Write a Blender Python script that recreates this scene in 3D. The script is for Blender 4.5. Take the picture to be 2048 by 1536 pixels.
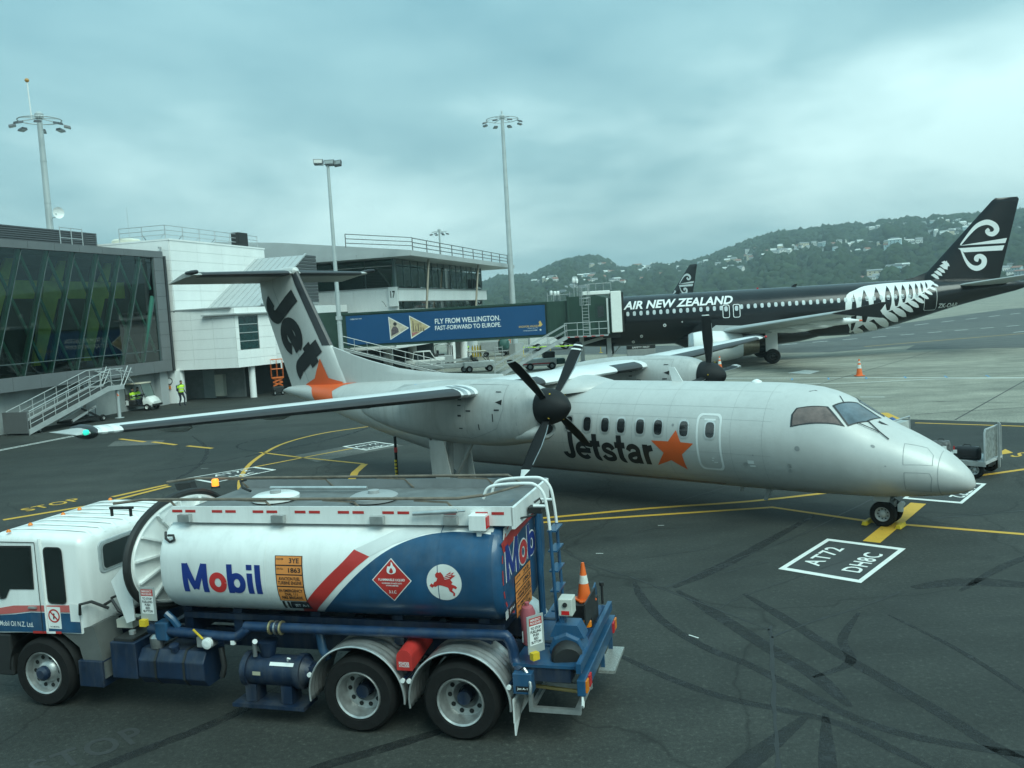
import bpy, bmesh, math, random
import numpy as np
from mathutils import Vector, Matrix
R = math.radians
random.seed(7)
for o in list(bpy.data.objects):
    bpy.data.objects.remove(o)
SC = bpy.context.scene
COL = SC.collection
# ---------------------------------------------------------------- camera
CAM_H, PITCH, ROLL = 5.365, 4.794, 3.292
cd = bpy.data.cameras.new('camera')
cam = bpy.data.objects.new('camera', cd)
COL.objects.link(cam)
cd.sensor_width = 36.0
cd.lens = 36.0 * 1784.1 / 2048
cd.clip_start = 0.1
cd.clip_end = 12000
fwd = Vector((0, math.cos(R(PITCH)), -math.sin(R(PITCH))))
up0 = Vector((0, math.sin(R(PITCH)), math.cos(R(PITCH))))
rx = Vector((1, 0, 0)) * math.cos(R(ROLL)) - up0 * math.sin(R(ROLL))
ru = up0 * math.cos(R(ROLL)) + Vector((1, 0, 0)) * math.sin(R(ROLL))
M = Matrix.Identity(4)
for i in range(3):
    M[i][0], M[i][1], M[i][2] = rx[i], ru[i], -fwd[i]
M[2][3] = CAM_H
cam.matrix_world = M
SC.camera = cam
# ---------------------------------------------------------------- light
SUN_EL, SUN_AZ = 48, 150          # azimuth clockwise from +Y
sd = bpy.data.lights.new('sun', 'SUN')
sd.energy = 1.5
sd.angle = R(35)
sd.color = (0.80, 1.0, 0.90)
sun = bpy.data.objects.new('sun', sd)
COL.objects.link(sun)
sv = Vector((math.sin(R(SUN_AZ)) * math.cos(R(SUN_EL)), math.cos(R(SUN_AZ)) * math.cos(R(SUN_EL)), math.sin(R(SUN_EL))))
sun.rotation_euler = sv.to_track_quat('Z', 'Y').to_euler()
W = bpy.data.worlds.new('World')
SC.world = W
W.use_nodes = True
nt = W.node_tree
nt.nodes.clear()
def N(t, tree=None, **k):
    n = (tree or nt).nodes.new(t)
    for a, b in k.items():
        setattr(n, a, b)
    return n
def mth(tree, op, a, b=None, c=None, clamp=False):
    n = tree.nodes.new('ShaderNodeMath')
    n.operation = op
    n.use_clamp = clamp
    for i, q in enumerate((a, b, c)):
        if q is None:
            continue
        if isinstance(q, (int, float)):
            n.inputs[i].default_value = q
        else:
            tree.links.new(q, n.inputs[i])
    return n.outputs[0]
sky = N('ShaderNodeTexSky', sky_type='NISHITA')
sky.sun_disc = False
sky.sun_elevation = R(SUN_EL)
sky.sun_rotation = R(SUN_AZ)
sky.air_density = 1.5
sky.dust_density = 3.0
tc = N('ShaderNodeTexCoord')
sep = N('ShaderNodeSeparateXYZ')
nt.links.new(tc.outputs['Generated'], sep.inputs[0])
# the cloud deck is a flat layer overhead: perspective direction divided by height
zc = mth(nt, 'ADD', mth(nt, 'MAXIMUM', sep.outputs[2], 0.0), 0.16)
cx = mth(nt, 'DIVIDE', sep.outputs[0], zc)
cy = mth(nt, 'DIVIDE', sep.outputs[1], zc)
cmb = N('ShaderNodeCombineXYZ')
nt.links.new(cx, cmb.inputs[0])
nt.links.new(cy, cmb.inputs[1])
cmb.inputs[2].default_value = 3.7
n1 = N('ShaderNodeTexNoise')
n1.inputs['Scale'].default_value = 0.36
n1.inputs['Detail'].default_value = 5
n1.inputs['Roughness'].default_value = 0.5
n1.inputs['Distortion'].default_value = 0.3
nt.links.new(cmb.outputs[0], n1.inputs['Vector'])
n2 = N('ShaderNodeTexNoise')
n2.inputs['Scale'].default_value = 2.2
n2.inputs['Detail'].default_value = 9
n2.inputs['Roughness'].default_value = 0.6
nt.links.new(cmb.outputs[0], n2.inputs['Vector'])
nn = mth(nt, 'ADD', mth(nt, 'MULTIPLY', n1.outputs[0], 0.90), mth(nt, 'MULTIPLY', n2.outputs[0], 0.10))
cr = N('ShaderNodeValToRGB')
cr.color_ramp.elements[0].position = 0.35
cr.color_ramp.elements[0].color = (0.098, 0.215, 0.255, 1)
cr.color_ramp.elements[1].position = 0.625
cr.color_ramp.elements[1].color = (0.42, 0.60, 0.60, 1)
e = cr.color_ramp.elements.new(0.48)
e.color = (0.182, 0.325, 0.352, 1)
nt.links.new(nn, cr.inputs[0])
# overcast dome: brighter towards the zenith
zen = mth(nt, 'ADD', mth(nt, 'MULTIPLY', mth(nt, 'MAXIMUM', sep.outputs[2], 0.0), 1.25), 0.86)
mx = N('ShaderNodeMix', data_type='RGBA', blend_type='MULTIPLY')
mx.inputs[0].default_value = 1
nt.links.new(cr.outputs[0], mx.inputs[6])
nt.links.new(zen, mx.inputs[7])
bg1 = N('ShaderNodeBackground')
nt.links.new(mx.outputs[2], bg1.inputs[0])
bg1.inputs[1].default_value = 1.06
bg2 = N('ShaderNodeBackground')
nt.links.new(sky.outputs[0], bg2.inputs[0])
bg2.inputs[1].default_value = 0.05
ms = N('ShaderNodeMixShader')
ms.inputs[0].default_value = 0.08
nt.links.new(bg1.outputs[0], ms.inputs[1])
nt.links.new(bg2.outputs[0], ms.inputs[2])
wo = N('ShaderNodeOutputWorld')
nt.links.new(ms.outputs[0], wo.inputs[0])
SC.view_settings.view_transform = 'Standard'
SC.view_settings.look = 'None'
SC.view_settings.gamma = 1
SC.view_settings.exposure = 0.88
SC.render.engine = 'CYCLES'
SC.cycles.max_bounces = 8
SC.cycles.transparent_max_bounces = 16
SC.cycles.volume_bounces = 0
SC.cycles.caustics_reflective = False
SC.cycles.caustics_refractive = False
SC.cycles.use_denoising = True

# ---------------------------------------------------------------- materials
MATS = {}
def mat(name, col, rough=0.55, metal=0.0, var=0.10, scale=3.0, bump=0.0, bscale=40.0, spec=0.5, coat=0.0, streak=0.0, emit=None, estr=0.0, alpha=None, grime=0.0):
    if name in MATS:
        return MATS[name]
    m = bpy.data.materials.new(name)
    m.use_nodes = True
    t = m.node_tree
    b = t.nodes['Principled BSDF']
    b.inputs['Roughness'].default_value = rough
    b.inputs['Metallic'].default_value = metal
    b.inputs['Specular IOR Level'].default_value = spec
    b.inputs['Coat Weight'].default_value = coat
    b.inputs['Coat Roughness'].default_value = 0.08
    tcn = t.nodes.new('ShaderNodeTexCoord')
    nz = t.nodes.new('ShaderNodeTexNoise')
    nz.inputs['Scale'].default_value = scale
    nz.inputs['Detail'].default_value = 6
    nz.inputs['Roughness'].default_value = 0.65
    if streak:
        mp = t.nodes.new('ShaderNodeMapping')
        mp.inputs['Scale'].default_value = (1, 1, 1 - streak)
        t.links.new(tcn.outputs['Object'], mp.inputs[0])
        t.links.new(mp.outputs[0], nz.inputs['Vector'])
    else:
        t.links.new(tcn.outputs['Object'], nz.inputs['Vector'])
    rp = t.nodes.new('ShaderNodeValToRGB')
    rp.color_ramp.elements[0].position = 0.30
    rp.color_ramp.elements[1].position = 0.70
    c = [min(max(v, 0), 1) for v in col[:3]]
    rp.color_ramp.elements[0].color = [v * (1 - var) for v in c] + [1]
    rp.color_ramp.elements[1].color = [min(1, v * (1 + var * 0.6)) for v in c] + [1]
    t.links.new(nz.outputs[0], rp.inputs[0])
    if grime:
        gm_ = t.nodes.new('ShaderNodeMapping')
        gm_.inputs['Scale'].default_value = (5, 5, 0.7)
        t.links.new(tcn.outputs['Object'], gm_.inputs[0])
        g1 = t.nodes.new('ShaderNodeTexNoise')
        g1.inputs['Scale'].default_value = 1.0
        g1.inputs['Detail'].default_value = 8
        g1.inputs['Roughness'].default_value = 0.7
        t.links.new(gm_.outputs[0], g1.inputs['Vector'])
        g2 = t.nodes.new('ShaderNodeTexNoise')
        g2.inputs['Scale'].default_value = 0.9
        t.links.new(tcn.outputs['Object'], g2.inputs['Vector'])
        ga = mth(t, 'MULTIPLY', mth(t, 'MULTIPLY', mth(t, 'SUBTRACT', g1.outputs[0], 0.46, clamp=True), 5.0, clamp=True), mth(t, 'MULTIPLY', g2.outputs[0], grime), clamp=True)
        gx = t.nodes.new('ShaderNodeMix')
        gx.data_type = 'RGBA'
        gx.inputs[7].default_value = (0.13, 0.12, 0.10, 1)
        t.links.new(ga, gx.inputs[0])
        t.links.new(rp.outputs[0], gx.inputs[6])
        t.links.new(gx.outputs[2], b.inputs['Base Color'])
    else:
        t.links.new(rp.outputs[0], b.inputs['Base Color'])
    ra = mth(t, 'MULTIPLY_ADD', nz.outputs[0], 0.24, max(rough - 0.12, 0.02), clamp=True)
    t.links.new(ra, b.inputs['Roughness'])
    if bump:
        nb = t.nodes.new('ShaderNodeTexNoise')
        nb.inputs['Scale'].default_value = bscale
        nb.inputs['Detail'].default_value = 4
        t.links.new(tcn.outputs['Object'], nb.inputs['Vector'])
        bp = t.nodes.new('ShaderNodeBump')
        bp.inputs['Strength'].default_value = bump
        bp.inputs['Distance'].default_value = 0.02
        t.links.new(nb.outputs[0], bp.inputs['Height'])
        t.links.new(bp.outputs[0], b.inputs['Normal'])
    if emit:
        b.inputs['Emission Color'].default_value = (*emit, 1)
        b.inputs['Emission Strength'].default_value = estr
    MATS[name] = m
    return m
def glass(name, tint, rough=0.02, dark=0.0):
    """thin pane: tinted see-through sheet with a sky reflection"""
    if name in MATS:
        return MATS[name]
    m = bpy.data.materials.new(name)
    m.use_nodes = True
    t = m.node_tree
    t.nodes.clear()
    out = t.nodes.new('ShaderNodeOutputMaterial')
    tr = t.nodes.new('ShaderNodeBsdfTransparent')
    tr.inputs[0].default_value = (*tint, 1)
    gl = t.nodes.new('ShaderNodeBsdfGlossy')
    gl.inputs['Roughness'].default_value = rough
    gl.inputs[0].default_value = (0.9, 0.95, 0.93, 1)
    fr = t.nodes.new('ShaderNodeFresnel')
    fr.inputs[0].default_value = 1.52
    nz = t.nodes.new('ShaderNodeTexNoise')
    nz.inputs['Scale'].default_value = 0.8
    tcn = t.nodes.new('ShaderNodeTexCoord')
    t.links.new(tcn.outputs['Object'], nz.inputs['Vector'])
    bp = t.nodes.new('ShaderNodeBump')
    bp.inputs['Strength'].default_value = 0.03
    t.links.new(nz.outputs[0], bp.inputs['Height'])
    t.links.new(bp.outputs[0], gl.inputs['Normal'])
    fa = mth(t, 'MULTIPLY', fr.outputs[0], 1.6, clamp=True)
    mxs = t.nodes.new('ShaderNodeMixShader')
    t.links.new(fa, mxs.inputs[0])
    t.links.new(tr.outputs[0], mxs.inputs[1])
    t.links.new(gl.outputs[0], mxs.inputs[2])
    t.links.new(mxs.outputs[0], out.inputs[0])
    MATS[name] = m
    return m

# ---------------------------------------------------------------- mesh helpers
def V(*a):
    return Vector(a)
class MB:
    def __init__(s):
        s.v, s.f = [], []
    def add(s, vs, fs):
        o = len(s.v)
        s.v += [tuple(p) for p in vs]
        s.f += [tuple(i + o for i in f) for f in fs]
        return s
    def box(s, x0, x1, y0, y1, z0, z1):
        return s.add([(x0, y0, z0), (x1, y0, z0), (x1, y1, z0), (x0, y1, z0), (x0, y0, z1), (x1, y0, z1), (x1, y1, z1), (x0, y1, z1)],
                     [(0, 3, 2, 1), (4, 5, 6, 7), (0, 1, 5, 4), (1, 2, 6, 5), (2, 3, 7, 6), (3, 0, 4, 7)])
    def cbox(s, x0, x1, y0, y1, z0, z1, c=0.02):
        """box with chamfered upright and top edges"""
        def ring(z, i):
            a, b, d, e = x0 + i, x1 - i, y0 + i, y1 - i
            return [(a + c, d, z), (b - c, d, z), (b, d + c, z), (b, e - c, z), (b - c, e, z), (a + c, e, z), (a, e - c, z), (a, d + c, z)]
        return s.loft([ring(z0, c * .7), ring(z0 + c, 0), ring(z1 - c, 0), ring(z1, c * .7)])
    def quad(s, a, b, c, d):
        return s.add([a, b, c, d], [(0, 1, 2, 3)])
    def beam(s, p, q, w, h=None, up=(0, 0, 1)):
        p, q, up = Vector(p), Vector(q), Vector(up)
        h = h or w
        d = (q - p).normalized()
        a = d.cross(up)
        if a.length < 1e-4:
            a = d.cross(Vector((1, 0, 0)))
        a.normalize()
        b = a.cross(d)
        a, b = a * w / 2, b * h / 2
        vs = [p - a - b, p + a - b, p + a + b, p - a + b, q - a - b, q + a - b, q + a + b, q - a + b]
        return s.add(vs, [(3, 2, 1, 0), (4, 5, 6, 7), (0, 1, 5, 4), (1, 2, 6, 5), (2, 3, 7, 6), (3, 0, 4, 7)])
    def tube(s, pts, r, n=8, closed=False):
        pts = [Vector(p) for p in pts]
        m = len(pts)
        rs = r if isinstance(r, (list, tuple)) else [r] * m
        rings = []
        prev = None
        for i, p in enumerate(pts):
            if closed:
                d = pts[(i + 1) % m] - pts[i - 1]
            else:
                d = pts[min(i + 1, m - 1)] - pts[max(i - 1, 0)]
            d.normalize()
            if prev is None:
                a = d.cross(Vector((0, 0, 1)))
                if a.length < 1e-3:
                    a = d.cross(Vector((1, 0, 0)))
            else:
                a = prev - d * prev.dot(d)
            a.normalize()
            prev = a
            b = d.cross(a)
            rings.append([p + (a * math.cos(2 * math.pi * k / n) + b * math.sin(2 * math.pi * k / n)) * rs[i] for k in range(n)])
        if closed:
            rings.append(rings[0])
        return s.loft(rings, cap=not closed)
    def loft(s, rings, cap=True, closed=True):
        n = len(rings[0])
        o = len(s.v)
        for r_ in rings:
            s.v += [tuple(p) for p in r_]
        for i in range(len(rings) - 1):
            for k in range(n if closed else n - 1):
                k2 = (k + 1) % n
                s.f.append((o + i * n + k, o + i * n + k2, o + (i + 1) * n + k2, o + (i + 1) * n + k))
        if cap:
            s.f.append(tuple(o + k for k in reversed(range(n))))
            s.f.append(tuple(o + (len(rings) - 1) * n + k for k in range(n)))
        return s
    def lathe(s, prof, c, ax, n=24, cap=False):
        """prof: (radius, distance along axis)"""
        c, ax = Vector(c), Vector(ax).normalized()
        a = ax.cross(Vector((0, 0, 1)))
        if a.length < 1e-3:
            a = ax.cross(Vector((1, 0, 0)))
        a.normalize()
        b = ax.cross(a)
        rings = [[c + ax * h + (a * math.cos(2 * math.pi * k / n) + b * math.sin(2 * math.pi * k / n)) * r_ for k in range(n)] for r_, h in prof]
        return s.loft(rings, cap=cap)
    def cyl(s, p, q, r, n=12, r2=None):
        p, q = Vector(p), Vector(q)
        L = (q - p).length
        return s.lathe([(r, 0), (r if r2 is None else r2, L)], p, q - p, n, cap=True)
    def prism(s, poly, o, u, v, d):
        """flat outline in the plane o + a*u + b*v, pushed out by vector d"""
        o, u, v, d = Vector(o), Vector(u), Vector(v), Vector(d)
        lo = [o + u * a + v * b for a, b in poly]
        hi = [p + d for p in lo]
        n = len(poly)
        k = len(s.v)
        s.v += [tuple(p) for p in lo + hi]
        s.f.append(tuple(k + i for i in reversed(range(n))))
        s.f.append(tuple(k + n + i for i in range(n)))
        for i in range(n):
            j = (i + 1) % n
            s.f.append((k + i, k + j, k + n + j, k + n + i))
        return s
    def build(s, name, m, parent=None, smooth=False, bevel=0.0, fix=True):
        me = bpy.data.meshes.new(name)
        me.from_pydata(s.v, [], s.f)
        if fix:
            bm = bmesh.new()
            bm.from_mesh(me)
            bmesh.ops.recalc_face_normals(bm, faces=bm.faces)
            bm.to_mesh(me)
            bm.free()
        return link(name, me, m, parent, smooth, bevel)
def link(name, me, m, parent=None, smooth=False, bevel=0.0):
    if m is not None and not me.materials:
        me.materials.append(m)
    o = bpy.data.objects.new(name, me)
    COL.objects.link(o)
    if parent is not None:
        o.parent = parent
    if smooth:
        me.polygons.foreach_set('use_smooth', [True] * len(me.polygons))
        try:
            me.set_sharp_from_angle(angle=R(38))
        except Exception:
            pass
    if bevel:
        b = o.modifiers.new('bevel', 'BEVEL')
        b.width = bevel
        b.segments = 2
        b.limit_method = 'ANGLE'
    return o
def tag(o, label=None, cat=None, group=None, kind=None):
    if label:
        o['label'] = label
    if cat:
        o['category'] = cat
    if group:
        o['group'] = group
    if kind:
        o['kind'] = kind
    return o
def thing(name, label, cat, loc=(0, 0, 0), rz=0.0, group=None):
    o = bpy.data.objects.new(name, None)
    COL.objects.link(o)
    o.empty_display_size = 0.3
    o.location = loc
    o.rotation_euler = (0, 0, rz)
    return tag(o, label, cat, group)
def copy_tree(o, parent=None):
    c = o.copy()
    COL.objects.link(c)
    c.parent = parent
    for ch in list(o.children):
        copy_tree(ch, c)
    return c

# ---------------------------------------------------------------- flat print: outlines and lettering as thin sheets
def text2d(txt, size=1.0, bold=0.0, shear=0.0, space=1.0, align='CENTER', lead=1.0):
    c = bpy.data.curves.new('txt', 'FONT')
    c.body = txt
    c.size = size
    c.offset = bold
    c.shear = shear
    c.space_character = space
    c.space_line = lead
    c.align_x = align
    c.align_y = 'CENTER'
    c.resolution_u = 3
    o = bpy.data.objects.new('txt', c)
    me = bpy.data.meshes.new_from_object(o)
    vs = [(v.co.x, v.co.y) for v in me.vertices]
    fs = [tuple(p.vertices) for p in me.polygons]
    bpy.data.objects.remove(o)
    bpy.data.meshes.remove(me)
    bpy.data.curves.remove(c)
    return vs, fs
def fit(vf, w=None, h=None, cx=0.0, cy=0.0):
    vs, fs = vf
    a = np.array(vs)
    lo, hi = a.min(0), a.max(0)
    sz = np.maximum(hi - lo, 1e-6)
    sx = w / sz[0] if w else None
    sy = h / sz[1] if h else None
    sx = sx or sy
    sy = sy or sx
    a = (a - (lo + hi) / 2) * np.array([sx, sy]) + np.array([cx, cy])
    return [tuple(p) for p in a], fs
def poly2d(*polys):
    vs, fs = [], []
    for p in polys:
        o = len(vs)
        vs += [tuple(q) for q in p]
        fs.append(tuple(range(o, o + len(p))))
    return vs, fs
def stroke2d(pts, w):
    """variable width brush stroke along a polyline"""
    n = len(pts)
    ws = w if isinstance(w, (list, tuple)) else [w] * n
    P = [Vector(p) for p in pts]
    vs, fs = [], []
    for i, p in enumerate(P):
        d = (P[min(i + 1, n - 1)] - P[max(i - 1, 0)]).normalized()
        q = Vector((-d.y, d.x)) * ws[i] / 2
        vs += [tuple(p + q), tuple(p - q)]
    for i in range(n - 1):
        fs.append((2 * i, 2 * i + 1, 2 * i + 3, 2 * i + 2))
    return vs, fs
def smooth2d(pts, k=6, closed=False):
    out = []
    n = len(pts)
    P = [Vector(p) for p in pts]
    rng = range(n if closed else n - 1)
    for i in rng:
        p0, p1, p2, p3 = (P[i - 1] if (closed or i > 0) else P[0]), P[i], P[(i + 1) % n], (P[(i + 2) % n] if (closed or i + 2 < n) else P[-1])
        for j in range(k):
            t = j / k
            out.append(tuple(0.5 * ((2 * p1) + (p2 - p0) * t + (2 * p0 - 5 * p1 + 4 * p2 - p3) * t * t + (3 * p1 - p0 - 3 * p2 + p3) * t ** 3)))
    if not closed:
        out.append(tuple(P[-1]))
    return out
def decal(name, vf, fn, m, parent, cut=(0, 0), smooth=True):
    """2-D outline laid on a surface by fn(a, b); cut=(du, dv) slices it so that it follows a curve"""
    me = bpy.data.meshes.new(name)
    vs, fs = vf
    bm = bmesh.new()
    bv = [bm.verts.new((a, b, 0)) for a, b in vs]
    for f in fs:
        try:
            bm.faces.new([bv[i] for i in f])
        except ValueError:
            pass
    big = [f for f in bm.faces if len(f.verts) > 4]
    if big:
        bmesh.ops.triangulate(bm, faces=big)
    a = np.array(vs)
    lo, hi = a.min(0), a.max(0)
    for ax in (0, 1):
        if cut[ax]:
            k = math.floor(lo[ax] / cut[ax]) * cut[ax] + cut[ax]
            while k < hi[ax]:
                co = Vector((k, 0, 0)) if ax == 0 else Vector((0, k, 0))
                no = Vector((1, 0, 0)) if ax == 0 else Vector((0, 1, 0))
                bmesh.ops.bisect_plane(bm, geom=list(bm.verts) + list(bm.edges) + list(bm.faces), plane_co=co, plane_no=no, dist=1e-5)
                k += cut[ax]
    for v in bm.verts:
        v.co = Vector(fn(v.co.x, v.co.y))
    bm.to_mesh(me)
    bm.free()
    return link(name, me, m, parent, smooth)
def flat(o, u, v, off=0.004):
    o, u, v = Vector(o), Vector(u).normalized(), Vector(v).normalized()
    n = u.cross(v).normalized() * off
    return lambda a, b: o + u * a + v * b + n
def star2d(cx, cy, r, rot=0.0, k=0.40):
    return [(cx + (r if i % 2 == 0 else r * k) * math.sin(rot + i * math.pi / 5), cy + (r if i % 2 == 0 else r * k) * math.cos(rot + i * math.pi / 5)) for i in range(10)]
def circ2d(cx, cy, r, n=28):
    return [(cx + r * math.cos(2 * math.pi * i / n), cy + r * math.sin(2 * math.pi * i / n)) for i in range(n)]
def rrect2d(cx, cy, w, h, r, k=4):
    out = []
    for qx, qy, a0 in ((1, 1, 0), (-1, 1, 90), (-1, -1, 180), (1, -1, 270)):
        for i in range(k + 1):
            a = R(a0 + 90 * i / k)
            out.append((cx + qx * (w / 2 - r) + r * math.cos(a), cy + qy * (h / 2 - r) + r * math.sin(a)))
    return out
def ring2d(outer, inner):
    n = len(outer)
    vs = list(outer) + list(inner)
    return vs, [(i, (i + 1) % n, n + (i + 1) % n, n + i) for i in range(n)]
def merge2d(*vfs):
    vs, fs = [], []
    for a, b in vfs:
        o = len(vs)
        vs += a
        fs += [tuple(i + o for i in f) for f in b]
    return vs, fs
def sm3(pts, k=5):
    P = [Vector(p) for p in pts]
    n = len(P)
    out = []
    for i in range(n - 1):
        p0, p1, p2, p3 = P[max(i - 1, 0)], P[i], P[i + 1], P[min(i + 2, n - 1)]
        for j in range(k):
            t = j / k
            out.append(0.5 * ((2 * p1) + (p2 - p0) * t + (2 * p0 - 5 * p1 + 4 * p2 - p3) * t * t + (3 * p1 - p0 - 3 * p2 + p3) * t ** 3))
    return out + [P[-1]]
def move2d(vf, dx=0, dy=0, sx=1, sy=1, rot=0):
    c, s_ = math.cos(rot), math.sin(rot)
    return [((x * sx) * c - (y * sy) * s_ + dx, (x * sx) * s_ + (y * sy) * c + dy) for x, y in vf[0]], vf[1]
# ================================================================ BOLD LOGO LETTERS (brush strokes)
def arc(cx, cy, rx, ry, a0, a1, n=14):
    return [(cx + rx * math.cos(R(a0 + (a1 - a0) * i / n)), cy + ry * math.sin(R(a0 + (a1 - a0) * i / n))) for i in range(n + 1)]
GL = {
    'J': (0.56, [[(.40, 1.0), (.40, .30)] + arc(.24, .28, .16, .18, 0, -178)]),
    'e': (0.66, [arc(.32, .35, .235, .255, 8, 318, 22), [(.12, .36), (.62, .36)]]),
    't': (0.42, [[(.19, .95), (.19, .22)] + arc(.29, .20, .10, .11, 180, 290, 8), [(.0, .63), (.40, .63)]]),
    's': (0.58, [smooth2d([(.50, .47), (.42, .58), (.28, .615), (.14, .55), (.15, .43), (.30, .36), (.45, .29), (.46, .15), (.31, .09), (.15, .11), (.06, .23)], 4)]),
    'a': (0.64, [smooth2d([(.09, .47), (.17, .59), (.32, .62), (.46, .54), (.47, .38), (.47, .0)], 4), smooth2d([(.47, .37), (.28, .35), (.12, .27), (.13, .13), (.25, .08), (.40, .12), (.47, .24)], 4)]),
    'r': (0.43, [[(.13, 0), (.13, .71)], smooth2d([(.13, .42), (.21, .56), (.40, .61)], 4)]),
    'M': (1.02, [[(.13, 0), (.13, 1)], [(.87, 0), (.87, 1)], [(.15, .98), (.5, .12)], [(.85, .98), (.5, .12)]]),
    'o': (0.68, [arc(.33, .36, .225, .255, 0, 360, 26)]),
    'b': (0.70, [[(.11, 0), (.11, 1)], arc(.36, .36, .215, .255, -180, 180, 26)]),
    'i': (0.30, [[(.14, 0), (.14, .71)], [(.14, .82), (.14, 1.0)]]),
    'l': (0.30, [[(.14, 0), (.14, 1)]]),
}
def logo(txt, w, h, sw=0.2, cx=0.0, cy=0.0):
    """list of (letter, outline) in a box w x h centred on cx, cy"""
    x = 0.0
    tot = sum(GL[c][0] for c in txt) - 0.06
    out = []
    for li, c in enumerate(txt):
        adv, strokes = GL[c]
        for s in strokes:
            vs, fs = stroke2d(s, sw if c not in 'sea' else sw * .86)
            out.append((c + str(li), ([((x + a) / tot * w - w / 2 + cx, b * h - h / 2 + cy) for a, b in vs], fs)))
        x += adv
    return out
def letters(name, lg, fn, pick, parent, cut=(0, 0), base=.004, step=.0007):
    for key in sorted({c for c, _ in lg}, key=lambda q: int(q[1:])):
        decal_stack(name, [v for c, v in lg if c == key], fn, pick(key[0]), parent, cut, base, step)
def decal_stack(name, vfs, fn, m, parent, cut=(0, 0), base=.004, step=.0007):
    """several outlines in one print, each a hair above the last; fn(a, b, off)"""
    bmA = bmesh.new()
    for i, vf in enumerate(vfs):
        o = decal('tmp', vf, (lambda a, b, i=i: fn(a, b, base + step * i)), None, None, cut)
        bmA.from_mesh(o.data)
        me_ = o.data
        bpy.data.objects.remove(o)
        bpy.data.meshes.remove(me_)
    me = bpy.data.meshes.new(name)
    bmA.to_mesh(me)
    bmA.free()
    return link(name, me, m, parent)

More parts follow.
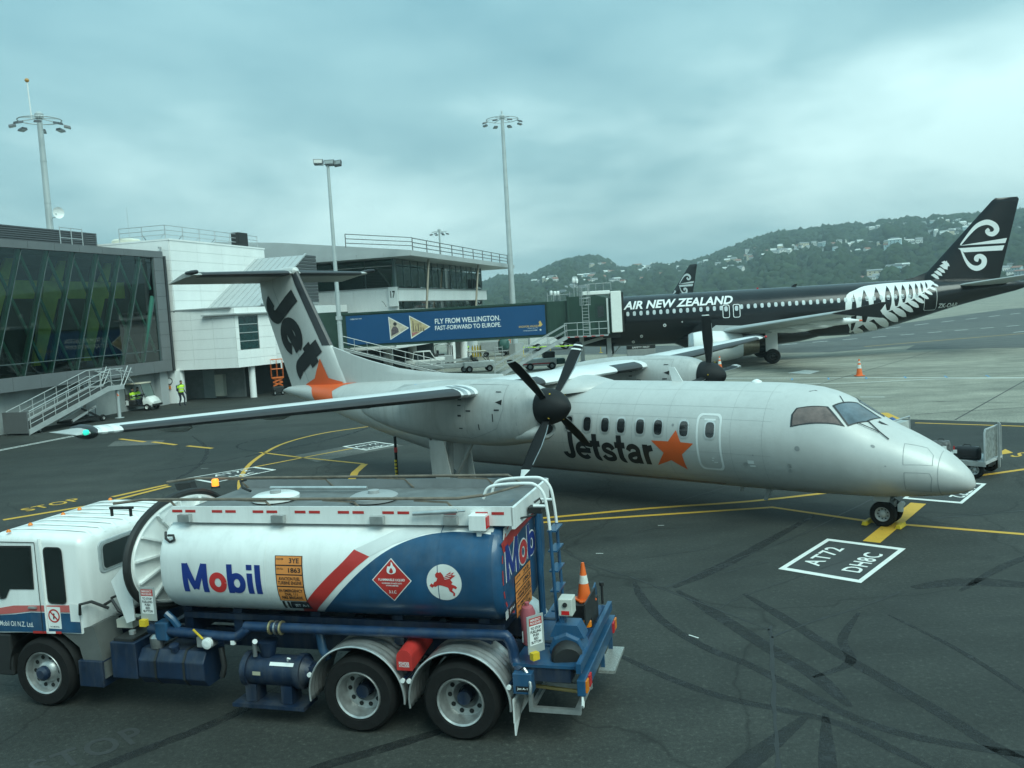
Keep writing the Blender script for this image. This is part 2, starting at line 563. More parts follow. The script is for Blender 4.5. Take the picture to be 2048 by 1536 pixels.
# ================================================================ GROUND
def ground_mat(name, base, dark, light, fine, spec=0.35, rough=0.8, crack=False):
    m = bpy.data.materials.new(name)
    m.use_nodes = True
    t = m.node_tree
    b = t.nodes['Principled BSDF']
    b.inputs['Specular IOR Level'].default_value = spec
    tcn = t.nodes.new('ShaderNodeTexCoord')
    def noise(sc, det, rg, dist=0.0, mapsc=None, rotz=0):
        n = t.nodes.new('ShaderNodeTexNoise')
        n.inputs['Scale'].default_value = sc
        n.inputs['Detail'].default_value = det
        n.inputs['Roughness'].default_value = rg
        n.inputs['Distortion'].default_value = dist
        mp = t.nodes.new('ShaderNodeMapping')
        mp.inputs['Scale'].default_value = mapsc or (1, 1, 1)
        mp.inputs['Rotation'].default_value = (0, 0, rotz)
        t.links.new(tcn.outputs['Object'], mp.inputs[0])
        t.links.new(mp.outputs[0], n.inputs['Vector'])
        return n.outputs[0]
    def ramp(x, stops):
        r_ = t.nodes.new('ShaderNodeValToRGB')
        el = r_.color_ramp.elements
        el[0].position, el[0].color = stops[0][0], (*stops[0][1], 1)
        el[1].position, el[1].color = stops[-1][0], (*stops[-1][1], 1)
        for p, c in stops[1:-1]:
            q = el.new(p)
            q.color = (*c, 1)
        t.links.new(x, r_.inputs[0])
        return r_.outputs[0]
    def mix(kind, fac, a, c):
        x = t.nodes.new('ShaderNodeMix')
        x.data_type = 'RGBA'
        x.blend_type = kind
        if isinstance(fac, float):
            x.inputs[0].default_value = fac
        else:
            t.links.new(fac, x.inputs[0])
        for i, q in ((6, a), (7, c)):
            if isinstance(q, tuple):
                x.inputs[i].default_value = (*q, 1)
            else:
                t.links.new(q, x.inputs[i])
        return x.outputs[2]
    big = noise(0.12, 5, 0.6, 0.8)
    mid = noise(0.9, 6, 0.6, 0.3)
    col = ramp(big, [(0.32, dark), (0.5, base), (0.70, light)])
    col = mix('MULTIPLY', 0.75, col, ramp(mid, [(0.3, (0.72, 0.72, 0.72)), (0.7, (1.12, 1.12, 1.12))]))
    # long worn bands along the taxi direction
    band = noise(0.35, 4, 0.55, 0.4, (0.25, 2.2, 1), R(52))
    col = mix('MULTIPLY', 0.8, col, ramp(band, [(0.34, (0.70, 0.71, 0.71)), (0.55, (1, 1, 1)), (0.75, (1.12, 1.12, 1.10))]))
    sp = noise(fine, 3, 0.75)
    col = mix('MULTIPLY', 0.6, col, ramp(sp, [(0.30, (0.50, 0.50, 0.50)), (0.56, (1, 1, 1)), (0.66, (1.7, 1.7, 1.65)), (0.72, (2.6, 2.6, 2.5))]))
    gr = noise(15.0, 2, 0.5)
    col = mix('MULTIPLY', 0.65, col, ramp(gr, [(0.32, (0.72, 0.72, 0.72)), (0.50, (1, 1, 1)), (0.63, (1.25, 1.25, 1.22)), (0.70, (2.1, 2.1, 2.0))]))
    # oil drips
    vo = t.nodes.new('ShaderNodeTexVoronoi')
    vo.inputs['Scale'].default_value = 0.55
    vo.inputs['Randomness'].default_value = 1.0
    mpv = t.nodes.new('ShaderNodeMapping')
    t.links.new(tcn.outputs['Object'], mpv.inputs[0])
    t.links.new(mpv.outputs[0], vo.inputs['Vector'])
    dv = mth(t, 'ADD', vo.outputs['Distance'], mth(t, 'MULTIPLY', mid, 0.30))
    col = mix('MULTIPLY', 0.7, col, ramp(dv, [(0.20, (0.55, 0.55, 0.56)), (0.30, (1, 1, 1))]))
    if crack:
        vc = t.nodes.new('ShaderNodeTexVoronoi')
        vc.feature = 'DISTANCE_TO_EDGE'
        vc.inputs['Scale'].default_value = 0.16
        mpc = t.nodes.new('ShaderNodeMapping')
        mpc.inputs['Rotation'].default_value = (0, 0, 0.6)
        wob = t.nodes.new('ShaderNodeVectorMath')
        wob.operation = 'ADD'
        nzc = t.nodes.new('ShaderNodeTexNoise')
        nzc.inputs['Scale'].default_value = 0.7
        t.links.new(tcn.outputs['Object'], nzc.inputs['Vector'])
        t.links.new(tcn.outputs['Object'], wob.inputs[0])
        t.links.new(nzc.outputs['Color'], wob.inputs[1])
        t.links.new(wob.outputs[0], mpc.inputs[0])
        t.links.new(mpc.outputs[0], vc.inputs['Vector'])
        col = mix('MULTIPLY', 0.8, col, ramp(vc.outputs['Distance'], [(0.0, (0.45, 0.45, 0.45)), (0.007, (1, 1, 1))]))
    t.links.new(col, b.inputs['Base Color'])
    t.links.new(mth(t, 'MULTIPLY_ADD', big, 0.35, rough - 0.2, clamp=True), b.inputs['Roughness'])
    bp = t.nodes.new('ShaderNodeBump')
    bp.inputs['Strength'].default_value = 0.35
    bp.inputs['Distance'].default_value = 0.012
    t.links.new(sp, bp.inputs['Height'])
    t.links.new(bp.outputs[0], b.inputs['Normal'])
    return m
def paint_mat(name, col, under, wear=0.42):
    m = bpy.data.materials.new(name)
    m.use_nodes = True
    t = m.node_tree
    b = t.nodes['Principled BSDF']
    tcn = t.nodes.new('ShaderNodeTexCoord')
    n = t.nodes.new('ShaderNodeTexNoise')
    n.inputs['Scale'].default_value = 5.0
    n.inputs['Detail'].default_value = 8
    n.inputs['Roughness'].default_value = 0.75
    t.links.new(tcn.outputs['Object'], n.inputs['Vector'])
    r_ = t.nodes.new('ShaderNodeValToRGB')
    r_.color_ramp.elements[0].position, r_.color_ramp.elements[0].color = wear - 0.07, (*under, 1)
    r_.color_ramp.elements[1].position, r_.color_ramp.elements[1].color = wear + 0.05, (*col, 1)
    q = r_.color_ramp.elements.new(wear + 0.3)
    q.color = (*[c * 0.86 for c in col], 1)
    t.links.new(n.outputs[0], r_.inputs[0])
    t.links.new(r_.outputs[0], b.inputs['Base Color'])
    b.inputs['Roughness'].default_value = 0.7
    return m
ASPH = ground_mat('asphalt', (0.036, 0.039, 0.0345), (0.026, 0.0285, 0.026), (0.052, 0.055, 0.049), 46, crack=True)
CONC = ground_mat('apron_concrete', (0.265, 0.255, 0.210), (0.21, 0.205, 0.172), (0.325, 0.31, 0.255), 14, rough=0.85)
ASPH2 = ground_mat('taxiway_asphalt', (0.10, 0.105, 0.10), (0.078, 0.083, 0.08), (0.125, 0.13, 0.12), 22)
PATCH = ground_mat('asphalt_patch', (0.115, 0.115, 0.105), (0.09, 0.092, 0.086), (0.14, 0.14, 0.125), 30)
YEL = paint_mat('yellow_paint', (0.60, 0.34, 0.035), (0.09, 0.085, 0.06), 0.36)
WHI = paint_mat('white_paint', (0.72, 0.72, 0.68), (0.10, 0.10, 0.095), 0.34)
OLD = paint_mat('blacked_out_paint', (0.034, 0.036, 0.035), (0.05, 0.05, 0.05), 0.40)
BLU = paint_mat('blue_paint', (0.05, 0.25, 0.48), (0.2, 0.2, 0.18), 0.40)
def rubber_mat():
    m = bpy.data.materials.new('tyre_rubber_mark')
    m.use_nodes = True
    t = m.node_tree
    b = t.nodes['Principled BSDF']
    b.inputs['Base Color'].default_value = (0.014, 0.015, 0.015, 1)
    b.inputs['Roughness'].default_value = 0.65
    tcn = t.nodes.new('ShaderNodeTexCoord')
    n = t.nodes.new('ShaderNodeTexNoise')
    n.inputs['Scale'].default_value = 3.0
    n.inputs['Detail'].default_value = 6
    n.inputs['Roughness'].default_value = 0.7
    t.links.new(tcn.outputs['Object'], n.inputs['Vector'])
    t.links.new(mth(t, 'MULTIPLY', mth(t, 'SUBTRACT', n.outputs[0], 0.28, clamp=True), 2.7, clamp=True), b.inputs['Alpha'])
    return m
RUB = rubber_mat()
def sheet(name, poly, z, m, parent=None):
    me = bpy.data.meshes.new(name)
    me.from_pydata([(x, y, z) for x, y in poly], [], [tuple(range(len(poly)))])
    if me.polygons[0].normal.z < 0:
        me.flip_normals()
    return link(name, me, m, parent)
ground = sheet('ground', [(-2300, -240), (2300, -240), (2300, 2350), (-2300, 2350)], 0.0, CONC)
ground['kind'] = 'structure'
apron = sheet('apron', [(-60, -40), (70, -40), (52, 6.2), (19.14, 33.22), (16.16, 35.68), (2, 47.2), (-11, 58), (-13.5, 78), (-18, 92), (-60, 92)], 0.004, ASPH)
apron['kind'] = 'structure'
taxiway = sheet('taxiway', [(28, 78), (36.9, 81.2), (33.5, 75.5), (41.1, 70.2), (80, 45), (240, 10), (260, 170), (95, 170), (46, 119), (39.5, 103.6), (27.8, 94.3), (8, 118), (-2, 122), (4, 100)], 0.004, ASPH2)
taxiway['kind'] = 'structure'
ZP = 0.008
def strip(name, pts, w, m, parent, z=ZP, k=0):
    P = smooth2d(pts, k) if k else pts
    vs, fs = stroke2d(P, w)
    me = bpy.data.meshes.new(name)
    me.from_pydata([(x, y, z) for x, y in vs], [], fs)
    for p in me.polygons:
        if p.normal.z < 0:
            me.flip_normals()
            break
    return link(name, me, m, parent)
# yellow lead-in and stand lines
for pts, w, k in (([(-1.5, 22.2), (0.97, 22.48), (3.4, 22.83), (6.04, 22.97), (8.75, 23.56), (12, 24.3), (13.29, 24.62), (17.5, 26.0)], 0.17, 3),
                  ([(-1.5, 21.9), (1.0, 21.98), (6.39, 22.17), (8.16, 20.15), (10.63, 18.49), (14, 16.4)], 0.16, 0),
                  ([(-9.0, 28.6), (-9.47, 30.14), (-9.95, 32.17), (-10.34, 35.01), (-10.34, 38.93), (-9.39, 41.67), (-7.78, 43.27), (-4, 45.5), (3, 47)], 0.17, 4),
                  ([(-10.69, 36.99), (-8.54, 34.98), (-5.61, 32.52)], 0.14, 0),
                  ([(-5.58, 32.45), (-5.65, 30.81), (-5.45, 28.6)], 0.26, 0),
                  ([(-9.9, 33.2), (-7.85, 35.47), (-6.75, 36.61)], 0.14, 0),
                  ([(-15.3, 26.1), (-13.17, 27.74), (-11.9, 30.2)], 0.22, 0),
                  ([(-13.25, 28.81), (-12.1, 30.5)], 0.22, 0),
                  ([(15.74, 34.76), (18.68, 32.42), (27, 25.8)], 0.15, 0),
                  ([(-19.81, 44.5), (-17.83, 42.72)], 0.22, 0), ([(-17.4, 42.55), (-15.67, 40.95)], 0.22, 0), ([(-14.93, 40.37), (-13.36, 39.05)], 0.22, 0)):
    strip('painted_line', pts, w, YEL, apron, ZP, k)
strip('stop_bar', [(7.42, 18.55), (9.87, 21.7)], 0.36, YEL, apron, 0.012)
sheet('painted_arrow', [(14.7, 27.2), (15.64, 28.2), (15.5, 27.5)], ZP, YEL, apron)
sheet('painted_block', [(15.77, 38.14), (16.05, 38.0), (15.74, 36.0), (15.3, 35.9)], 0.012, YEL, apron)
sheet('painted_block', [(12.0, 24.6), (12.9, 25.3), (12.75, 25.65), (11.8, 25.1)], ZP, YEL, apron)
for a, b in (([(-25.9, 40), (-24.78, 43.27), (-23.33, 47.37), (-21.2, 53.5)], 0.11), ([(-25.6, 39.9), (-24.5, 43.2), (-23.05, 47.3), (-20.9, 53.4)], 0.11)):
    strip('painted_line', a, b, WHI, apron)
sheet('asphalt_patch', [(-19.24, 41.83), (-16.61, 41.46), (-16.99, 43.05), (-19.75, 43.8)], 0.006, PATCH, apron)
sheet('asphalt_patch', [(-7.6, 33.6), (-4.6, 36.6), (-6.4, 38.1), (-8.9, 35.6)], 0.006, PATCH, apron)
# stand boxes with stencilled aircraft types
def ground_text(name, txt, c, ang, w, h, m, z=0.012, bold=0.015, parent=None):
    vf = fit(text2d(txt, 1, bold, space=1.12), w, h)
    ca, sa = math.cos(ang), math.sin(ang)
    return decal(name, vf, lambda a, b: Vector((c[0] + a * ca - b * sa, c[1] + a * sa + b * ca, z)), m, parent or apron)
def stand_box(P, w, lines):
    P = [Vector(p) for p in P]
    c = sum(P, Vector((0, 0))) / 4
    inn = [p + (c - p).normalized() * w * 1.45 for p in P]
    sheet('stand_box_ground', [tuple(p + (c - p) * 0.02) for p in P], 0.007, MATS.get('stand_black') or mat('stand_black', (0.040, 0.043, 0.042), 0.75, var=0.25, scale=1.5, bump=0.3, bscale=60), apron)
    vs, fs = ring2d([tuple(p) for p in P], [tuple(p) for p in inn])
    me = bpy.data.meshes.new('stand_box')
    me.from_pydata([(x, y, 0.011) for x, y in vs], [], fs)
    link('stand_box', me, WHI, apron)
    for txt, cc, ang, tw, th in lines:
        ground_text('stand_lettering', txt, cc, ang, tw, th, WHI, 0.012)
A1 = math.atan2(1.95, 1.66)
stand_box([(4.99, 17.06), (6.65, 19.01), (7.88, 17.93), (6.17, 15.94)], 0.13, [('AT72', (6.12, 17.74), A1, 1.42, 0.36), ('DH8C', (6.70, 17.18), A1, 1.42, 0.36)])
stand_box([(9.73, 22.28), (10.81, 21.41), (12.48, 23.42), (11.4, 24.35)], 0.13, [('AT72', (11.45, 22.62), A1 + math.pi, 1.42, 0.36), ('DH8C', (10.85, 23.1), A1 + math.pi, 1.42, 0.36)])
stand_box([(-11.84, 31.59), (-9.84, 33.27), (-8.78, 32.3), (-10.45, 30.26)], 0.12, [('AT72', (-10.4, 32.15), 0.72, 1.35, 0.42), ('DH8C', (-9.95, 31.5), 0.72, 1.35, 0.42)])
stand_box([(-7.3, 37.3), (-6.11, 38.3), (-4.9, 36.9), (-6.05, 35.8)], 0.12, [('AT72', (-6.3, 37.25), 0.72, 1.1, 0.4), ('DH8C', (-5.8, 36.6), 0.72, 1.1, 0.4)])
ground_text('stop_lettering', 'STOP', (-14.85, 28.05), math.atan2(1.32, 1.03), 1.75, 0.62, YEL)
ground_text('old_lettering', 'STOP', (-5.72, 11.1), math.atan2(0.9, 1.0), 1.35, 0.55, OLD, 0.009)
ground_text('yellow_lettering', 'STOP', (15.9, 26.6), math.atan2(0.75, -0.6) + math.pi, 1.6, 0.9, YEL)
# concrete area lines
for pts, w, m in (([(3, 66.6), (9.62, 61.94), (18.16, 56.01), (23.92, 52.08), (28.04, 48.9), (40, 40.2)], 0.16, WHI), ([(8, 56.3), (12.92, 53.98), (19.49, 51.25), (24.17, 50.76), (28.1, 48.6)], 0.13, WHI), ([(17.32, 44.27), (18.32, 43.68)], 0.12, WHI)):
    strip('painted_line', pts, w, m, ground, 0.004)
sheet('painted_patch', [(18.63, 60.06), (20.33, 61.61), (20.87, 60.16), (19.58, 58.37)], 0.004, WHI, ground)
for i in range(9):
    t = i / 8
    x, y = 11.5 + 15.5 * t, 57.8 - 7.6 * t
    strip('blue_tick', [(x, y), (x + 0.35, y + 1.05)], 0.10, BLU, ground, 0.006)
JNT = mat('slab_joint', (0.05, 0.05, 0.048), 0.9, var=0.3)
for pts in ([(16.8, 37.08), (21.5, 37.3), (34, 38.4)], [(17.4, 34.94), (27.2, 47.16), (40, 63)], [(11, 43), (23, 58), (34, 72)], [(5, 49), (14, 60), (22, 70)], [(-2, 54), (6, 64), (16, 76)]):
    strip('slab_joint', pts, 0.07, JNT, ground, 0.004)
for q in range(1, 7):
    o = Vector((15.5, 36.4)) + Vector((0.62, 0.785)) * 6.0 * q
    strip('slab_joint', [tuple(o - Vector((0.785, -0.62)) * 22), tuple(o + Vector((0.785, -0.62)) * 30)], 0.055, JNT, ground, 0.004)
# dashes along the taxi route
for a, b, n in (((28.5, 93.6), (66, 107.8), 10), ((37.5, 107.7), (92, 152), 9), ((52, 92), (98, 112), 10)):
    a, b = Vector(a), Vector(b)
    for i in range(n):
        p = a.lerp(b, i / n)
        strip('painted_dash', [tuple(p), tuple(p + (b - a) / n * 0.5)], 0.28, WHI, taxiway, ZP)
strip('painted_line', [(33, 83), (60, 92), (110, 104)], 0.2, YEL, taxiway, ZP)
# tyre marks, old seams and cracks on the near asphalt
for pts, w in (([(7.06, 21.09), (4.72, 18.30), (3.58, 17.06), (2.79, 16.30)], 0.26), ([(2.84, 16.12), (3.30, 14.54), (3.67, 13.20), (4.00, 12.16), (4.12, 11.10)], 0.26),
               ([(2.13, 16.80), (2.14, 15.81), (2.32, 14.50), (2.75, 13.34), (3.20, 12.64), (3.56, 11.87), (4.06, 10.81), (4.54, 10.27), (5.29, 9.83), (6.04, 9.51), (7.5, 9.0)], 0.17),
               ([(3.96, 15.72), (4.32, 14.27), (4.63, 12.74), (4.91, 11.69), (5.14, 10.79), (5.32, 9.97), (5.49, 9.44), (5.7, 8.6)], 0.21),
               ([(1.19, 13.58), (1.95, 12.37), (2.59, 11.61), (3.23, 11.15), (3.81, 10.68), (4.21, 9.95), (4.45, 9.46)], 0.15), ([(5.96, 14.29), (6.31, 12.80), (6.46, 11.28), (6.5, 10)], 0.10),
               ([(5.55, 14.46), (4.86, 13.36), (4.66, 12.50), (3.97, 12.06)], 0.15), ([(3.75, 10.97), (3.32, 9.68), (3.1, 8.9)], 0.20), ([(3.46, 10.89), (2.46, 9.87), (1.8, 9.2)], 0.28),
               ([(6.93, 15.53), (8.11, 15.67), (9.6, 14.9)], 0.45), ([(-5.9, 9.9), (-5.37, 10.64), (-4.34, 11.66), (-3.86, 12.37), (-3, 14)], 0.2), ([(-3.1, 9.8), (-2.57, 10.33), (-1.9, 10.69), (-0.6, 11.4)], 0.2),
               ([(-14, 33.5), (-11, 36), (-8, 40.5), (-6.5, 46)], 0.22), ([(-12.5, 27.5), (-12.2, 33), (-13.4, 38.5), (-16, 44)], 0.18), ([(-9.3, 36), (-11.8, 38.2), (-12.4, 40.2), (-11.2, 42)], 0.10), ([(7.6, 15.2), (9.6, 16.8), (12.5, 18), (17, 19.5)], 0.2)):
    P = smooth2d(pts, 5)
    strip('tyre_mark', P, [w * (.35 + .65 * min(1, i / 4, (len(P) - 1 - i) / 4)) for i in range(len(P))], RUB, apron, 0.0065)
TAR = mat('tar_seam', (0.020, 0.021, 0.021), 0.6, var=0.4, scale=6)
wr_ = random.Random(2)
for pts, w in (([(3.96, 14.08), (3.36, 11.90), (2.78, 9.74), (2.40, 8.3)], 0.055), ([(6.56, 17.46), (4.88, 16.28), (4.03, 15.71), (3.35, 15.05)], 0.03), ([(3.85, 13.61), (4.87, 14.28), (5.73, 14.74), (6.63, 15.35)], 0.05),
               ([(0.65, 20.02), (1.41, 18.06), (2.13, 17.07), (2.62, 16.20), (3.28, 15.06), (3.90, 13.9)], 0.04), ([(2.64, 16.32), (4.25, 17.78), (6.10, 19.35), (7.94, 21.30), (10, 23.4)], 0.035), ([(2.58, 20.33), (3.12, 20.71), (3.70, 20.66)], 0.04),
               ([(2.47, 18.30), (3.02, 18.50), (3.68, 18.68), (4.17, 18.91)], 0.03), ([(3.89, 17.00), (4.48, 17.38), (4.94, 17.58)], 0.04), ([(0.41, 19.45), (2.36, 21.81), (3.84, 23.13), (6, 25)], 0.035), ([(9.5, 20.2), (11.5, 20.4), (14.5, 20.9), (19, 22.5)], 0.05)):
    P = smooth2d(pts, 8)
    P = [(x + wr_.uniform(-.02, .02), y + wr_.uniform(-.02, .02)) for x, y in P]
    strip('tar_seam', P, [w * wr_.uniform(.5, 1.3) for _ in P], TAR, apron, 0.0072)
for x, y, a, L in ((1.15, 13.3, .6, .22), (2.6, 13.9, .9, .2), (1.6, 18.9, .2, .16), (3.3, 21.0, .1, .14), (-12, 33.6, .1, .3)):
    strip('paint_scrap', [(x, y), (x + L * math.cos(a), y - L * math.sin(a))], .025, WHI, apron, 0.0078)

# ================================================================ HILLS
RIDGE = [(-90, 1.0), (-40, 1.2), (-15, 1.4), (-3.59, 1.593), (-1.51, 1.762), (-0.37, 2.141), (1.55, 2.095), (2.85, 2.588), (4.14, 2.983), (5.57, 3.053), (6.5, 2.743), (7.26, 2.15), (8.06, 2.30), (8.84, 2.376), (10.39, 2.244), (12.24, 2.401), (13.16, 2.677), (14.38, 3.081), (15.28, 3.38), (17.06, 3.696), (19.65, 3.813), (22.43, 3.924), (25.1, 3.908), (27.65, 3.83), (30.05, 3.807), (40, 3.4), (60, 2.4), (90, 1.5)]
D0, D1 = 760.0, 1500.0
_rx, _ry = np.array([r_[0] for r_ in RIDGE]), np.array([r_[1] for r_ in RIDGE])
def ridge_el(az):
    return float(np.interp(az, _rx, _ry)) - 0.16          # room for the bush canopy on top
def hill_z(az, t):
    zr = CAM_H + D1 * math.tan(R(ridge_el(az)))
    if t <= 1:
        f = 0.04 * min(t * 20, 1) + 0.96 * (t ** 0.93)
        w = math.sin(az * 1.9 + 1.0) * 0.05 + math.sin(az * 4.3 + t * 5) * 0.035 + math.sin(az * 0.9 - t * 3) * 0.04
        return zr * (f + w * math.sin(math.pi * t))
    return zr * max(0.0, 1 - (t - 1) ** 2 * 1.6)
def hill_pt(az, t):
    d = D0 + (D1 - D0) * t
    return Vector((d * math.sin(R(az)), d * math.cos(R(az)), hill_z(az, t)))
NA, NT = 260, 34
azs = np.linspace(-62, 66, NA)
tsx = np.linspace(0, 1.75, NT)
vs = [tuple(hill_pt(a, t) - Vector((0, 0, 0.4 if i == 0 else 0))) for a in azs for i, t in enumerate(tsx)]
fs = [(i * NT + j, i * NT + j + 1, (i + 1) * NT + j + 1, (i + 1) * NT + j) for i in range(NA - 1) for j in range(NT - 1)]
hb = MB()
hb.v, hb.f = vs, fs
HILL = mat('hillside_scrub', (0.04, 0.05, 0.03), 0.95, var=0.5, scale=0.02, bump=0.5, bscale=0.3, spec=0.1)
hills = hb.build('hills', HILL, smooth=True)
for p in hills.data.polygons:
    pass
hills['kind'] = 'structure'
# houses: azimuth, elevation angle seen from the terminal -> a spot on the slope
HOUSES = [(2.55, 1.719), (2.73, 2.089), (1.84, 1.665), (3.18, 1.619), (3.55, 0.708), (3.67, 1.178), (3.11, 1.528), (4.65, 1.817), (5.1, 1.758), (5.21, 1.499), (5.54, 1.826), (6.09, 1.982), (6.3, 1.812), (6.68, 1.883), (6.13, 1.57), (6.69, 1.284), (7.41, 1.177), (6.02, 2.5), (6.27, 2.45), (7.9, 2.2), (8.37, 2.22), (9.0, 2.2), (9.35, 2.22), (7.88, 1.935), (8.35, 1.95), (8.59, 1.734), (8.8, 1.9), (7.4, 1.807), (9.8, 1.627), (9.7, 2.1), (10.17, 2.06), (10.54, 2.06), (8.95, 1.398), (8.64, 1.354), (10.52, 1.831), (11.61, 2.04), (12.53, 2.042), (12.6, 2.18), (13.31, 1.959), (13.73, 1.654), (14.66, 1.592), (13.89, 2.135), (14.29, 2.17), (14.55, 1.968), (14.05, 2.37), (14.95, 2.399), (16.22, 2.34), (16.73, 2.425), (17.06, 2.643), (17.25, 2.477), (17.58, 2.724), (17.78, 2.589), (17.9, 2.42), (18.39, 2.783), (18.65, 2.614), (18.99, 2.797), (19.19, 2.573), (19.47, 2.344), (19.38, 2.68), (19.66, 2.8), (20.13, 2.739), (20.42, 2.721), (20.18, 2.468), (20.88, 2.562), (21.19, 2.685), (21.58, 2.713), (22.18, 2.665), (22.67, 2.538), (23.08, 2.563), (23.48, 2.559), (23.88, 2.584), (24.23, 2.527), (24.76, 2.541), (21.45, 2.223), (21.95, 2.214), (22.28, 3.5), (22.69, 3.5), (23.1, 3.55), (23.5, 3.6), (24.03, 3.5), (25.09, 3.55), (25.5, 3.5), (25.87, 3.55), (26.25, 3.5), (26.89, 3.5), (25.39, 2.887), (25.73, 2.94), (26.05, 2.861), (26.42, 2.97), (26.76, 2.964), (27.14, 2.986), (26.58, 2.80), (27.02, 3.277), (27.39, 3.187), (23.25, 1.172), (23.55, 1.04), (23.85, 1.10), (21.80, 0.6), (22.14, 0.608), (22.55, 0.66), (22.35, 0.80), (15.31, 2.344), (15.45, 2.029), (16.04, 2.018), (29.6, 3.147), (29.94, 2.784), (29.1, 0.595), (29.34, 0.439), (29.71, 0.62), (29.92, 0.316), (26.5, 0.914), (26.75, 0.62), (29.5, 0.8), (15.1, 2.621), (15.71, 2.741), (28.4, 0.5), (28.7, 0.75), (28.1, 0.9), (4.3, 1.2), (4.9, 1.0)]
_hx = random.Random(11)
HOUSES += [(a + _hx.choice((-1, 1)) * _hx.uniform(.28, .55), e + _hx.uniform(-.16, .10)) for a, e in HOUSES[:94] if _hx.random() < .62]
def on_slope(az, el):
    lo, hi = 0.0, 1.0
    for _ in range(30):
        m_ = (lo + hi) / 2
        p = hill_pt(az, m_)
        if (p.z + 1 - CAM_H) / math.hypot(p.x, p.y) < math.tan(R(el)):
            lo = m_
        else:
            hi = m_
    return hill_pt(az, lo), lo
WALLS = [mat('house_white', (0.74, 0.74, 0.70), 0.7), mat('house_cream', (0.62, 0.55, 0.40), 0.7), mat('house_grey', (0.42, 0.43, 0.42), 0.7), mat('house_pale_blue', (0.45, 0.58, 0.60), 0.7)]
WNAME = ['white', 'cream', 'grey', 'pale blue']
ROOFS = [mat('roof_grey', (0.24, 0.25, 0.25), 0.7), mat('roof_red', (0.30, 0.13, 0.09), 0.7), mat('roof_light', (0.62, 0.63, 0.60), 0.6), mat('roof_dark', (0.10, 0.11, 0.11), 0.7)]
RNAME = ['grey', 'rust red', 'pale', 'dark']
WGL = mat('house_window', (0.03, 0.04, 0.05), 0.15, spec=0.8)
def house_meshes(w, d, h, rh):
    m = MB().box(-w / 2, w / 2, -d / 2, d / 2, -6, h)
    m.add([(-w / 2, -d / 2, h), (-w / 2, d / 2, h), (-w / 2, 0, h + rh * 0.96), (w / 2, -d / 2, h), (w / 2, d / 2, h), (w / 2, 0, h + rh * 0.96)], [(0, 1, 2), (3, 5, 4)])
    a = m.build('wall', None).data
    e = 0.5
    r_ = MB().prism([(-d / 2 - e, h - 0.25), (0, h + rh), (d / 2 + e, h - 0.25), (d / 2 + e, h + 0.05), (0, h + rh + 0.35), (-d / 2 - e, h + 0.05)], (-w / 2 - e, 0, 0), (0, 1, 0), (0, 0, 1), (w + 2 * e, 0, 0))
    b = r_.build('roof', None).data
    return a, b
def strip_new():
    for o in list(bpy.data.objects):
        if o.name.split('.')[0] in ('wall', 'roof') and o.parent is None and not o.data.materials:
            bpy.data.objects.remove(o)
PROT = [house_meshes(*q) for q in ((11, 8, 5.5, 2.6), (14, 8, 3.4, 2.2), (9, 8, 7.5, 2.4), (18, 9, 6.5, 1.5))]
strip_new()
winm = MB().box(-0.8, 0.8, -0.06, 0, 0, 1.3).build('window', WGL)
winme = winm.data
bpy.data.objects.remove(winm)
hsp = []
rr = random.Random(3)
cnt = {}
for az, el in HOUSES:
    p, t = on_slope(az, el)
    hsp.append((az, t))
    k = rr.choice((0, 0, 1, 1, 2, 3))
    wc = rr.choice((0, 0, 0, 0, 1, 2, 3))
    rc = rr.choice((0, 0, 1, 2, 2, 3))
    zone = ('on the headland hill' if az < 7.3 else 'in the dip between far hills' if az < 14.8 else 'atop the long ridge' if el > 3.1 else 'low by the black tail' if el < 1.3 else 'halfway up the long ridge')
    lab = f'{WNAME[wc]} hillside house with {RNAME[rc]} roof {zone}'
    cnt[lab] = cnt.get(lab, 0) + 1
    h = thing('hillside_house', lab, 'house', p, R(-az) + rr.uniform(-0.7, 0.7), 'houses scattered over the far hills')
    s = rr.uniform(0.45, 0.72)
    h.scale = (s, s, s)
    a, b = PROT[k]
    for nm, me, mm in (('wall', a, WALLS[wc]), ('roof', b, ROOFS[rc])):
        o = bpy.data.objects.new(nm, me)
        COL.objects.link(o)
        o.parent = h
        if not me.materials:
            me.materials.append(mm)
        o.material_slots[0].link = 'OBJECT'
        o.material_slots[0].material = mm
    w, d, hh = ((11, 8, 5.5), (14, 8, 3.4), (9, 8, 7.5), (18, 9, 6.5))[k]
    for fl in range(max(1, int(hh // 3))):
        for q in range(3):
            o = bpy.data.objects.new('window', winme)
            COL.objects.link(o)
            o.parent = h
            o.location = ((q - 1) * w * 0.3, -d / 2 - 0.02, 1.0 + fl * 2.8)
ORD = ['leftmost', 'second', 'third', 'fourth', 'fifth', 'sixth', 'seventh', 'eighth', 'ninth', 'tenth', 'eleventh', 'twelfth', 'thirteenth', 'fourteenth', 'fifteenth', 'sixteenth', 'seventeenth', 'eighteenth', 'nineteenth', 'twentieth']
by = {}
for o in COL.objects:
    if o.name.startswith('hillside_house'):
        by.setdefault(o['label'], []).append(o)
for lab, os_ in by.items():
    if len(os_) > 1:
        for i, o in enumerate(sorted(os_, key=lambda q: math.atan2(q.location.x, q.location.y))):
            o['label'] = lab + (', leftmost such' if i == 0 else ', ' + ORD[min(i, 19)] + ' from left')
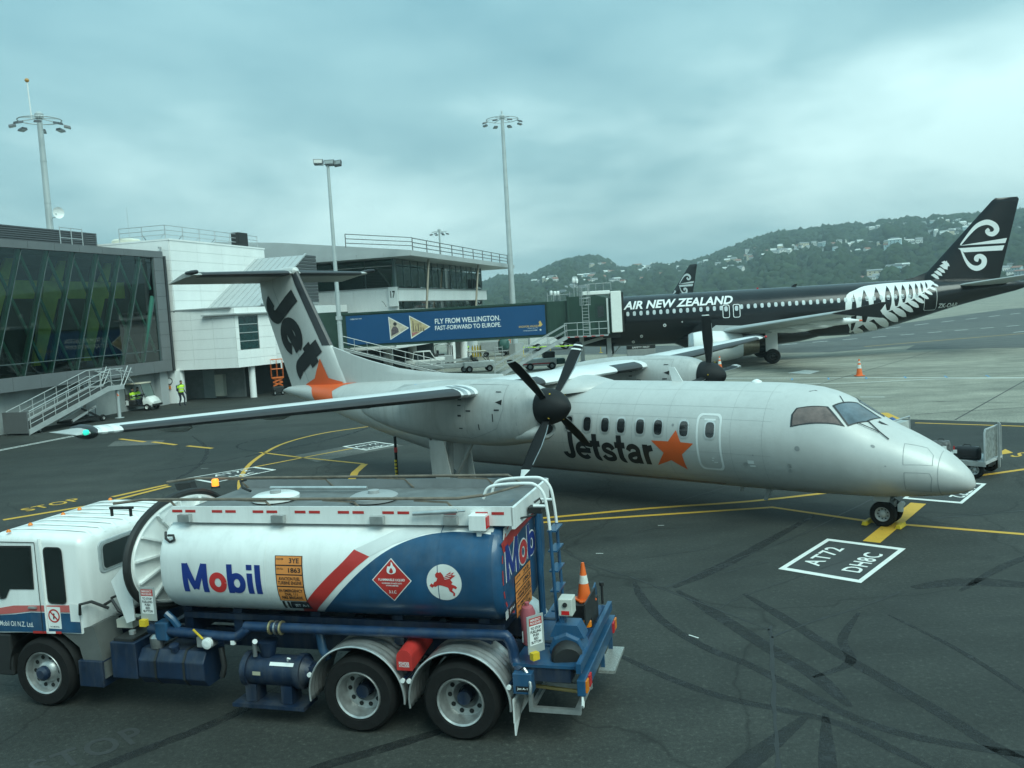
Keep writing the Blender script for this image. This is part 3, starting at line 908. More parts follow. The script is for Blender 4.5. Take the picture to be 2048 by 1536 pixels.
# bush canopy: uncountable crowns that read as one green mass
def icos():
    bm = bmesh.new()
    bmesh.ops.create_icosphere(bm, subdivisions=1, radius=1)
    v = np.array([tuple(q.co) for q in bm.verts])
    f = np.array([[q.index for q in fc.verts] for fc in bm.faces])
    bm.free()
    return v, f
iv, ifc = icos()
rng = np.random.default_rng(5)
NC = 13000
allv, allf = [], []
k = 0
H_az = np.array([h[0] for h in hsp])
H_t = np.array([h[1] for h in hsp])
while k < NC:
    az = rng.uniform(-14, 40)
    t = rng.uniform(0.0, 1.06) if rng.random() < 0.72 else rng.uniform(0.9, 1.05)
    near = (np.abs(H_az - az) < 0.24) & (H_t - t < 0.035) & (H_t - t > -0.010)
    if near.any() and t < 1.02:
        k += 1
        continue
    if t > 0.96 and ((np.abs(H_az - az) < 0.3) & (H_t > 0.85)).any():
        k += 1
        continue
    p = hill_pt(az, t)
    r_ = rng.uniform(3.0, 6.5) * (1.25 if rng.random() < 0.08 else 1.0)
    q = iv * (1 + rng.normal(0, 0.20, (len(iv), 1))) * np.array([r_ * rng.uniform(0.8, 1.2), r_ * rng.uniform(0.8, 1.2), r_ * rng.uniform(0.65, 1.15)])
    allv.append(q + np.array([p.x, p.y, p.z + r_ * 0.25]))
    allf.append(ifc + k_off if False else ifc + sum((0,)) + len(allv[:-1]) * len(iv))
    k += 1
av, af = np.concatenate(allv), np.concatenate(allf)
me = bpy.data.meshes.new('hillside_bush')
me.vertices.add(len(av))
me.vertices.foreach_set('co', av.ravel())
me.loops.add(af.size)
me.loops.foreach_set('vertex_index', af.ravel())
me.polygons.add(len(af))
me.polygons.foreach_set('loop_start', np.arange(0, af.size, 3))
me.polygons.foreach_set('loop_total', np.full(len(af), 3))
me.update()
bush = link('hillside_bush', me, mat('bush_leaves', (0.030, 0.046, 0.022), 0.9, var=0.65, scale=0.035, spec=0.1))
tag(bush, 'dark green bush covering the far hillsides', 'bush', kind='stuff')
# air: the far hills fade to a pale blue green
hz = MB().box(-2400, 2400, -300, 2450, -1.0, 150).build('haze', None)
hm = bpy.data.materials.new('haze')
hm.use_nodes = True
hm.node_tree.nodes.clear()
pv = hm.node_tree.nodes.new('ShaderNodeVolumePrincipled')
pv.inputs['Color'].default_value = (0.72, 0.88, 0.92, 1)
pv.inputs['Density'].default_value = 0.00034
pv.inputs['Anisotropy'].default_value = 0.2
ho = hm.node_tree.nodes.new('ShaderNodeOutputMaterial')
hm.node_tree.links.new(pv.outputs[0], ho.inputs['Volume'])
hz.data.materials.append(hm)
hz['kind'] = 'stuff'
hz['label'] = 'pale blue green haze in the air over the airfield'
# ================================================================ AIRCRAFT HELPERS
def table(T):
    T = np.array(T, float)
    xs = T[:, 0]
    n = len(xs)
    d = np.diff(T[:, 1:], axis=0) / np.diff(xs)[:, None]
    m = np.zeros_like(T[:, 1:])
    for k in range(T.shape[1] - 1):
        m[0, k], m[-1, k] = d[0, k], d[-1, k]
        for i in range(1, n - 1):
            a, b = d[i - 1, k], d[i, k]
            m[i, k] = 0 if a * b <= 0 else 2 / (1 / a + 1 / b)
    def f(s):
        i = int(np.clip(np.searchsorted(xs, s) - 1, 0, n - 2))
        h = xs[i + 1] - xs[i]
        t = (s - xs[i]) / h
        return (2 * t ** 3 - 3 * t ** 2 + 1) * T[i, 1:] + (t ** 3 - 2 * t ** 2 + t) * h * m[i] + (-2 * t ** 3 + 3 * t ** 2) * T[i + 1, 1:] + (t ** 3 - t ** 2) * h * m[i + 1]
    return f
def skin(f, side):
    """point on a body of stations: s aft of the nose, th degrees up from the widest line; side +1 = starboard (-y)"""
    def g_(s, th, off=0.0):
        top, bot, hw = f(s)
        zc_, hh = (top + bot) / 2, (top - bot) / 2
        c, sn = math.cos(R(th)), math.sin(R(th))
        n = Vector((0, -side * c / max(hw, .05), sn / max(hh, .05))).normalized()
        return Vector((-s, -side * hw * c, zc_ + hh * sn)) + n * off
    return g_
def body(f, stations, n=48):
    mb = MB()
    rings = []
    for s in stations:
        top, bot, hw = f(s)
        rings.append([(-s, -hw * math.cos(2 * math.pi * k / n), (top + bot) / 2 + (top - bot) / 2 * math.sin(2 * math.pi * k / n)) for k in range(n)])
    return mb.loft(rings)
AF = [(1.0, 0.0), (0.8, 0.030), (0.6, 0.056), (0.4, 0.075), (0.25, 0.078), (0.12, 0.064), (0.05, 0.045), (0.015, 0.026), (0.0, 0.0), (0.015, -0.020), (0.05, -0.032), (0.12, -0.042), (0.25, -0.048), (0.4, -0.046), (0.6, -0.034), (0.8, -0.016)]
def wing_ring(le, te, z, tk=1.0, horiz=True):
    """airfoil ring between leading and trailing stations; le/te (s), at lateral y"""
    def g_(y):
        c = te - le
        return [(-(le + x * c), y, z + h * c * tk) for x, h in AF]
    return g_
def boot_ring(le, te, y, z, tk=1.0, frac=0.12, off=0.006):
    c = te - le
    pts = [(x, h) for x, h in AF if x <= frac + 1e-6]
    return [(-(le + x * c) + off, y, z + h * c * tk + (off if h > 0 else -off if h < 0 else 0)) for x, h in pts]
def wheel(name, c, ax, r, w, rim_r, parent, tm, rm, n=28, spokes=8, hubc=None, dish=0.35):
    """tyre with rim and hub; ax = outward axle direction"""
    c, ax = Vector(c), Vector(ax).normalized()
    t = MB().lathe([(rim_r, -w * .42), (rim_r * 1.05, -w * .5), (r * .90, -w * .5), (r * .985, -w * .34), (r, -w * .2), (r, w * .2), (r * .985, w * .34), (r * .90, w * .5), (rim_r * 1.05, w * .5), (rim_r, w * .42)], c, ax, n).build('wheel', tm, parent, smooth=True)
    q = MB().lathe([(rim_r * 1.02, w * .40), (rim_r * .97, w * .49), (rim_r * .90, w * .44), (rim_r * .84, w * dish * .4), (rim_r * .55, w * (dish * .4 - .04)), (rim_r * .42, w * dish * .8), (rim_r * .30, w * dish * .9), (0.001, w * dish * .95)], c, ax, n).build('rim', rm, t, smooth=True)
    a = ax.cross(Vector((0, 0, 1)))
    if a.length < .1:
        a = Vector((1, 0, 0))
    a.normalize()
    b = ax.cross(a)
    hm_ = MB()
    for k in range(spokes):
        p = c + (a * math.cos(2 * math.pi * k / spokes) + b * math.sin(2 * math.pi * k / spokes)) * rim_r * .68 + ax * (w * (dish * .4 - .015))
        hm_.lathe([(rim_r * .10, 0), (rim_r * .10, 0.006), (0.001, 0.006)], p, ax, 8)
    hm_.build('rim_holes', MATS['black_void'], t)
    if hubc:
        MB().lathe([(rim_r * .34, w * dish * .5), (rim_r * .34, w * dish * 1.3), (rim_r * .2, w * dish * 1.6), (0.001, w * dish * 1.62)], c, ax, 14).build('hub', hubc, t, smooth=True)
    return t
VOID = mat('black_void', (0.006, 0.007, 0.007), 0.8, var=0.0)
TYRE = mat('tyre', (0.012, 0.012, 0.012), 0.82, spec=0.2, var=0.35, scale=9, bump=0.2, bscale=30)
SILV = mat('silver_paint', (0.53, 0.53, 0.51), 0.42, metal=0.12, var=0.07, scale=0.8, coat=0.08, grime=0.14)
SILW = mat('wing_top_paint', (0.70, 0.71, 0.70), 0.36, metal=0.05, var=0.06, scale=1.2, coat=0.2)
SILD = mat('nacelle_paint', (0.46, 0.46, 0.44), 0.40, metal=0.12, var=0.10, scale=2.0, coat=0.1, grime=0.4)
BOOT = mat('rubber_boot', (0.028, 0.029, 0.032), 0.42, var=0.25, scale=2.5)
BLAD = mat('blade_black', (0.012, 0.013, 0.014), 0.62, var=0.2, scale=6, spec=0.25)
BARE = mat('bare_metal', (0.42, 0.43, 0.43), 0.35, metal=0.85, var=0.2, scale=8)
GREY = mat('gear_grey', (0.34, 0.35, 0.34), 0.5, var=0.15)
ORNG = mat('logo_orange', (0.74, 0.115, 0.025), 0.42, var=0.05)
INK = mat('logo_black', (0.014, 0.015, 0.017), 0.4, var=0.05)
WDEC = mat('white_decal', (0.76, 0.77, 0.75), 0.4, var=0.05)
SEAM = mat('panel_seam', (0.27, 0.28, 0.28), 0.6, var=0.1)
WIN = mat('cabin_window', (0.012, 0.014, 0.016), 0.08, spec=0.9, var=0.3)
YCH = mat('chock_yellow', (0.62, 0.42, 0.02), 0.6, var=0.2, scale=8)
RED = mat('sign_red', (0.50, 0.03, 0.03), 0.5)

# ================================================================ SILVER TURBOPROP
QT = table([(0, 1.10, 1.04, .03), (.06, 1.28, .95, .17), (.25, 1.50, .87, .36), (.55, 1.75, .80, .56), (.8, 1.90, .77, .69), (1.21, 2.12, .72, .86), (1.6, 2.30, .69, .98), (1.9, 2.45, .66, 1.06), (2.3, 2.70, .64, 1.15), (2.74, 2.95, .63, 1.22), (3.31, 3.13, .61, 1.29), (4.3, 3.22, .6, 1.34), (6, 3.23, .6, 1.345), (14.2, 3.23, .6, 1.345), (16, 3.22, .86, 1.29), (18, 3.16, 1.24, 1.1), (20.3, 3.07, 1.73, .8), (21.7, 3.02, 2.1, .6), (23, 2.97, 2.38, .42), (24.2, 2.86, 2.58, .19), (24.6, 2.74, 2.68, .03)])
tp = thing('turboprop_airliner', 'silver twin propeller airliner with Jetstar lettering and orange stars', 'airplane', (9.754, 18.738, 0), R(-40.623))
st = [0, .02, .06, .12, .2, .3, .42, .55, .7, .85, 1, 1.2, 1.4, 1.6, 1.8, 2, 2.2, 2.4, 2.6, 2.8, 3, 3.3, 3.6, 4, 4.4, 5, 6, 7, 8, 9, 10, 11, 12, 13, 14, 14.6, 15.2, 16, 16.6, 17.3, 18, 18.8, 19.6, 20.3, 21, 21.7, 22.4, 23, 23.6, 24.2, 24.45, 24.6]
fus = body(QT, st, 64).build('fuselage', SILV, tp, smooth=True)
QS = skin(QT, 1)
QP = skin(QT, -1)
def on_q(sk=QS, off=0.004):
    return lambda a, b: sk(a, b, off)
def qwin(polys, name, m, off, parent=fus, cut=(0.08, 4), sk=QS):
    return decal(name, poly2d(polys), on_q(sk, off), m, parent, cut)
# cabin windows
FRAMEM = mat('window_frame_metal', (0.62, 0.63, 0.62), 0.3, metal=0.6)
for sk, ss in ((QS, (9.77, 9.16, 8.58, 8.08, 7.50, 6.97, 6.24, 5.53, 10.5, 11.2, 11.9, 12.6, 13.3, 14.0, 14.7, 15.4, 16.1)), (QP, (9.77, 9.16, 8.58, 8.08, 7.50, 6.97, 6.24, 11.2, 12.6, 14.0))):
    for s in ss:
        wp = qwin(rrect2d(s, 12.0, .235, 16.4, 0.115, 5), 'window', WIN, 0.007, fus, (0.06, 3), sk) if False else None
        def el(w, h):
            return [(s + math.copysign(abs(math.cos(a)) ** .62, math.cos(a)) * w, 12 + math.copysign(abs(math.sin(a)) ** .62, math.sin(a)) * h) for a in [2 * math.pi * i / 24 for i in range(24)]]
        w_ = decal('window', poly2d(el(.115, 8.0)), on_q(sk, 0.008), WIN, fus, (0, 3))
        decal('window_frame', ring2d(el(.155, 10.2), el(.118, 8.2)), on_q(sk, 0.009), FRAMEM, w_)
# emergency door outline
def rr_(s0, s1, t0, t1, rs, rt, k=5):
    return [((s0 + s1) / 2 + (x) * 1.0, (t0 + t1) / 2 + y) for x, y in [(px * 1.0, py * rt / rs) for px, py in rrect2d(0, 0, (s1 - s0), (t1 - t0) * rs / rt, rs, k)]]
dr = decal('door', ring2d(rr_(5.23, 5.90, -34, 30, .13, 8), rr_(5.285, 5.845, -31.5, 27.5, .11, 7)), on_q(QS, .005), WDEC, fus, (0, 4))
decal('exit_placard', poly2d([(5.40, 24), (5.70, 24), (5.70, 22), (5.40, 22)]), on_q(QS, .006), WDEC, dr)
for a, b, w in ((5.45, -19, .07), (5.48, -22, .05), (5.38, -24, .10)):
    decal('placard', poly2d([(a, b), (a + w, b), (a + w, b + 1.2), (a, b + 1.2)]), on_q(QS, .006), WDEC, dr)
# cockpit glazing
COCK = mat('cockpit_glass', (0.10, 0.135, 0.165), 0.05, spec=1.0, var=0.5, scale=2.2)  # pale bluish reflection painted into the windscreen colour
COCKS = mat('cockpit_side_glass', (0.17, 0.115, 0.10), 0.06, spec=0.8, var=0.55, scale=3.0)  # brownish reflection painted into the side pane colour
FRM = mat('black_rubber_seal', (0.02, 0.022, 0.024), 0.5)
def shrink(P, k):
    cx_, cy_ = sum(p[0] for p in P) / len(P), sum(p[1] for p in P) / len(P)
    return [(cx_ + (x - cx_) * k, cy_ + (y - cy_) * k) for x, y in P]
for sk in (QS, QP):
    SW = [(3.53, 21.2), (3.55, 34.0), (3.48, 42.0), (2.86, 52.5), (2.44, 37.3)]
    FW = [(2.76, 57.0), (2.42, 86.0), (1.90, 84.0), (2.06, 60), (2.35, 40.3)]
    for P, mm in ((SW, COCKS), (FW, COCK)):
        w_ = decal('cockpit_window', poly2d(P), on_q(sk, .006), mm, fus, (0.08, 4))
        decal('window_seal', ring2d(shrink(P, 1.045), shrink(P, .94)), on_q(sk, .010), FRM, w_, (0.08, 4))
mb = MB().tube([QS(2.05, 62, .02), QS(1.75, 52, .03), QS(1.55, 46, .03)], .012, 6).tube([QS(2.2, 50, .03), QS(1.75, 52, .03)], .010, 6)
mb.build('wiper', FRM, fus)
# lettering: Jetstar and star, wrapped round the side
def wrap_js(a, b, off):
    return QS(8.62 - a, -15.5 + b / 1.33 * 57.3, off)
letters('airline_letter', logo('Jetstar', 2.86, .84, .20), wrap_js, lambda c: INK, fus, (0.25, 0.10))
ST = [(6.45, 10.2), (6.33, -2.7), (5.98, -3.4), (6.33, -16.7), (6.30, -37.0), (6.68, -24.9), (7.13, -33.5), (6.85, -16.1), (7.17, -2.6), (6.68, -2.6)]
decal('airline_star', poly2d(ST), on_q(QS, .006), ORNG, fus, (0.2, 4))
# star wrapped over the tail cone
TSL = [(22.98, 88), (22.90, 74), (22.30, 44), (22.1, 12), (21.95, -20), (21.35, -6), (20.55, 2), (20.85, 36), (20.50, 64), (20.0, 85), (21.0, 88)]
decal('tail_star', poly2d(TSL), on_q(QS, .005), ORNG, fus, (0.15, 5))
# nose panels, ports and seams
def outline(P, w, name='panel_seam', m=SEAM, off=.003):
    pts = P + [P[0], P[1]]
    vs, fs = [], []
    for i in range(len(P)):
        a, b = Vector(P[i]), Vector(P[(i + 1) % len(P)])
        d = (b - a)
        # isotropic width: th degrees scaled to metres with a 0.9 m radius
        dm = Vector((d.x, d.y * 0.016)).normalized()
        nrm = Vector((-dm.y, dm.x / 0.016)) * w / 2
        o = len(vs)
        vs += [tuple(a + nrm), tuple(b + nrm), tuple(b - nrm), tuple(a - nrm)]
        fs.append((o, o + 1, o + 2, o + 3))
    return decal(name, (vs, fs), on_q(QS, off), m, fus, (0.1, 5))
outline([(1.26, 49.7), (0.86, 62), (0.72, 50), (0.70, 24), (1.22, 11)], .012)
outline([(1.20, -2), (0.74, 5), (0.70, -5), (0.76, -44), (1.22, -38)], .012)
for s in (.60,):
    decal('radome_seam', stroke2d([(s, t) for t in range(-80, 88, 6)], .010), on_q(QS, .003), SEAM, fus)
for s in (4.2, 5.0, 6.72, 7.75, 8.85, 10.0, 11.6, 13.2, 14.9, 16.6, 18.5, 20.1):
    decal('panel_seam', stroke2d([(s, t) for t in range(-85, 88, 6)], .0045), on_q(QS, .0025), SEAM, fus)
for t in (62, 38, 24, -12, -45):
    vs, fs = stroke2d([(s * .5, t) for s in range(8, 34)], .17)
    decal('panel_seam', (vs, fs), on_q(QS, .0025), SEAM, fus)
for s, t, r_ in ((6.55, 15.5, .035), (3.37, -0.8, .06), (1.82, 27.6, .045), (1.55, 3, .02), (4.44, -12, .02)):
    decal('static_port', poly2d([(s + r_ * math.cos(a), t + r_ * math.sin(a) * 45) for a in [2 * math.pi * i / 14 for i in range(14)]]), on_q(QS, .005), SEAM, fus)
for s, t, w, h in ((4.44, -22, .16, 4), (4.62, -25.5, .10, 4.5), (4.42, -25.5, .14, 2), (3.55, -22.5, .08, 4), (3.56, -28, .08, 3)):
    decal('placard', poly2d([(s, t), (s + w, t), (s + w, t + h), (s, t + h)]), on_q(QS, .005), WDEC if w > .1 else FRAMEM, fus)
decal('roof_letter', merge2d(stroke2d([(2.77, 80), (2.61, 70)], .035), stroke2d([(2.61, 70), (2.48, 75)], 1.6)), on_q(QS, .006), INK, fus)
decal('roof_hatch', poly2d([(17.29, 48.6), (17.06, 63.9), (16.55, 63.8), (16.67, 50.6)]), on_q(QS, .006), GREY, fus, (.1, 4))
decal('roof_panel', poly2d([(16.67, 50.6), (16.55, 63.8), (16.05, 65.9), (16.24, 53.7)]), on_q(QS, .006), mat('panel_blue', (.10, .28, .50), .5), fus, (.1, 4))
# red cheat line and belly
decal('cheat_line', stroke2d([(s * .5, -62) for s in range(11, 31)], 2.2), on_q(QS, .004), mat('faded_red', (.22, .06, .045), .6, var=.5, scale=4), fus)
MB().prism([(0, 0), (-.16, 0), (-.26, -.34), (-.17, -.34)], (-4.55, 0.02, .62), (1, 0, 0), (0, 0, 1), (0, -.04, 0)).build('belly_antenna', GREY, tp)
MB().prism([(0, 0), (-.1, 0), (-.16, -.18), (-.09, -.18)], (-5.3, 0.02, .62), (1, 0, 0), (0, 0, 1), (0, -.04, 0)).build('belly_antenna', GREY, tp)
MB().lathe([(.14, 0), (.12, .05), (.05, .09), (.001, .1)], (-4.9, 0, 3.2), (0, 0, 1), 14).build('roof_antenna', WDEC, tp, smooth=True)
MB().prism([(0, 0), (-.32, 0), (-.42, .38), (-.24, .38)], (-6.95, .01, 3.22), (1, 0, 0), (0, 0, 1), (0, -.025, 0)).build('roof_antenna', WDEC, tp)
# wing: centre section, then outboard panels
def q_le(l):
    l = abs(l)
    return 10.15 if l < 4.4 else 10.15 + (l - 4.4) * .085
def q_te(l):
    l = abs(l)
    return 12.75 if l < 4.4 else 12.75 - (l - 4.4) * .075
def q_z(l):
    l = abs(l)
    return 3.33 if l < 4.4 else 3.33 + (l - 4.4) * .032
ls = [-13.6, -12, -10, -8, -6, -4.4, -2.6, -1.2, 0, 1.2, 2.6, 4.4, 6, 8, 10, 12, 13.6]
def wr(l, frac=None):
    le, te = q_le(l), q_te(l)
    if frac:
        return boot_ring(le, te, -l, q_z(l), 1.0, frac)
    return wing_ring(le, te, q_z(l))(-l)
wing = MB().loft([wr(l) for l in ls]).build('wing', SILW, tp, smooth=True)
for a, b in ((1.75, 3.15), (-1.75, -3.15), (5.0, 13.05), (-5.0, -13.05)):
    lst = list(np.linspace(a, b, 6))
    MB().loft([wr(l, .12) for l in lst], cap=True, closed=False).build('deicing_boot', BOOT, wing, smooth=True, fix=True)
for a, b in ((4.55, 4.68), (4.78, 4.92), (-4.55, -4.68), (-4.78, -4.92), (13.12, 13.22), (13.32, 13.42), (-13.12, -13.22), (-13.32, -13.42)):
    MB().loft([wr(l, .25) for l in (a, b)], cap=False, closed=False).build('leading_edge_band', BARE if abs(a) < 5 else WDEC, wing, smooth=True)
# wing root fairing over the cabin
MB().loft([[(-s, math.cos(a) * w, z0 + math.sin(a) * h) for a in [math.pi * i / 14 for i in range(15)]] for s, w, z0, h in ((9.0, .1, 3.12, .08), (9.5, .75, 3.0, .27), (10.1, 1.15, 2.95, .42), (11.2, 1.28, 2.95, .52), (12.6, 1.2, 2.95, .46), (13.6, .8, 3.0, .29), (14.6, .2, 3.15, .08))], cap=True, closed=False).build('wing_fairing', SILV, tp, smooth=True)
# flap track fairings and wing tips
for sg in (1, -1):
    for l in (6.6, 9.2, 11.6):
        c = (q_te(l) + .05, q_z(l) - .12)
        MB().lathe([(.001, -.9), (.10, -.6), (.14, 0), (.10, .5), (.001, .75)], (-(c[0] - .3), -sg * l, c[1]), (-1, 0, 0), 12).build('flap_fairing', SILD, wing, smooth=True)
    le, te, z = q_le(13.6), q_te(13.6), q_z(13.6)
    MB().loft([[(-(le + .0 + (x * (te - le - .0))) - dx * 0, -sg * (13.6 + d), z + h * (te - le) * k) for x, h in AF] for d, k, dx in ((0, 1, 0), (.12, .85, .05), (.22, .5, .1), (.27, .1, .15))]).build('wing_tip', SILD, wing, smooth=True)
    MB().lathe([(.001, -.05), (.09, .05), (.13, .25), (.13, .55), (.07, .9), (.001, 1.1)], (-(le - .02), -sg * 13.55, z), (-1, 0, 0), 14).build('tip_light_pod', BOOT, wing, smooth=True)
    MB().lathe([(.001, -.03), (.045, .0), (.05, .06), (.001, .1)], (-(le - .02), -sg * 13.68, z + .03), (-sg * 0 + .3, -sg, 0), 10).build('navigation_light', mat('green_light', (.02, .5, .35), .2, emit=(.05, 1, .7), estr=.35) if sg > 0 else mat('red_light', (.5, .02, .02), .2), wing, smooth=True)
# nacelles, propellers and gear
NT_ = table([(8.50, 3.40, 2.56, .42), (8.62, 3.47, 2.40, .46), (8.9, 3.56, 2.14, .54), (9.4, 3.62, 2.02, .60), (10.2, 3.64, 1.96, .62), (11.4, 3.62, 1.97, .62), (12.6, 3.52, 2.07, .59), (13.6, 3.36, 2.22, .50), (14.4, 3.16, 2.40, .36), (15.0, 2.98, 2.58, .18), (15.25, 2.84, 2.72, .04)])
for sg in (1, -1):
    nst = [8.5, 8.56, 8.62, 8.75, 8.9, 9.15, 9.4, 9.8, 10.2, 10.8, 11.4, 12, 12.6, 13.1, 13.6, 14, 14.4, 14.7, 15, 15.15, 15.25]
    mb = MB()
    rings = []
    for s in nst:
        top, bot, hw = NT_(s)
        rings.append([(-s, -sg * 3.94 + math.copysign(abs(math.cos(a)) ** .8, math.cos(a)) * hw, (top + bot) / 2 + math.copysign(abs(math.sin(a)) ** .86, math.sin(a)) * (top - bot) / 2) for a in [2 * math.pi * k / 40 for k in range(40)]])
    nac = mb.loft(rings).build('nacelle', SILD, tp, smooth=True)
    def nsk(s, th, off=.004, sd=1):
        top, bot, hw = NT_(s)
        c, sn = math.cos(R(th)), math.sin(R(th))
        return Vector((-s, -sg * 3.94 - sd * (math.copysign(abs(c) ** .8, c) * hw + c * off), (top + bot) / 2 + math.copysign(abs(sn) ** .86, sn) * (top - bot) / 2 + sn * off))
    # intake under the spinner
    iy = -sg * 3.94
    MB().loft([[(x, iy + math.cos(a) * w, zc0 + math.sin(a) * h) for a in [2 * math.pi * k / 20 for k in range(20)]] for x, w, h, zc0 in ((-8.52, .30, .13, 2.43), (-8.44, .34, .17, 2.42), (-8.50, .38, .22, 2.40), (-8.75, .42, .26, 2.36), (-9.1, .44, .22, 2.30))], cap=False).build('intake_lip', SILD, nac, smooth=True)
    MB().lathe([(.001, 0), (.12, 0)], (0, 0, 0), (1, 0, 0), 4) if False else None
    MB().add([(-8.50, iy + math.cos(a) * .30, 2.43 + math.sin(a) * .13) for a in [2 * math.pi * k / 20 for k in range(20)]], [tuple(range(20))]).build('intake_mouth', VOID, nac)
    # exhaust pipe low on the inboard side
    MB().lathe([(.19, 0), (.22, .05), (.22, .45), (.15, .6)], (-9.35, iy + sg * .50, 2.30), (-1, sg * .25, -.1), 16).build('oil_cooler', BOOT, nac, smooth=True)
    # panel seams and latches
    for sd in (1, -1):
        sm = lambda a, b, sd=sd: nsk(a, b, .004, sd)
        for P in ([(9.3, 62), (9.3, 8), (9.55, -20), (10.55, -45)], [(10.55, -45), (10.55, 60)], [(10.55, 60), (9.3, 62)], [(10.55, -42), (13.5, -38)], [(8.95, 75), (8.95, -60)]):
            Q_ = [(P[i][0] + (P[i + 1][0] - P[i][0]) * j / 6, P[i][1] + (P[i + 1][1] - P[i][1]) * j / 6) for i in range(len(P) - 1) for j in range(7)]
            vs, fs = [], []
            for i in range(len(Q_) - 1):
                a, b = Vector(Q_[i]), Vector(Q_[i + 1])
                dm = Vector(((b - a).x, (b - a).y * .0115))
                if dm.length < 1e-6:
                    continue
                dm.normalize()
                nr = Vector((-dm.y, dm.x / .0115)) * .005
                o = len(vs)
                vs += [tuple(a + nr), tuple(b + nr), tuple(b - nr), tuple(a - nr)]
                fs.append((o, o + 1, o + 2, o + 3))
            decal('panel_seam', (vs, fs), sm, SEAM, nac)
        for s, t, w, h in ((9.42, 40, .16, 2.2), (10.35, 38, .16, 2.2), (9.42, 6, .16, 2.2), (10.35, 4, .16, 2.2), (9.62, -8, .03, 10), (10.1, -22, .03, 10), (10.68, 22, .12, 2), (10.68, 12, .12, 2), (10.68, -2, .12, 2), (10.68, -22, .12, 2)):
            decal('latch', poly2d([(s, t), (s + w, t), (s + w, t + h), (s, t + h)]), lambda a, b, sd=sd: nsk(a, b, .007, sd), BOOT, nac)
        decal('vent', poly2d([(9.35, 25), (9.55, 20), (9.35, 15)]), lambda a, b, sd=sd: nsk(a, b, .006, sd), VOID, nac)
    # propeller
    hc = Vector((-8.28, iy, 3.0))
    pr_ = MB().lathe([(.44, -.22), (.445, -.10), (.43, .02), (.37, .20), (.27, .36), (.14, .49), (.05, .54), (.001, .55)], hc, (1, 0, 0), 28).build('propeller', BLAD, tp, smooth=True)
    rot = R(-5) if sg > 0 else R(40)
    for k in range(4):
        a = R(45) + rot + k * math.pi / 2
        # lateral axis: starboard = -y
        rad = Vector((0, -math.cos(a), math.sin(a)))
        tan = Vector((0, math.sin(a), math.cos(a)))
        rings = []
        for r_, ch, tw, tkk in ((.36, .16, 100, .09), (.55, .22, 98, .07), (.8, .30, 95, .055), (1.1, .34, 90, .042), (1.45, .34, 86, .032), (1.72, .30, 83, .024), (1.86, .22, 82, .018), (1.91, .10, 82, .012)):
            cd_ = (tan * math.cos(R(tw)) + Vector((1, 0, 0)) * math.sin(R(tw)))
            nn_ = cd_.cross(rad).normalized()
            c0 = hc + rad * r_
            rings.append([c0 + cd_ * ch * (x - .4) + nn_ * tkk * y for x, y in ((0, 0), (.12, .75), (.35, 1), (.7, .6), (1, 0), (.7, -.25), (.35, -.35), (.12, -.35))])
        bl = MB().loft(rings).build('blade', BLAD, pr_, smooth=True)
        tip = MB()
        for r0, r1 in {0: ((1.84, 1.87),), 1: ((1.66, 1.70), (1.78, 1.82)), 2: ((1.84, 1.87),), 3: ((1.74, 1.92),)}[k]:
            rg = []
            for r_ in (r0, r1):
                ch = float(np.interp(r_, (1.45, 1.72, 1.86, 1.92), (.34, .30, .22, .10)))
                tw = 82
                cd_ = (tan * math.cos(R(tw)) + Vector((1, 0, 0)) * math.sin(R(tw)))
                nn_ = cd_.cross(rad).normalized()
                c0 = hc + rad * r_
                rg.append([c0 + cd_ * (ch + .012) * (x - .4) + nn_ * .034 * y for x, y in ((0, 0), (.12, .75), (.35, 1), (.7, .7), (1, 0), (.7, -.5), (.35, -.6), (.12, -.5))])
            tip.loft(rg)
        tip.build('tip_marking', WDEC, bl)
        st_ = MB()
        for r0, r1 in ((.5, .7), (.7, 1.1), (1.1, 1.6)):
            cs = []
            for r_ in (r0, r1):
                ch = float(np.interp(r_, (.36, .55, .8, 1.1, 1.45, 1.72), (.16, .22, .30, .34, .34, .30)))
                tw = float(np.interp(r_, (.36, .8, 1.45, 1.86), (100, 95, 86, 82)))
                cd_ = (tan * math.cos(R(tw)) + Vector((1, 0, 0)) * math.sin(R(tw)))
                cs.append(hc + rad * r_ + cd_ * ch * .6)
            st_.beam(cs[0], cs[1], .02, .012)
        st_.build('leading_edge_strip', BARE, bl)
        MB().lathe([(.02, 0), (.02, .012), (.001, .012)], hc + Vector((.16, 0, 0)) + rad * .39 + tan * .1, rad, 8).build('spinner_bolt', YCH, pr_)
    # main landing gear
    lg = MB().cyl((-11.75, iy, 2.1), (-11.85, iy, .42), .10, 12).cyl((-11.85, iy, .9), (-11.85, iy, .30), .07, 12).cyl((-10.9, iy, 2.05), (-11.8, iy, .75), .055, 8).cyl((-11.85, iy - .32, .42), (-11.85, iy + .32, .42), .06, 10).beam((-12.6, iy, 2.1), (-11.9, iy, 1.3), .06)
    g_ = lg.build('main_gear', GREY, tp, smooth=True)
    for d in (-1, 1):
        wheel('wheel', (-11.85, iy + d * .27, .42), (0, d, 0), .42, .26, .23, g_, TYRE, GREY, 24, 6)
    for d in (-1, 1):
        MB().prism([(0, 0), (.55, 0), (.75, -.9), (.45, -1.15), (.05, -.9)], (-12.1, iy + d * .40, 2.05), (1, 0, 0), (0, 0, 1), (0, d * .03, 0)).build('gear_door', SILD, g_)
    MB().prism([(0, 0), (.35, 0), (.30, -.55), (0, -.5)], (-14.0, iy - .25, 2.35), (1, 0, 0), (0, 0, 1), (0, .5, 0)).build('rear_gear_door', SILD, g_) if False else None
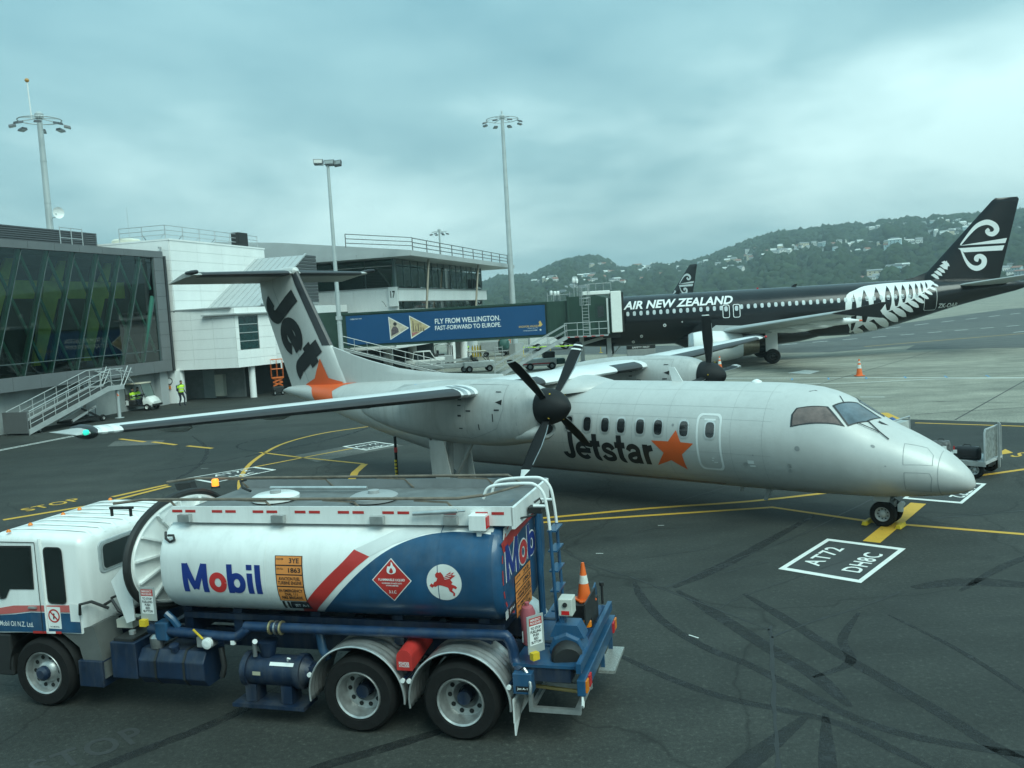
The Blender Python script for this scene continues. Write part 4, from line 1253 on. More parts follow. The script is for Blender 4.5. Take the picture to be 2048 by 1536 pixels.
    MB().prism([(0, .1), (.16, .1), (.36, -1.25), (.16, -1.25)], (-11.35, iy + .16, 2.0), (1, 0, 0), (0, 0, 1), (0, -.04, 0)).build('gear_door', SILD, g_)
# nose gear
ng = MB().cyl((-1.95, 0, .9), (-1.86, 0, .29), .07, 12).cyl((-1.86, -.22, .29), (-1.86, .22, .29), .045, 10).cyl((-1.55, 0, .85), (-1.84, 0, .45), .035, 8).box(-1.80, -1.66, -.08, .08, .42, .56).build('nose_gear', GREY, tp, smooth=True)
MB().prism([(0, .0), (.40, .0), (.36, -.20), (.02, -.20)], (-2.06, -.30, .78), (1, 0, 0), (0, 0, 1), (0, .03, 0)).build('nose_gear_door', GREY, ng)
MB().prism([(0, .0), (.40, .0), (.36, -.20), (.02, -.20)], (-2.06, .27, .78), (1, 0, 0), (0, 0, 1), (0, .03, 0)).build('nose_gear_door', GREY, ng)
MB().cyl((-1.52, -.06, .50), (-1.52, .06, .50), .06, 10).box(-1.60, -1.50, -.05, .05, .33, .5).build('taxi_light', WDEC, ng)
for d in (-1, 1):
    wheel('wheel', (-1.86, d * .21, .29), (0, d, 0), .29, .19, .165, ng, TYRE, GREY, 26, 9)
# fin, rudder, dorsal fillet, tailplane
def fin_ring(le, te, z, tk):
    c = te - le
    return [(-(le + x * c), h * c * tk * (1 if h >= 0 else 1.6), z) for x, h in AF]
def fr(z):
    le = 20.54 + (z - 3.06) * (23.22 - 20.54) / (7.35 - 3.06)
    te = 24.05 + (z - 2.9) * (25.72 - 24.05) / (6.69 - 2.9) - max(0, z - 6.69) * .9
    return le, te
fin = MB().loft([fin_ring(*fr(z), z, .72) for z in (2.8, 3.5, 4.4, 5.4, 6.3, 6.9, 7.35)]).build('fin', SILV, tp, smooth=True)
MB().loft([[(-(le + x * (te - le)) + .012, h * (te - le) * .72 * (1 if h >= 0 else 1.6) + math.copysign(.008, h) * (h != 0), z) for x, h in AF if x <= .121] for z in np.linspace(4.43, 7.36, 6) for le, te in [fr(z)]], cap=True, closed=False).build('fin_boot', BOOT, fin, smooth=True)
DF = [(20.2, 4.05), (20.7, 4.28), (20.45, 4.0), (19.35, 3.80), (17.83, 3.55), (16.4, 3.42), (15.0, 3.37), (13.3, 3.36)]
dz = MB()
rings = []
for s, z in ((21.6, 4.45), (20.9, 4.26), (20.2, 4.06), (19.35, 3.86), (18.5, 3.70), (17.83, 3.58), (16.8, 3.48), (15.5, 3.42), (14.3, 3.40), (13.2, 3.40)):
    zb = float(QT(s)[0]) - .10
    w = .10
    rings.append([(-s, -w, zb), (-s, -w * .7, zb + (z - zb) * .6), (-s, -w * .25, z - .02), (-s, 0, z), (-s, w * .25, z - .02), (-s, w * .7, zb + (z - zb) * .6), (-s, w, zb)])
dz.loft(rings, cap=True).build('dorsal_fin', SILV, tp, smooth=True)
def on_fin(off):
    def f(a, b):       # a = station s, b = z
        le, te = fr(b)
        x = min(max((a - le) / (te - le), 0), 1)
        xs_ = [p[0] for p in AF[8:]] + [1.0]
        hs_ = [-p[1] for p in AF[8:]] + [0.0]
        h = float(np.interp(x, xs_, hs_)) * (te - le) * .72 * 1.6
        return Vector((-a, -h - off, b))
    return f
# lettering runs down the fin: baseline direction in (s, z)
cJ = Vector((23.52, 5.13))
def fin_js(a, b, off):
    p = cJ + Vector((-.585, -.81)) * a + Vector((-.83, .50)) * b
    return on_fin(off)(p.x, p.y)
letters('fin_letter', logo('Jet', 3.60, 2.0, .25), fin_js, lambda c: INK, fin, (0.12, 0.12), .022)
decal('fin_star', poly2d([(21.92, 3.96), (21.48, 3.24), (20.75, 3.10), (20.75, 2.85), (22.95, 2.85), (22.95, 2.99), (22.32, 3.22)]), on_fin(.024), ORNG, fin, (.2, .2))
decal('rudder_seam', stroke2d([(fr(z)[0] + (fr(z)[1] - fr(z)[0]) * .62, z) for z in np.linspace(3.1, 7.2, 9)], .022), on_fin(.008), SEAM, fin)
def ht(l):
    l = abs(l)
    return 23.25 + l * .13, 25.70 - l * .06, 7.18
hl = [-3.95, -3, -2, -1, 0, 1, 2, 3, 3.95]
htp = MB().loft([[(x, y, z - .24 * max(0, (-x - ht(l)[0]) / (ht(l)[1] - ht(l)[0]) - .30) / .70) for x, y, z in wing_ring(ht(l)[0], ht(l)[1], 7.18, .75)(-l)] for l in hl]).build('tailplane', SILD, tp, smooth=True)
for sg in (1, -1):
    MB().loft([boot_ring(ht(l)[0], ht(l)[1], -l, 7.18, .75, .25, .010) for l in (sg * .25, sg * 1.5, sg * 2.5, sg * 3.6)], cap=True, closed=False).build('deicing_boot', BOOT, htp, smooth=True)
    le, te, z = ht(3.95)
    MB().lathe([(.001, -.55), (.07, -.45), (.08, -.1), (.05, .25), (.001, .35)], (-(le + .1), -sg * 3.98, z + .08), (-1, 0, 0), 12).build('horn', BOOT, htp, smooth=True)
MB().lathe([(.001, 0), (.16, .15), (.2, .6), (.16, 1.4), (.001, 2.2)], (-23.1, 0, 7.25), (-1, 0, 0), 14).build('fin_cap', SILV, htp, smooth=True)
# chocks under the nose wheels and the prop sling pole behind the main gear
qm = tp.matrix_basis.copy()
def qworld(s, l, z=0):
    a = R(-40.623)
    return Vector((9.754 - math.cos(a) * s + math.sin(a) * l, 18.738 - math.sin(a) * s - math.cos(a) * l, z))
for s, nm in ((1.50, 'in front of'), (2.24, 'behind')):
    p = qworld(s, .02)
    c = MB().prism([(-.06, 0), (.06, 0), (.035, .08), (-.035, .08)], (0, -.36, 0.014), (1, 0, 0), (0, 0, 1), (0, .42, 0)).build('wheel_chock', YCH)
    c.location = p
    c.rotation_euler = (0, 0, R(-40.623))
    tag(c, f'yellow wheel chock {nm} the silver airliner nose wheel', 'chock', 'chocks at the nose wheel')
p = qworld(14.2, 3.7)
ps = thing('tail_prop', 'black and yellow striped tail support pole under the silver airliner', 'pole', p)
MB().cyl((0, 0, 0.05), (.02, .0, 1.95), .04, 10).lathe([(.16, 0.012), (.16, .03), (.05, .06), (.001, .06)], (0, 0, 0), (0, 0, 1), 14).build('pole', BLAD, ps, smooth=True)
for i in range(7):
    MB().cyl((0.0, 0, .62 + i * .10), (0.0, 0, .68 + i * .10), .046, 10).build('yellow_band', YCH, ps, smooth=True)
MB().cyl((.02, 0, 1.5), (.02, 0, 1.64), .047, 10).build('red_band', RED, ps, smooth=True)
# orange engine covers hanging by the far gear
# ================================================================ FUEL TRUCK
tk = thing('fuel_truck', 'white and blue aviation fuel tanker truck with Mobil lettering', 'truck', (0.476, 10.383, 0), R(164.092))
TW = mat('truck_white', (0.78, 0.79, 0.77), 0.32, var=0.08, scale=1.5, coat=0.3, streak=0.8, grime=0.22)
TBL = mat('truck_blue', (0.013, 0.072, 0.155), 0.38, var=0.3, scale=3, coat=0.2, grime=0.35)
TDB = mat('chassis_blue_shaded', (0.0045, 0.017, 0.045), 0.5, var=0.45, scale=4, grime=0.5)  # dimness under the truck is put into this blue
PBL = mat('pipe_blue_shaded', (0.007, 0.031, 0.082), 0.42, var=0.35, scale=5, grime=0.4)  # truck blue darkened for the shade beneath the tank
TRD = mat('truck_red', (0.48, 0.035, 0.03), 0.4, var=0.2, scale=3)
MBLUE = mat('mobil_blue', (0.012, 0.035, 0.20), 0.4, var=0.05)
MRED = mat('mobil_red', (0.55, 0.035, 0.035), 0.4, var=0.05)
ALU = mat('aluminium', (0.55, 0.56, 0.55), 0.38, metal=0.75, var=0.25, scale=5)
RUST = mat('weathered_steel', (0.16, 0.13, 0.10), 0.7, var=0.4, scale=8)
BLK = mat('matt_black', (0.015, 0.016, 0.016), 0.6, var=0.3)
GRY = mat('grey_paint', (0.30, 0.31, 0.31), 0.5, var=0.15)
ORS = mat('hazard_orange', (0.72, 0.25, 0.06), 0.55, var=0.1)
TGL = mat('truck_glass', (0.012, 0.018, 0.018), 0.06, spec=0.8, var=0.4, scale=2)
AMB = mat('amber_lens', (0.75, 0.20, 0.01), 0.25, estr=0.0)
AMBL = mat('amber_beacon_lit', (0.9, 0.25, 0.02), 0.25, emit=(1, .30, .03), estr=0.8)
REDL = mat('red_lens', (0.55, 0.02, 0.02), 0.25)
YC = -1.22
def ell(hw, hh, zc_, x, n=56, e=2.75, yc=YC):
    out = []
    for k in range(n):
        a = 2 * math.pi * k / n
        c, s = math.cos(a), math.sin(a)
        out.append((x, yc + math.copysign(abs(c) ** (2 / e), c) * hw, zc_ + math.copysign(abs(s) ** (2 / e), s) * hh))
    return out
TZ, THW, THH = 2.08, 1.20, 0.72
tank = MB().loft([ell(.3, .2, TZ, .88), ell(1.12, .67, TZ, .885), ell(1.18, .705, TZ, .905), ell(THW, THH, TZ, .96), ell(THW, THH, TZ, 2.2), ell(THW, THH, TZ, 3.8), ell(THW, THH, TZ, 5.60), ell(1.15, .68, TZ, 5.67), ell(.8, .45, TZ, 5.73), ell(.2, .1, TZ, 5.75)]).build('tank', TW, tk, smooth=True)
def tsk(x, b, off=.004):
    """side of the tank: b is the height, laid on the near flank"""
    q = max(min((b - TZ) / THH, .9999), -.9999)
    c = (1 - abs(q) ** 2.75) ** (1 / 2.75)
    n = Vector((0, c ** 1.75 / THW, math.copysign(abs(q) ** 1.75, q) / THH)).normalized()
    return Vector((x, YC + THW * c, b)) + n * off
def tside(off=.004):
    return lambda a, b: tsk(a, b, off)
swo = [(3.50, 1.365), (3.36, 1.50), (3.14, 1.70), (2.88, 1.95), (2.62, 2.18), (2.36, 2.37), (2.10, 2.50), (1.80, 2.585), (1.45, 2.62), (1.10, 2.61), (.90, 2.595)]
S1 = smooth2d(swo, 4)
decal('blue_livery', poly2d(S1 + [(.90, 1.365)]), tside(.003), TBL, tank, (.4, .06))
# blue quarter under the belly line so the lower flank stays blue
r1 = smooth2d([(3.60, 1.365), (3.44, 1.53), (3.22, 1.73), (2.96, 1.98), (2.72, 2.19), (2.52, 2.34)], 4)
r2 = smooth2d([(3.76, 1.365), (3.62, 1.56), (3.42, 1.78), (3.14, 2.05), (2.90, 2.26), (2.74, 2.42)], 4)
decal('red_swoosh', (r1 + r2, [(i, i + 1, len(r1) + i + 1, len(r1) + i) for i in range(len(r1) - 1)]), tside(.004), TRD, tank, (.4, .06))
pg = [(2.74, 2.42), (2.52, 2.34), (2.2, 2.49), (1.8, 2.60), (1.4, 2.64), (.92, 2.62), (.92, 2.655), (1.4, 2.70), (1.8, 2.69), (2.25, 2.62)]
decal('grey_swoosh', poly2d(pg), tside(.0035), mat('pale_grey_paint', (.58, .59, .58), .4, var=.1), tank, (.3, .05))
# lettering
lt = logo('Mobil', 1.21, .40, .205, 4.70, 2.0)
mir = lambda a, b, off: tsk(9.40 - a, b, off)
letters('tank_letter', lt, mir, lambda c: MRED if c == 'o' else MBLUE, tank, (0, .06))
def placard(parent, mp, cx, cy, w, h, name='hazard_placard', cut=(0, .06)):
    """orange dangerous goods board with its four text fields; mp(a, b, off), a to the right"""
    b = decal(name, poly2d([(cx - w / 2, cy - h / 2), (cx + w / 2, cy - h / 2), (cx + w / 2, cy + h / 2), (cx - w / 2, cy + h / 2)]), lambda a, b_: mp(a, b_, .006), INK, parent, cut)
    hs = [.20, .20, .255, .345]
    y = cy + h / 2
    txts = ['3YE', '1863', 'AVIATION FUEL\nTURBINE ENGINE', 'IN EMERGENCY\nDIAL 111\nFIRE BRIGADE']
    for i, (f_, t_) in enumerate(zip(hs, txts)):
        y0, y1 = y - f_ * h + .008, y - .008
        decal('placard_field', poly2d([(cx - w / 2 + .012, y0), (cx + w / 2 - .012, y0), (cx + w / 2 - .012, y1), (cx - w / 2 + .012, y1)]), lambda a, b_: mp(a, b_, .009), ORS, b, cut)
        big = i < 2
        decal('placard_lettering', fit(text2d(t_, 1, .02, lead=.9), w * (.36 if i == 0 else .44) if big else w * .86, (y1 - y0) * (.58 if big else .72), cx + (w * .2 if big else 0), (y0 + y1) / 2), lambda a, b_: mp(a, b_, .012), INK, b, cut)
        if big:
            decal('placard_lettering', fit(text2d('HAZCHEM' if i == 0 else 'UN No.', 1, .01), w * .26, .022, cx - w * .32, y1 - .035), lambda a, b_: mp(a, b_, .012), INK, b)
        y -= f_ * h
    return b
mirx = lambda x0: (lambda a, b, off: tsk(x0 - a, b, off))
placard(tank, mirx(3.665), 0, 2.02, .40, .62)
jb = decal('product_label', poly2d([(-.10, 1.57), (.20, 1.57), (.20, 1.70), (-.06, 1.70)]), lambda a, b: mirx(3.665)(a, b, .006), INK, tank, (0, .06))
for k in range(2):
    decal('product_label', poly2d([(-.21 + k * .07, 1.57), (-.175 + k * .07, 1.57), (-.150 + k * .07, 1.70), (-.185 + k * .07, 1.70)]), lambda a, b: mirx(3.665)(a, b, .006), INK, tank, (0, .06))
decal('product_lettering', fit(text2d('JET A-1', 1, .02), .20, .055, .075, 1.632), lambda a, b: mirx(3.665)(a, b, .009), WDEC, jb)
# flammable diamond
dm = mirx(2.22)
dia = decal('flammable_diamond', poly2d([(0, 1.77), (.27, 2.05), (0, 2.33), (-.27, 2.05)]), lambda a, b: dm(a, b, .006), WDEC, tank, (0, .06))
decal('diamond_face', poly2d([(0, 1.785), (.255, 2.05), (0, 2.315), (-.255, 2.05)]), lambda a, b: dm(a, b, .008), TRD, dia, (0, .06))
fl = smooth2d([(0, 2.13), (.055, 2.15), (.065, 2.19), (.045, 2.22), (.04, 2.20), (.02, 2.26), (.0, 2.28), (-.005, 2.24), (-.03, 2.21), (-.045, 2.23), (-.06, 2.18), (-.05, 2.145)], 3, True)
decal('flame_symbol', poly2d(fl), lambda a, b: dm(a, b, .010), WDEC, dia)
decal('flame_symbol', poly2d(smooth2d([(0, 2.14), (.025, 2.155), (.02, 2.185), (.0, 2.21), (-.02, 2.18), (-.025, 2.155)], 3, True)), lambda a, b: dm(a, b, .012), TRD, dia)
for t_, w, h, y in (('FLAMMABLE LIQUID', .36, .036, 2.055), ('NO SMOKING OR NAKED LIGHTS', .27, .018, 2.012), ('WITHIN 8 METRES', .17, .018, 1.982), ('3.1.C', .10, .040, 1.90)):
    decal('diamond_lettering', fit(text2d(t_, 1, .02), w, h, 0, y), lambda a, b: dm(a, b, .010), WDEC, dia)
# flying horse roundel
hm2 = mirx(1.52)
rd = decal('roundel', poly2d(circ2d(0, 2.04, .23, 36)), lambda a, b: hm2(a, b, .006), mat('roundel_white', (.66, .67, .64), .45), tank, (0, .06))
HS = [(-.175, -.045), (-.150, -.015), (-.13, -.03), (-.115, .0), (-.09, .01), (-.075, .045), (-.095, .055), (-.100, .085), (-.075, .115), (-.06, .105), (-.035, .115), (-.01, .085), (.005, .055), (.03, .085), (.09, .125), (.075, .10), (.125, .115), (.10, .085), (.14, .08), (.105, .055), (.075, .03), (.10, .005), (.085, -.02), (.13, -.035), (.15, -.055), (.135, -.075), (.10, -.06), (.09, -.09), (.12, -.12), (.115, -.155), (.095, -.15), (.10, -.125), (.06, -.10), (.045, -.06), (.0, -.045), (-.045, -.035), (-.075, -.035), (-.10, -.055), (-.125, -.05), (-.14, -.065), (-.115, -.075), (-.085, -.06), (-.06, -.05), (-.10, -.02), (-.14, -.04), (-.165, -.065)]
decal('winged_horse', poly2d([(x * 1.12, 2.045 + y * 1.12) for x, y in HS[:40]]), lambda a, b: hm2(a, b, .009), TRD, rd)
for P in ([(.0, .065), (.10, .10)], [(.005, .05), (.09, .075)], [(.01, .035), (.07, .05)]):
    decal('feather_line', stroke2d([(x * 1.12, 2.045 + y * 1.12) for x, y in P], .006), lambda a, b: hm2(a, b, .012), WDEC, rd)
# conspicuity tape along the lower edge and weld rings
for i in range(22):
    x = 5.50 - i * .205
    decal('reflective_tape', poly2d([(x, 1.415), (x - .15, 1.415), (x - .15, 1.435), (x, 1.435)]), tside(.007), TRD if i % 2 == 0 else WDEC, tank)
for x in (4.02, 1.60):
    decal('weld_ring', stroke2d([(x, 1.40 + i * .03) for i in range(45)], .010), tside(.0065), WDEC if x > 3.5 else MATS['truck_blue'], tank)
# rear face
def trear(a, b, off=.004):
    """a to the right seen from behind, i.e. towards -y ... measured from the centre line"""
    ra = math.hypot(a / 1.2, (b - TZ) / .72)
    return Vector((.70 + .085 * min(ra, 1.1) ** 4 - off, YC - a, b))
rfc = [(math.copysign(abs(math.cos(t)) ** (2 / 2.75), math.cos(t)) * 1.10, TZ + math.copysign(abs(math.sin(t)) ** (2 / 2.75), math.sin(t)) * .66) for t in [2 * math.pi * k / 56 for k in range(56)]]
rface = MB()
rface.v = [tuple(Vector((.945, YC - a * 1.094, TZ + (b - TZ) * 1.094))) for a, b in rfc] + [tuple(Vector((.85, YC - a * 1.07, TZ + (b - TZ) * 1.07))) for a, b in rfc] + [tuple(Vector((.80, YC - a * 1.01, TZ + (b - TZ) * 1.01))) for a, b in rfc]
nF = len(rfc)
rface.f = [(i, (i + 1) % nF, nF + (i + 1) % nF, nF + i) for i in range(nF)] + [(nF + i, nF + (i + 1) % nF, 2 * nF + (i + 1) % nF, 2 * nF + i) for i in range(nF)] + [tuple(range(2 * nF, 3 * nF))]
rear = rface.build('rear_head', TBL, tank, smooth=True)
RX = .80
rf = lambda a, b, off: Vector((RX - off, YC - a, b))
band = smooth2d([(-1.06, 2.50), (-.6, 2.56), (-.1, 2.62), (.4, 2.64), (1.0, 2.62)], 4)
decal('red_band', poly2d(band + [(.96, 2.44), (.4, 2.47), (-.1, 2.45), (-.6, 2.40), (-.98, 2.36)]), lambda a, b: rf(a, b, .005), TRD, rear)
decal('white_top', poly2d([(-.92, 2.66), (.92, 2.66), (.96, 2.62), (.4, 2.64), (-.1, 2.62), (-.6, 2.55), (-.98, 2.52)]), lambda a, b: rf(a, b, .004), TW, rear)
lr = logo('Mobil', 1.84, .46, .185, -.02, 2.20)
lo_ = logo('Mobil', 1.84, .46, .275, -.02, 2.20)
letters('letter_outline', lo_, rf, lambda c: WDEC, rear, base=.004, step=.0004)
letters('rear_letter', lr, rf, lambda c: MRED if c == 'o' else MBLUE, rear, base=.010)
placard(rear, rf, -.18, 1.66, .80, .56, cut=(0, 0))
pl2 = decal('product_label', poly2d([(-.92, 1.53), (-.60, 1.53), (-.60, 1.64), (-.92, 1.64)]), lambda a, b: rf(a, b, .006), INK, rear)
decal('product_lettering', fit(text2d('JET A-1', 1, .02), .22, .05, -.76, 1.585), lambda a, b: rf(a, b, .009), WDEC, pl2)
for k in range(3):
    decal('product_stripe', poly2d([(-1.05 + k * .042, 1.53), (-1.025 + k * .042, 1.53), (-1.025 + k * .042, 1.64), (-1.05 + k * .042, 1.64)]), lambda a, b: rf(a, b, .007), WDEC, rear)
for i in range(12):
    t0, t1 = 2 * math.pi * (.30 + i * .038), 2 * math.pi * (.30 + i * .038 + .022)
    pt = lambda t, k: (math.copysign(abs(math.cos(t)) ** .727, math.cos(t)) * k, TZ + math.copysign(abs(math.sin(t)) ** .727, math.sin(t)) * k * .60)
    decal('reflective_tape', poly2d([pt(t0, 1.09), pt(t1, 1.09), pt(t1, 1.05), pt(t0, 1.05)]), lambda a, b: rf(a, b, .005), TRD, rear)
# front collar with radial ribs and rubber edge
col_ = MB().loft([ell(1.26, .80, 2.08, 6.16, e=2.1), ell(1.26, .80, 2.08, 6.10, e=2.1)]).build('front_collar', TW, tk, smooth=True)
MB().tube([Vector(p) for p in ell(1.26, .80, 2.08, 6.13, 64, 2.1)], .055, 8, closed=True).build('rubber_edge', BLK, col_, smooth=True)
MB().tube([Vector(p) for p in ell(1.17, .73, 2.08, 6.09, 64, 2.1)], .022, 6, closed=True).build('collar_rim', TW, col_, smooth=True)
for k in range(14):
    a = 2 * math.pi * (k + .3) / 14
    MB().beam((6.07, YC + math.cos(a) * .3, 2.08 + math.sin(a) * .2), (6.07, YC + math.cos(a) * 1.17, 2.08 + math.sin(a) * .73), .03, .06, (1, 0, 0)).build('collar_rib', TW, col_)
MB().cyl((5.7, YC, 2.08), (6.1, YC, 2.08), .30, 20).build('collar_hub', GRY, col_, smooth=True)
MB().prism([(0, 0), (.34, .34), (.34, -.55), (.2, -.6)], (6.62, -.20, 1.85), (-1, 0, 0), (0, 0, 1), (0, -.02, 0)).build('splash_guard', TW, tk)
# roof coaming, walkway, lids
def roofz(y):
    q = min(abs((y - YC) / THW), .999)
    return TZ + THH * (1 - q ** 2.75) ** (1 / 2.75)
cm_ = MB()
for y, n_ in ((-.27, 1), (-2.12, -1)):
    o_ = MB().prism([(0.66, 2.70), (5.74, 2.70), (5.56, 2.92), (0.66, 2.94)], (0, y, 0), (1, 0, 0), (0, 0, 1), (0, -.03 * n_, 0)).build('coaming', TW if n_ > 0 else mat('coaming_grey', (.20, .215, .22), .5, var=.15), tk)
MB().box(.64, .68, -2.12, -.27, 2.66, 2.93).build('coaming', TW, tk)
MB().box(.70, 5.6, -2.08, -.31, 2.775, 2.80).build('walkway', mat('walkway_dark', (.13, .14, .14), .7, var=.3, scale=4), tk)
for i in range(24):
    x = 5.55 - i * .21
    if i % 3 != 2:
        MB().box(x - .16, x, -.268, -.265, 2.84, 2.875).build('reflective_tape', TRD, tk)
for x in (4.5, 2.95):
    l_ = MB().lathe([(.34, 0), (.34, .05), (.28, .08), (.001, .09)], (x, YC, 2.82), (0, 0, 1), 24).build('manhole_lid', TW if x > 4 else GRY, tk, smooth=True)
    MB().lathe([(.08, 0), (.08, .05), (.001, .055)], (x, YC, 2.90), (0, 0, 1), 14).build('vent_cap', GRY, l_, smooth=True)
MB().tube([(3.3, -1.75, 2.87), (4.9, -1.75, 2.87)], .025, 8).build('vapour_pipe', ALU, tk)
MB().tube([(5.15, -1.6, 2.85), (5.3, -1.62, 2.9), (5.38, -1.7, 2.98), (5.3, -1.75, 3.0)], .02, 8).build('breather_hose', BLK, tk)
# folding handrails of weathered steel
for y, xs_, z in ((-.38, (6.60, 1.1), 2.99), (-2.1, (7.0, 1.2), 2.95)):
    r_ = MB().tube([(xs_[0], y, z - .06), (xs_[0] - .5, y, z), (xs_[1] + .3, y, z + .03), (xs_[1], y - .1 if y > -1 else y + .1, z + .05)], .02, 8).build('handrail', RUST, tk, smooth=True)
    for x in (6.1, 4.6, 3.3, 2.0):
        MB().beam((x, y, z), (x - .45, y, z - .02), .022).beam((x - .45, y, z - .02), (x - .6, y + .02, z - .15), .022).build('handrail_arm', RUST, r_)
MB().tube([(1.1, -.48, 3.03), (.75, -1.2, 3.03), (1.2, -2.0, 3.0)], .016, 8).build('handrail_cross', RUST, tk)
for x in (5.42, 3.98, 2.55, 1.55):
    MB().box(x - .18, x, -.27, -.19, 2.72, 2.82).build('handrail_bracket', ALU, tk)
MB().cyl((1.95, -.20, 2.86), (1.35, -.20, 2.90), .028, 10).cyl((1.6, -.20, 2.88), (1.25, -.20, 2.905), .014, 8).build('gas_strut', ALU, tk, smooth=True)
MB().beam((6.70, -.42, 2.86), (6.32, -.42, 2.86), .05, .03).beam((6.68, -.42, 2.86), (6.68, -.42, 2.74), .03).beam((6.36, -.42, 2.86), (6.36, -.42, 2.74), .03).build('handrail_foot', BLK, tk)
bc = MB().lathe([(.07, 0), (.07, .03), (.055, .03)], (6.0, -1.95, 2.83), (0, 0, 1), 16).build('beacon_base', BLK, tk)
MB().lathe([(.055, .03), (.055, .12), (.045, .14), (.001, .145)], (6.0, -1.95, 2.83), (0, 0, 1), 16).build('amber_beacon', AMBL, bc, smooth=True)
MB().prism([(0, 0), (.30, .04), (.34, .14), (.06, .16)], (6.45, -2.0, 2.74), (1, 0, 0), (0, 0, 1), (0, -.14, 0)).build('horn_speaker', BLK, tk)
MB().tube([(5.58, -.13, 2.60), (5.55, -.08, 2.52), (5.50, -.09, 2.47), (5.42, -.09, 2.50), (5.44, -.10, 2.56), (5.52, -.09, 2.56)], .018, 6).build('hose_hook', BLK, tk)
# cab
def cabring(x, y0, y1, z0, z1, r_, n=6):
    pts = []
    for (cy, cz, a0) in ((y0 - r_, z1 - r_, 0), (y1 + r_, z1 - r_, 90)):
        for i in range(n + 1):
            a = R(a0 + 90 * i / n)
            pts.append((x, cy + math.cos(a) * r_, cz + math.sin(a) * r_ * .9))
    pts += [(x, y1, z0), (x, y0, z0)]
    return pts
cabin = MB().loft([cabring(6.93, -.20, -2.24, 1.30, 2.42, .14), cabring(6.97, -.10, -2.34, 1.20, 2.50, .15), cabring(7.05, -.05, -2.39, 1.12, 2.545, .15), cabring(7.6, -.04, -2.40, 1.12, 2.57, .14), cabring(8.2, -.04, -2.40, 1.10, 2.575, .14), cabring(8.45, -.05, -2.39, 1.08, 2.56, .16), cabring(8.62, -.08, -2.36, 1.06, 2.40, .2), cabring(8.72, -.12, -2.32, 1.06, 1.9, .2)]).build('cab', TW, tk, smooth=True)
for k in range(8):
    y = -.32 - k * .255
    MB().loft([[(x, y + .035, z), (x, y + .02, z + h), (x, y - .02, z + h), (x, y - .035, z)] for x, z, h in ((6.96, 2.47, .004), (7.05, 2.54, .012), (7.3, 2.555, .020), (8.0, 2.572, .020), (8.35, 2.565, .004))]).build('roof_rib', TW, cabin, smooth=True)
for y in (-.10, -.50, -1.15, -1.50, -2.2):
    l_ = MB().lathe([(.035, 0), (.03, .02), (.015, .035), (.001, .04)], (8.22, y, 2.57), (0, 0, 1), 10).build('clearance_lamp', AMB, cabin, smooth=True)
cs = lambda a, b, off=.004: Vector((a, -.04 + off, b))
def cabp(name, poly, m, off=.004, parent=cabin):
    return decal(name, poly2d(poly), lambda a, b: cs(a, b, off), m, parent)
MB().box(8.36, 8.76, -2.38, -.06, .42, 1.055).build('front_bumper', BLK, cabin, bevel=.03)
cabp('blue_band', [(7.06, 1.14), (8.6, 1.10), (8.6, 1.33), (8.2, 1.37), (7.9, 1.41), (7.06, 1.42)], TBL, .006)
cabp('red_band', [(7.06, 1.435), (7.9, 1.425), (8.2, 1.385), (8.6, 1.345), (8.6, 1.43), (8.2, 1.50), (7.06, 1.545)], mat('faded_red_band', (.52, .12, .11), .5), .006)
q1 = cabp('quarter_window', rrect2d(7.42, 1.965, .30, .80, .06), TGL, .008)
decal('window_seal', ring2d(rrect2d(7.42, 1.965, .33, .83, .07), rrect2d(7.42, 1.965, .29, .79, .055)), lambda a, b: cs(a, b, .010), BLK, q1)
dw = cabp('door_window', [(7.80, 2.37), (8.42, 2.36), (8.42, 1.60), (8.32, 1.62), (8.24, 1.75), (7.82, 1.76)], TGL, .008)
decal('window_seal', ring2d(shrink([(7.80, 2.37), (8.42, 2.36), (8.42, 1.60), (8.32, 1.62), (8.24, 1.75), (7.82, 1.76)], 1.05), shrink([(7.80, 2.37), (8.42, 2.36), (8.42, 1.60), (8.32, 1.62), (8.24, 1.75), (7.82, 1.76)], .98)), lambda a, b: cs(a, b, .010), BLK, dw)
sm_ = merge2d(stroke2d([(7.72, 1.12), (7.72, 2.44)], .012), stroke2d([(7.72, 2.44), (8.45, 2.44)], .012))
decal('door_gap', sm_, lambda a, b: cs(a, b, .012), BLK, cabin)
MB().box(7.62, 7.635, -.045, -.005, 1.14, 2.50).build('drip_rail', TW, cabin)
MB().box(7.78, 7.92, -.03, .0, 1.475, 1.50).build('door_handle', ALU, cabin)
decal('company_lettering', fit(text2d('Mobil Oil N.Z. Ltd.', 1, .005), .60, .075, 0, 0), lambda a, b: cs(8.18 - a, 1.23 + b, .010), WDEC, cabin)
sk_ = cabp('no_smoking_sign', rrect2d(7.50, 1.345, .23, .32, .01), WDEC, .009)
decal('no_smoking_ring', ring2d(circ2d(7.50, 1.375, .10), circ2d(7.50, 1.375, .078)), lambda a, b: cs(a, b, .012), TRD, sk_)
decal('no_smoking_bar', stroke2d([(7.56, 1.435), (7.44, 1.315)], .022), lambda a, b: cs(a, b, .013), TRD, sk_)
decal('match_symbol', stroke2d([(7.51, 1.325), (7.50, 1.41)], .022), lambda a, b: cs(a, b, .0115), INK, sk_)
decal('no_smoking_lettering', fit(text2d('NO SMOKING', 1, .01), .15, .02), lambda a, b: cs(7.50 - a, 1.215 + b, .012), INK, sk_)
cabp('bare_patch', [(7.06, 1.30), (7.22, 1.30), (7.22, 1.56), (7.06, 1.55)], TW, .008)
cabp('marker_tape', [(7.4, 1.115), (7.9, 1.10), (7.9, 1.135), (7.4, 1.15)], TRD, .010)
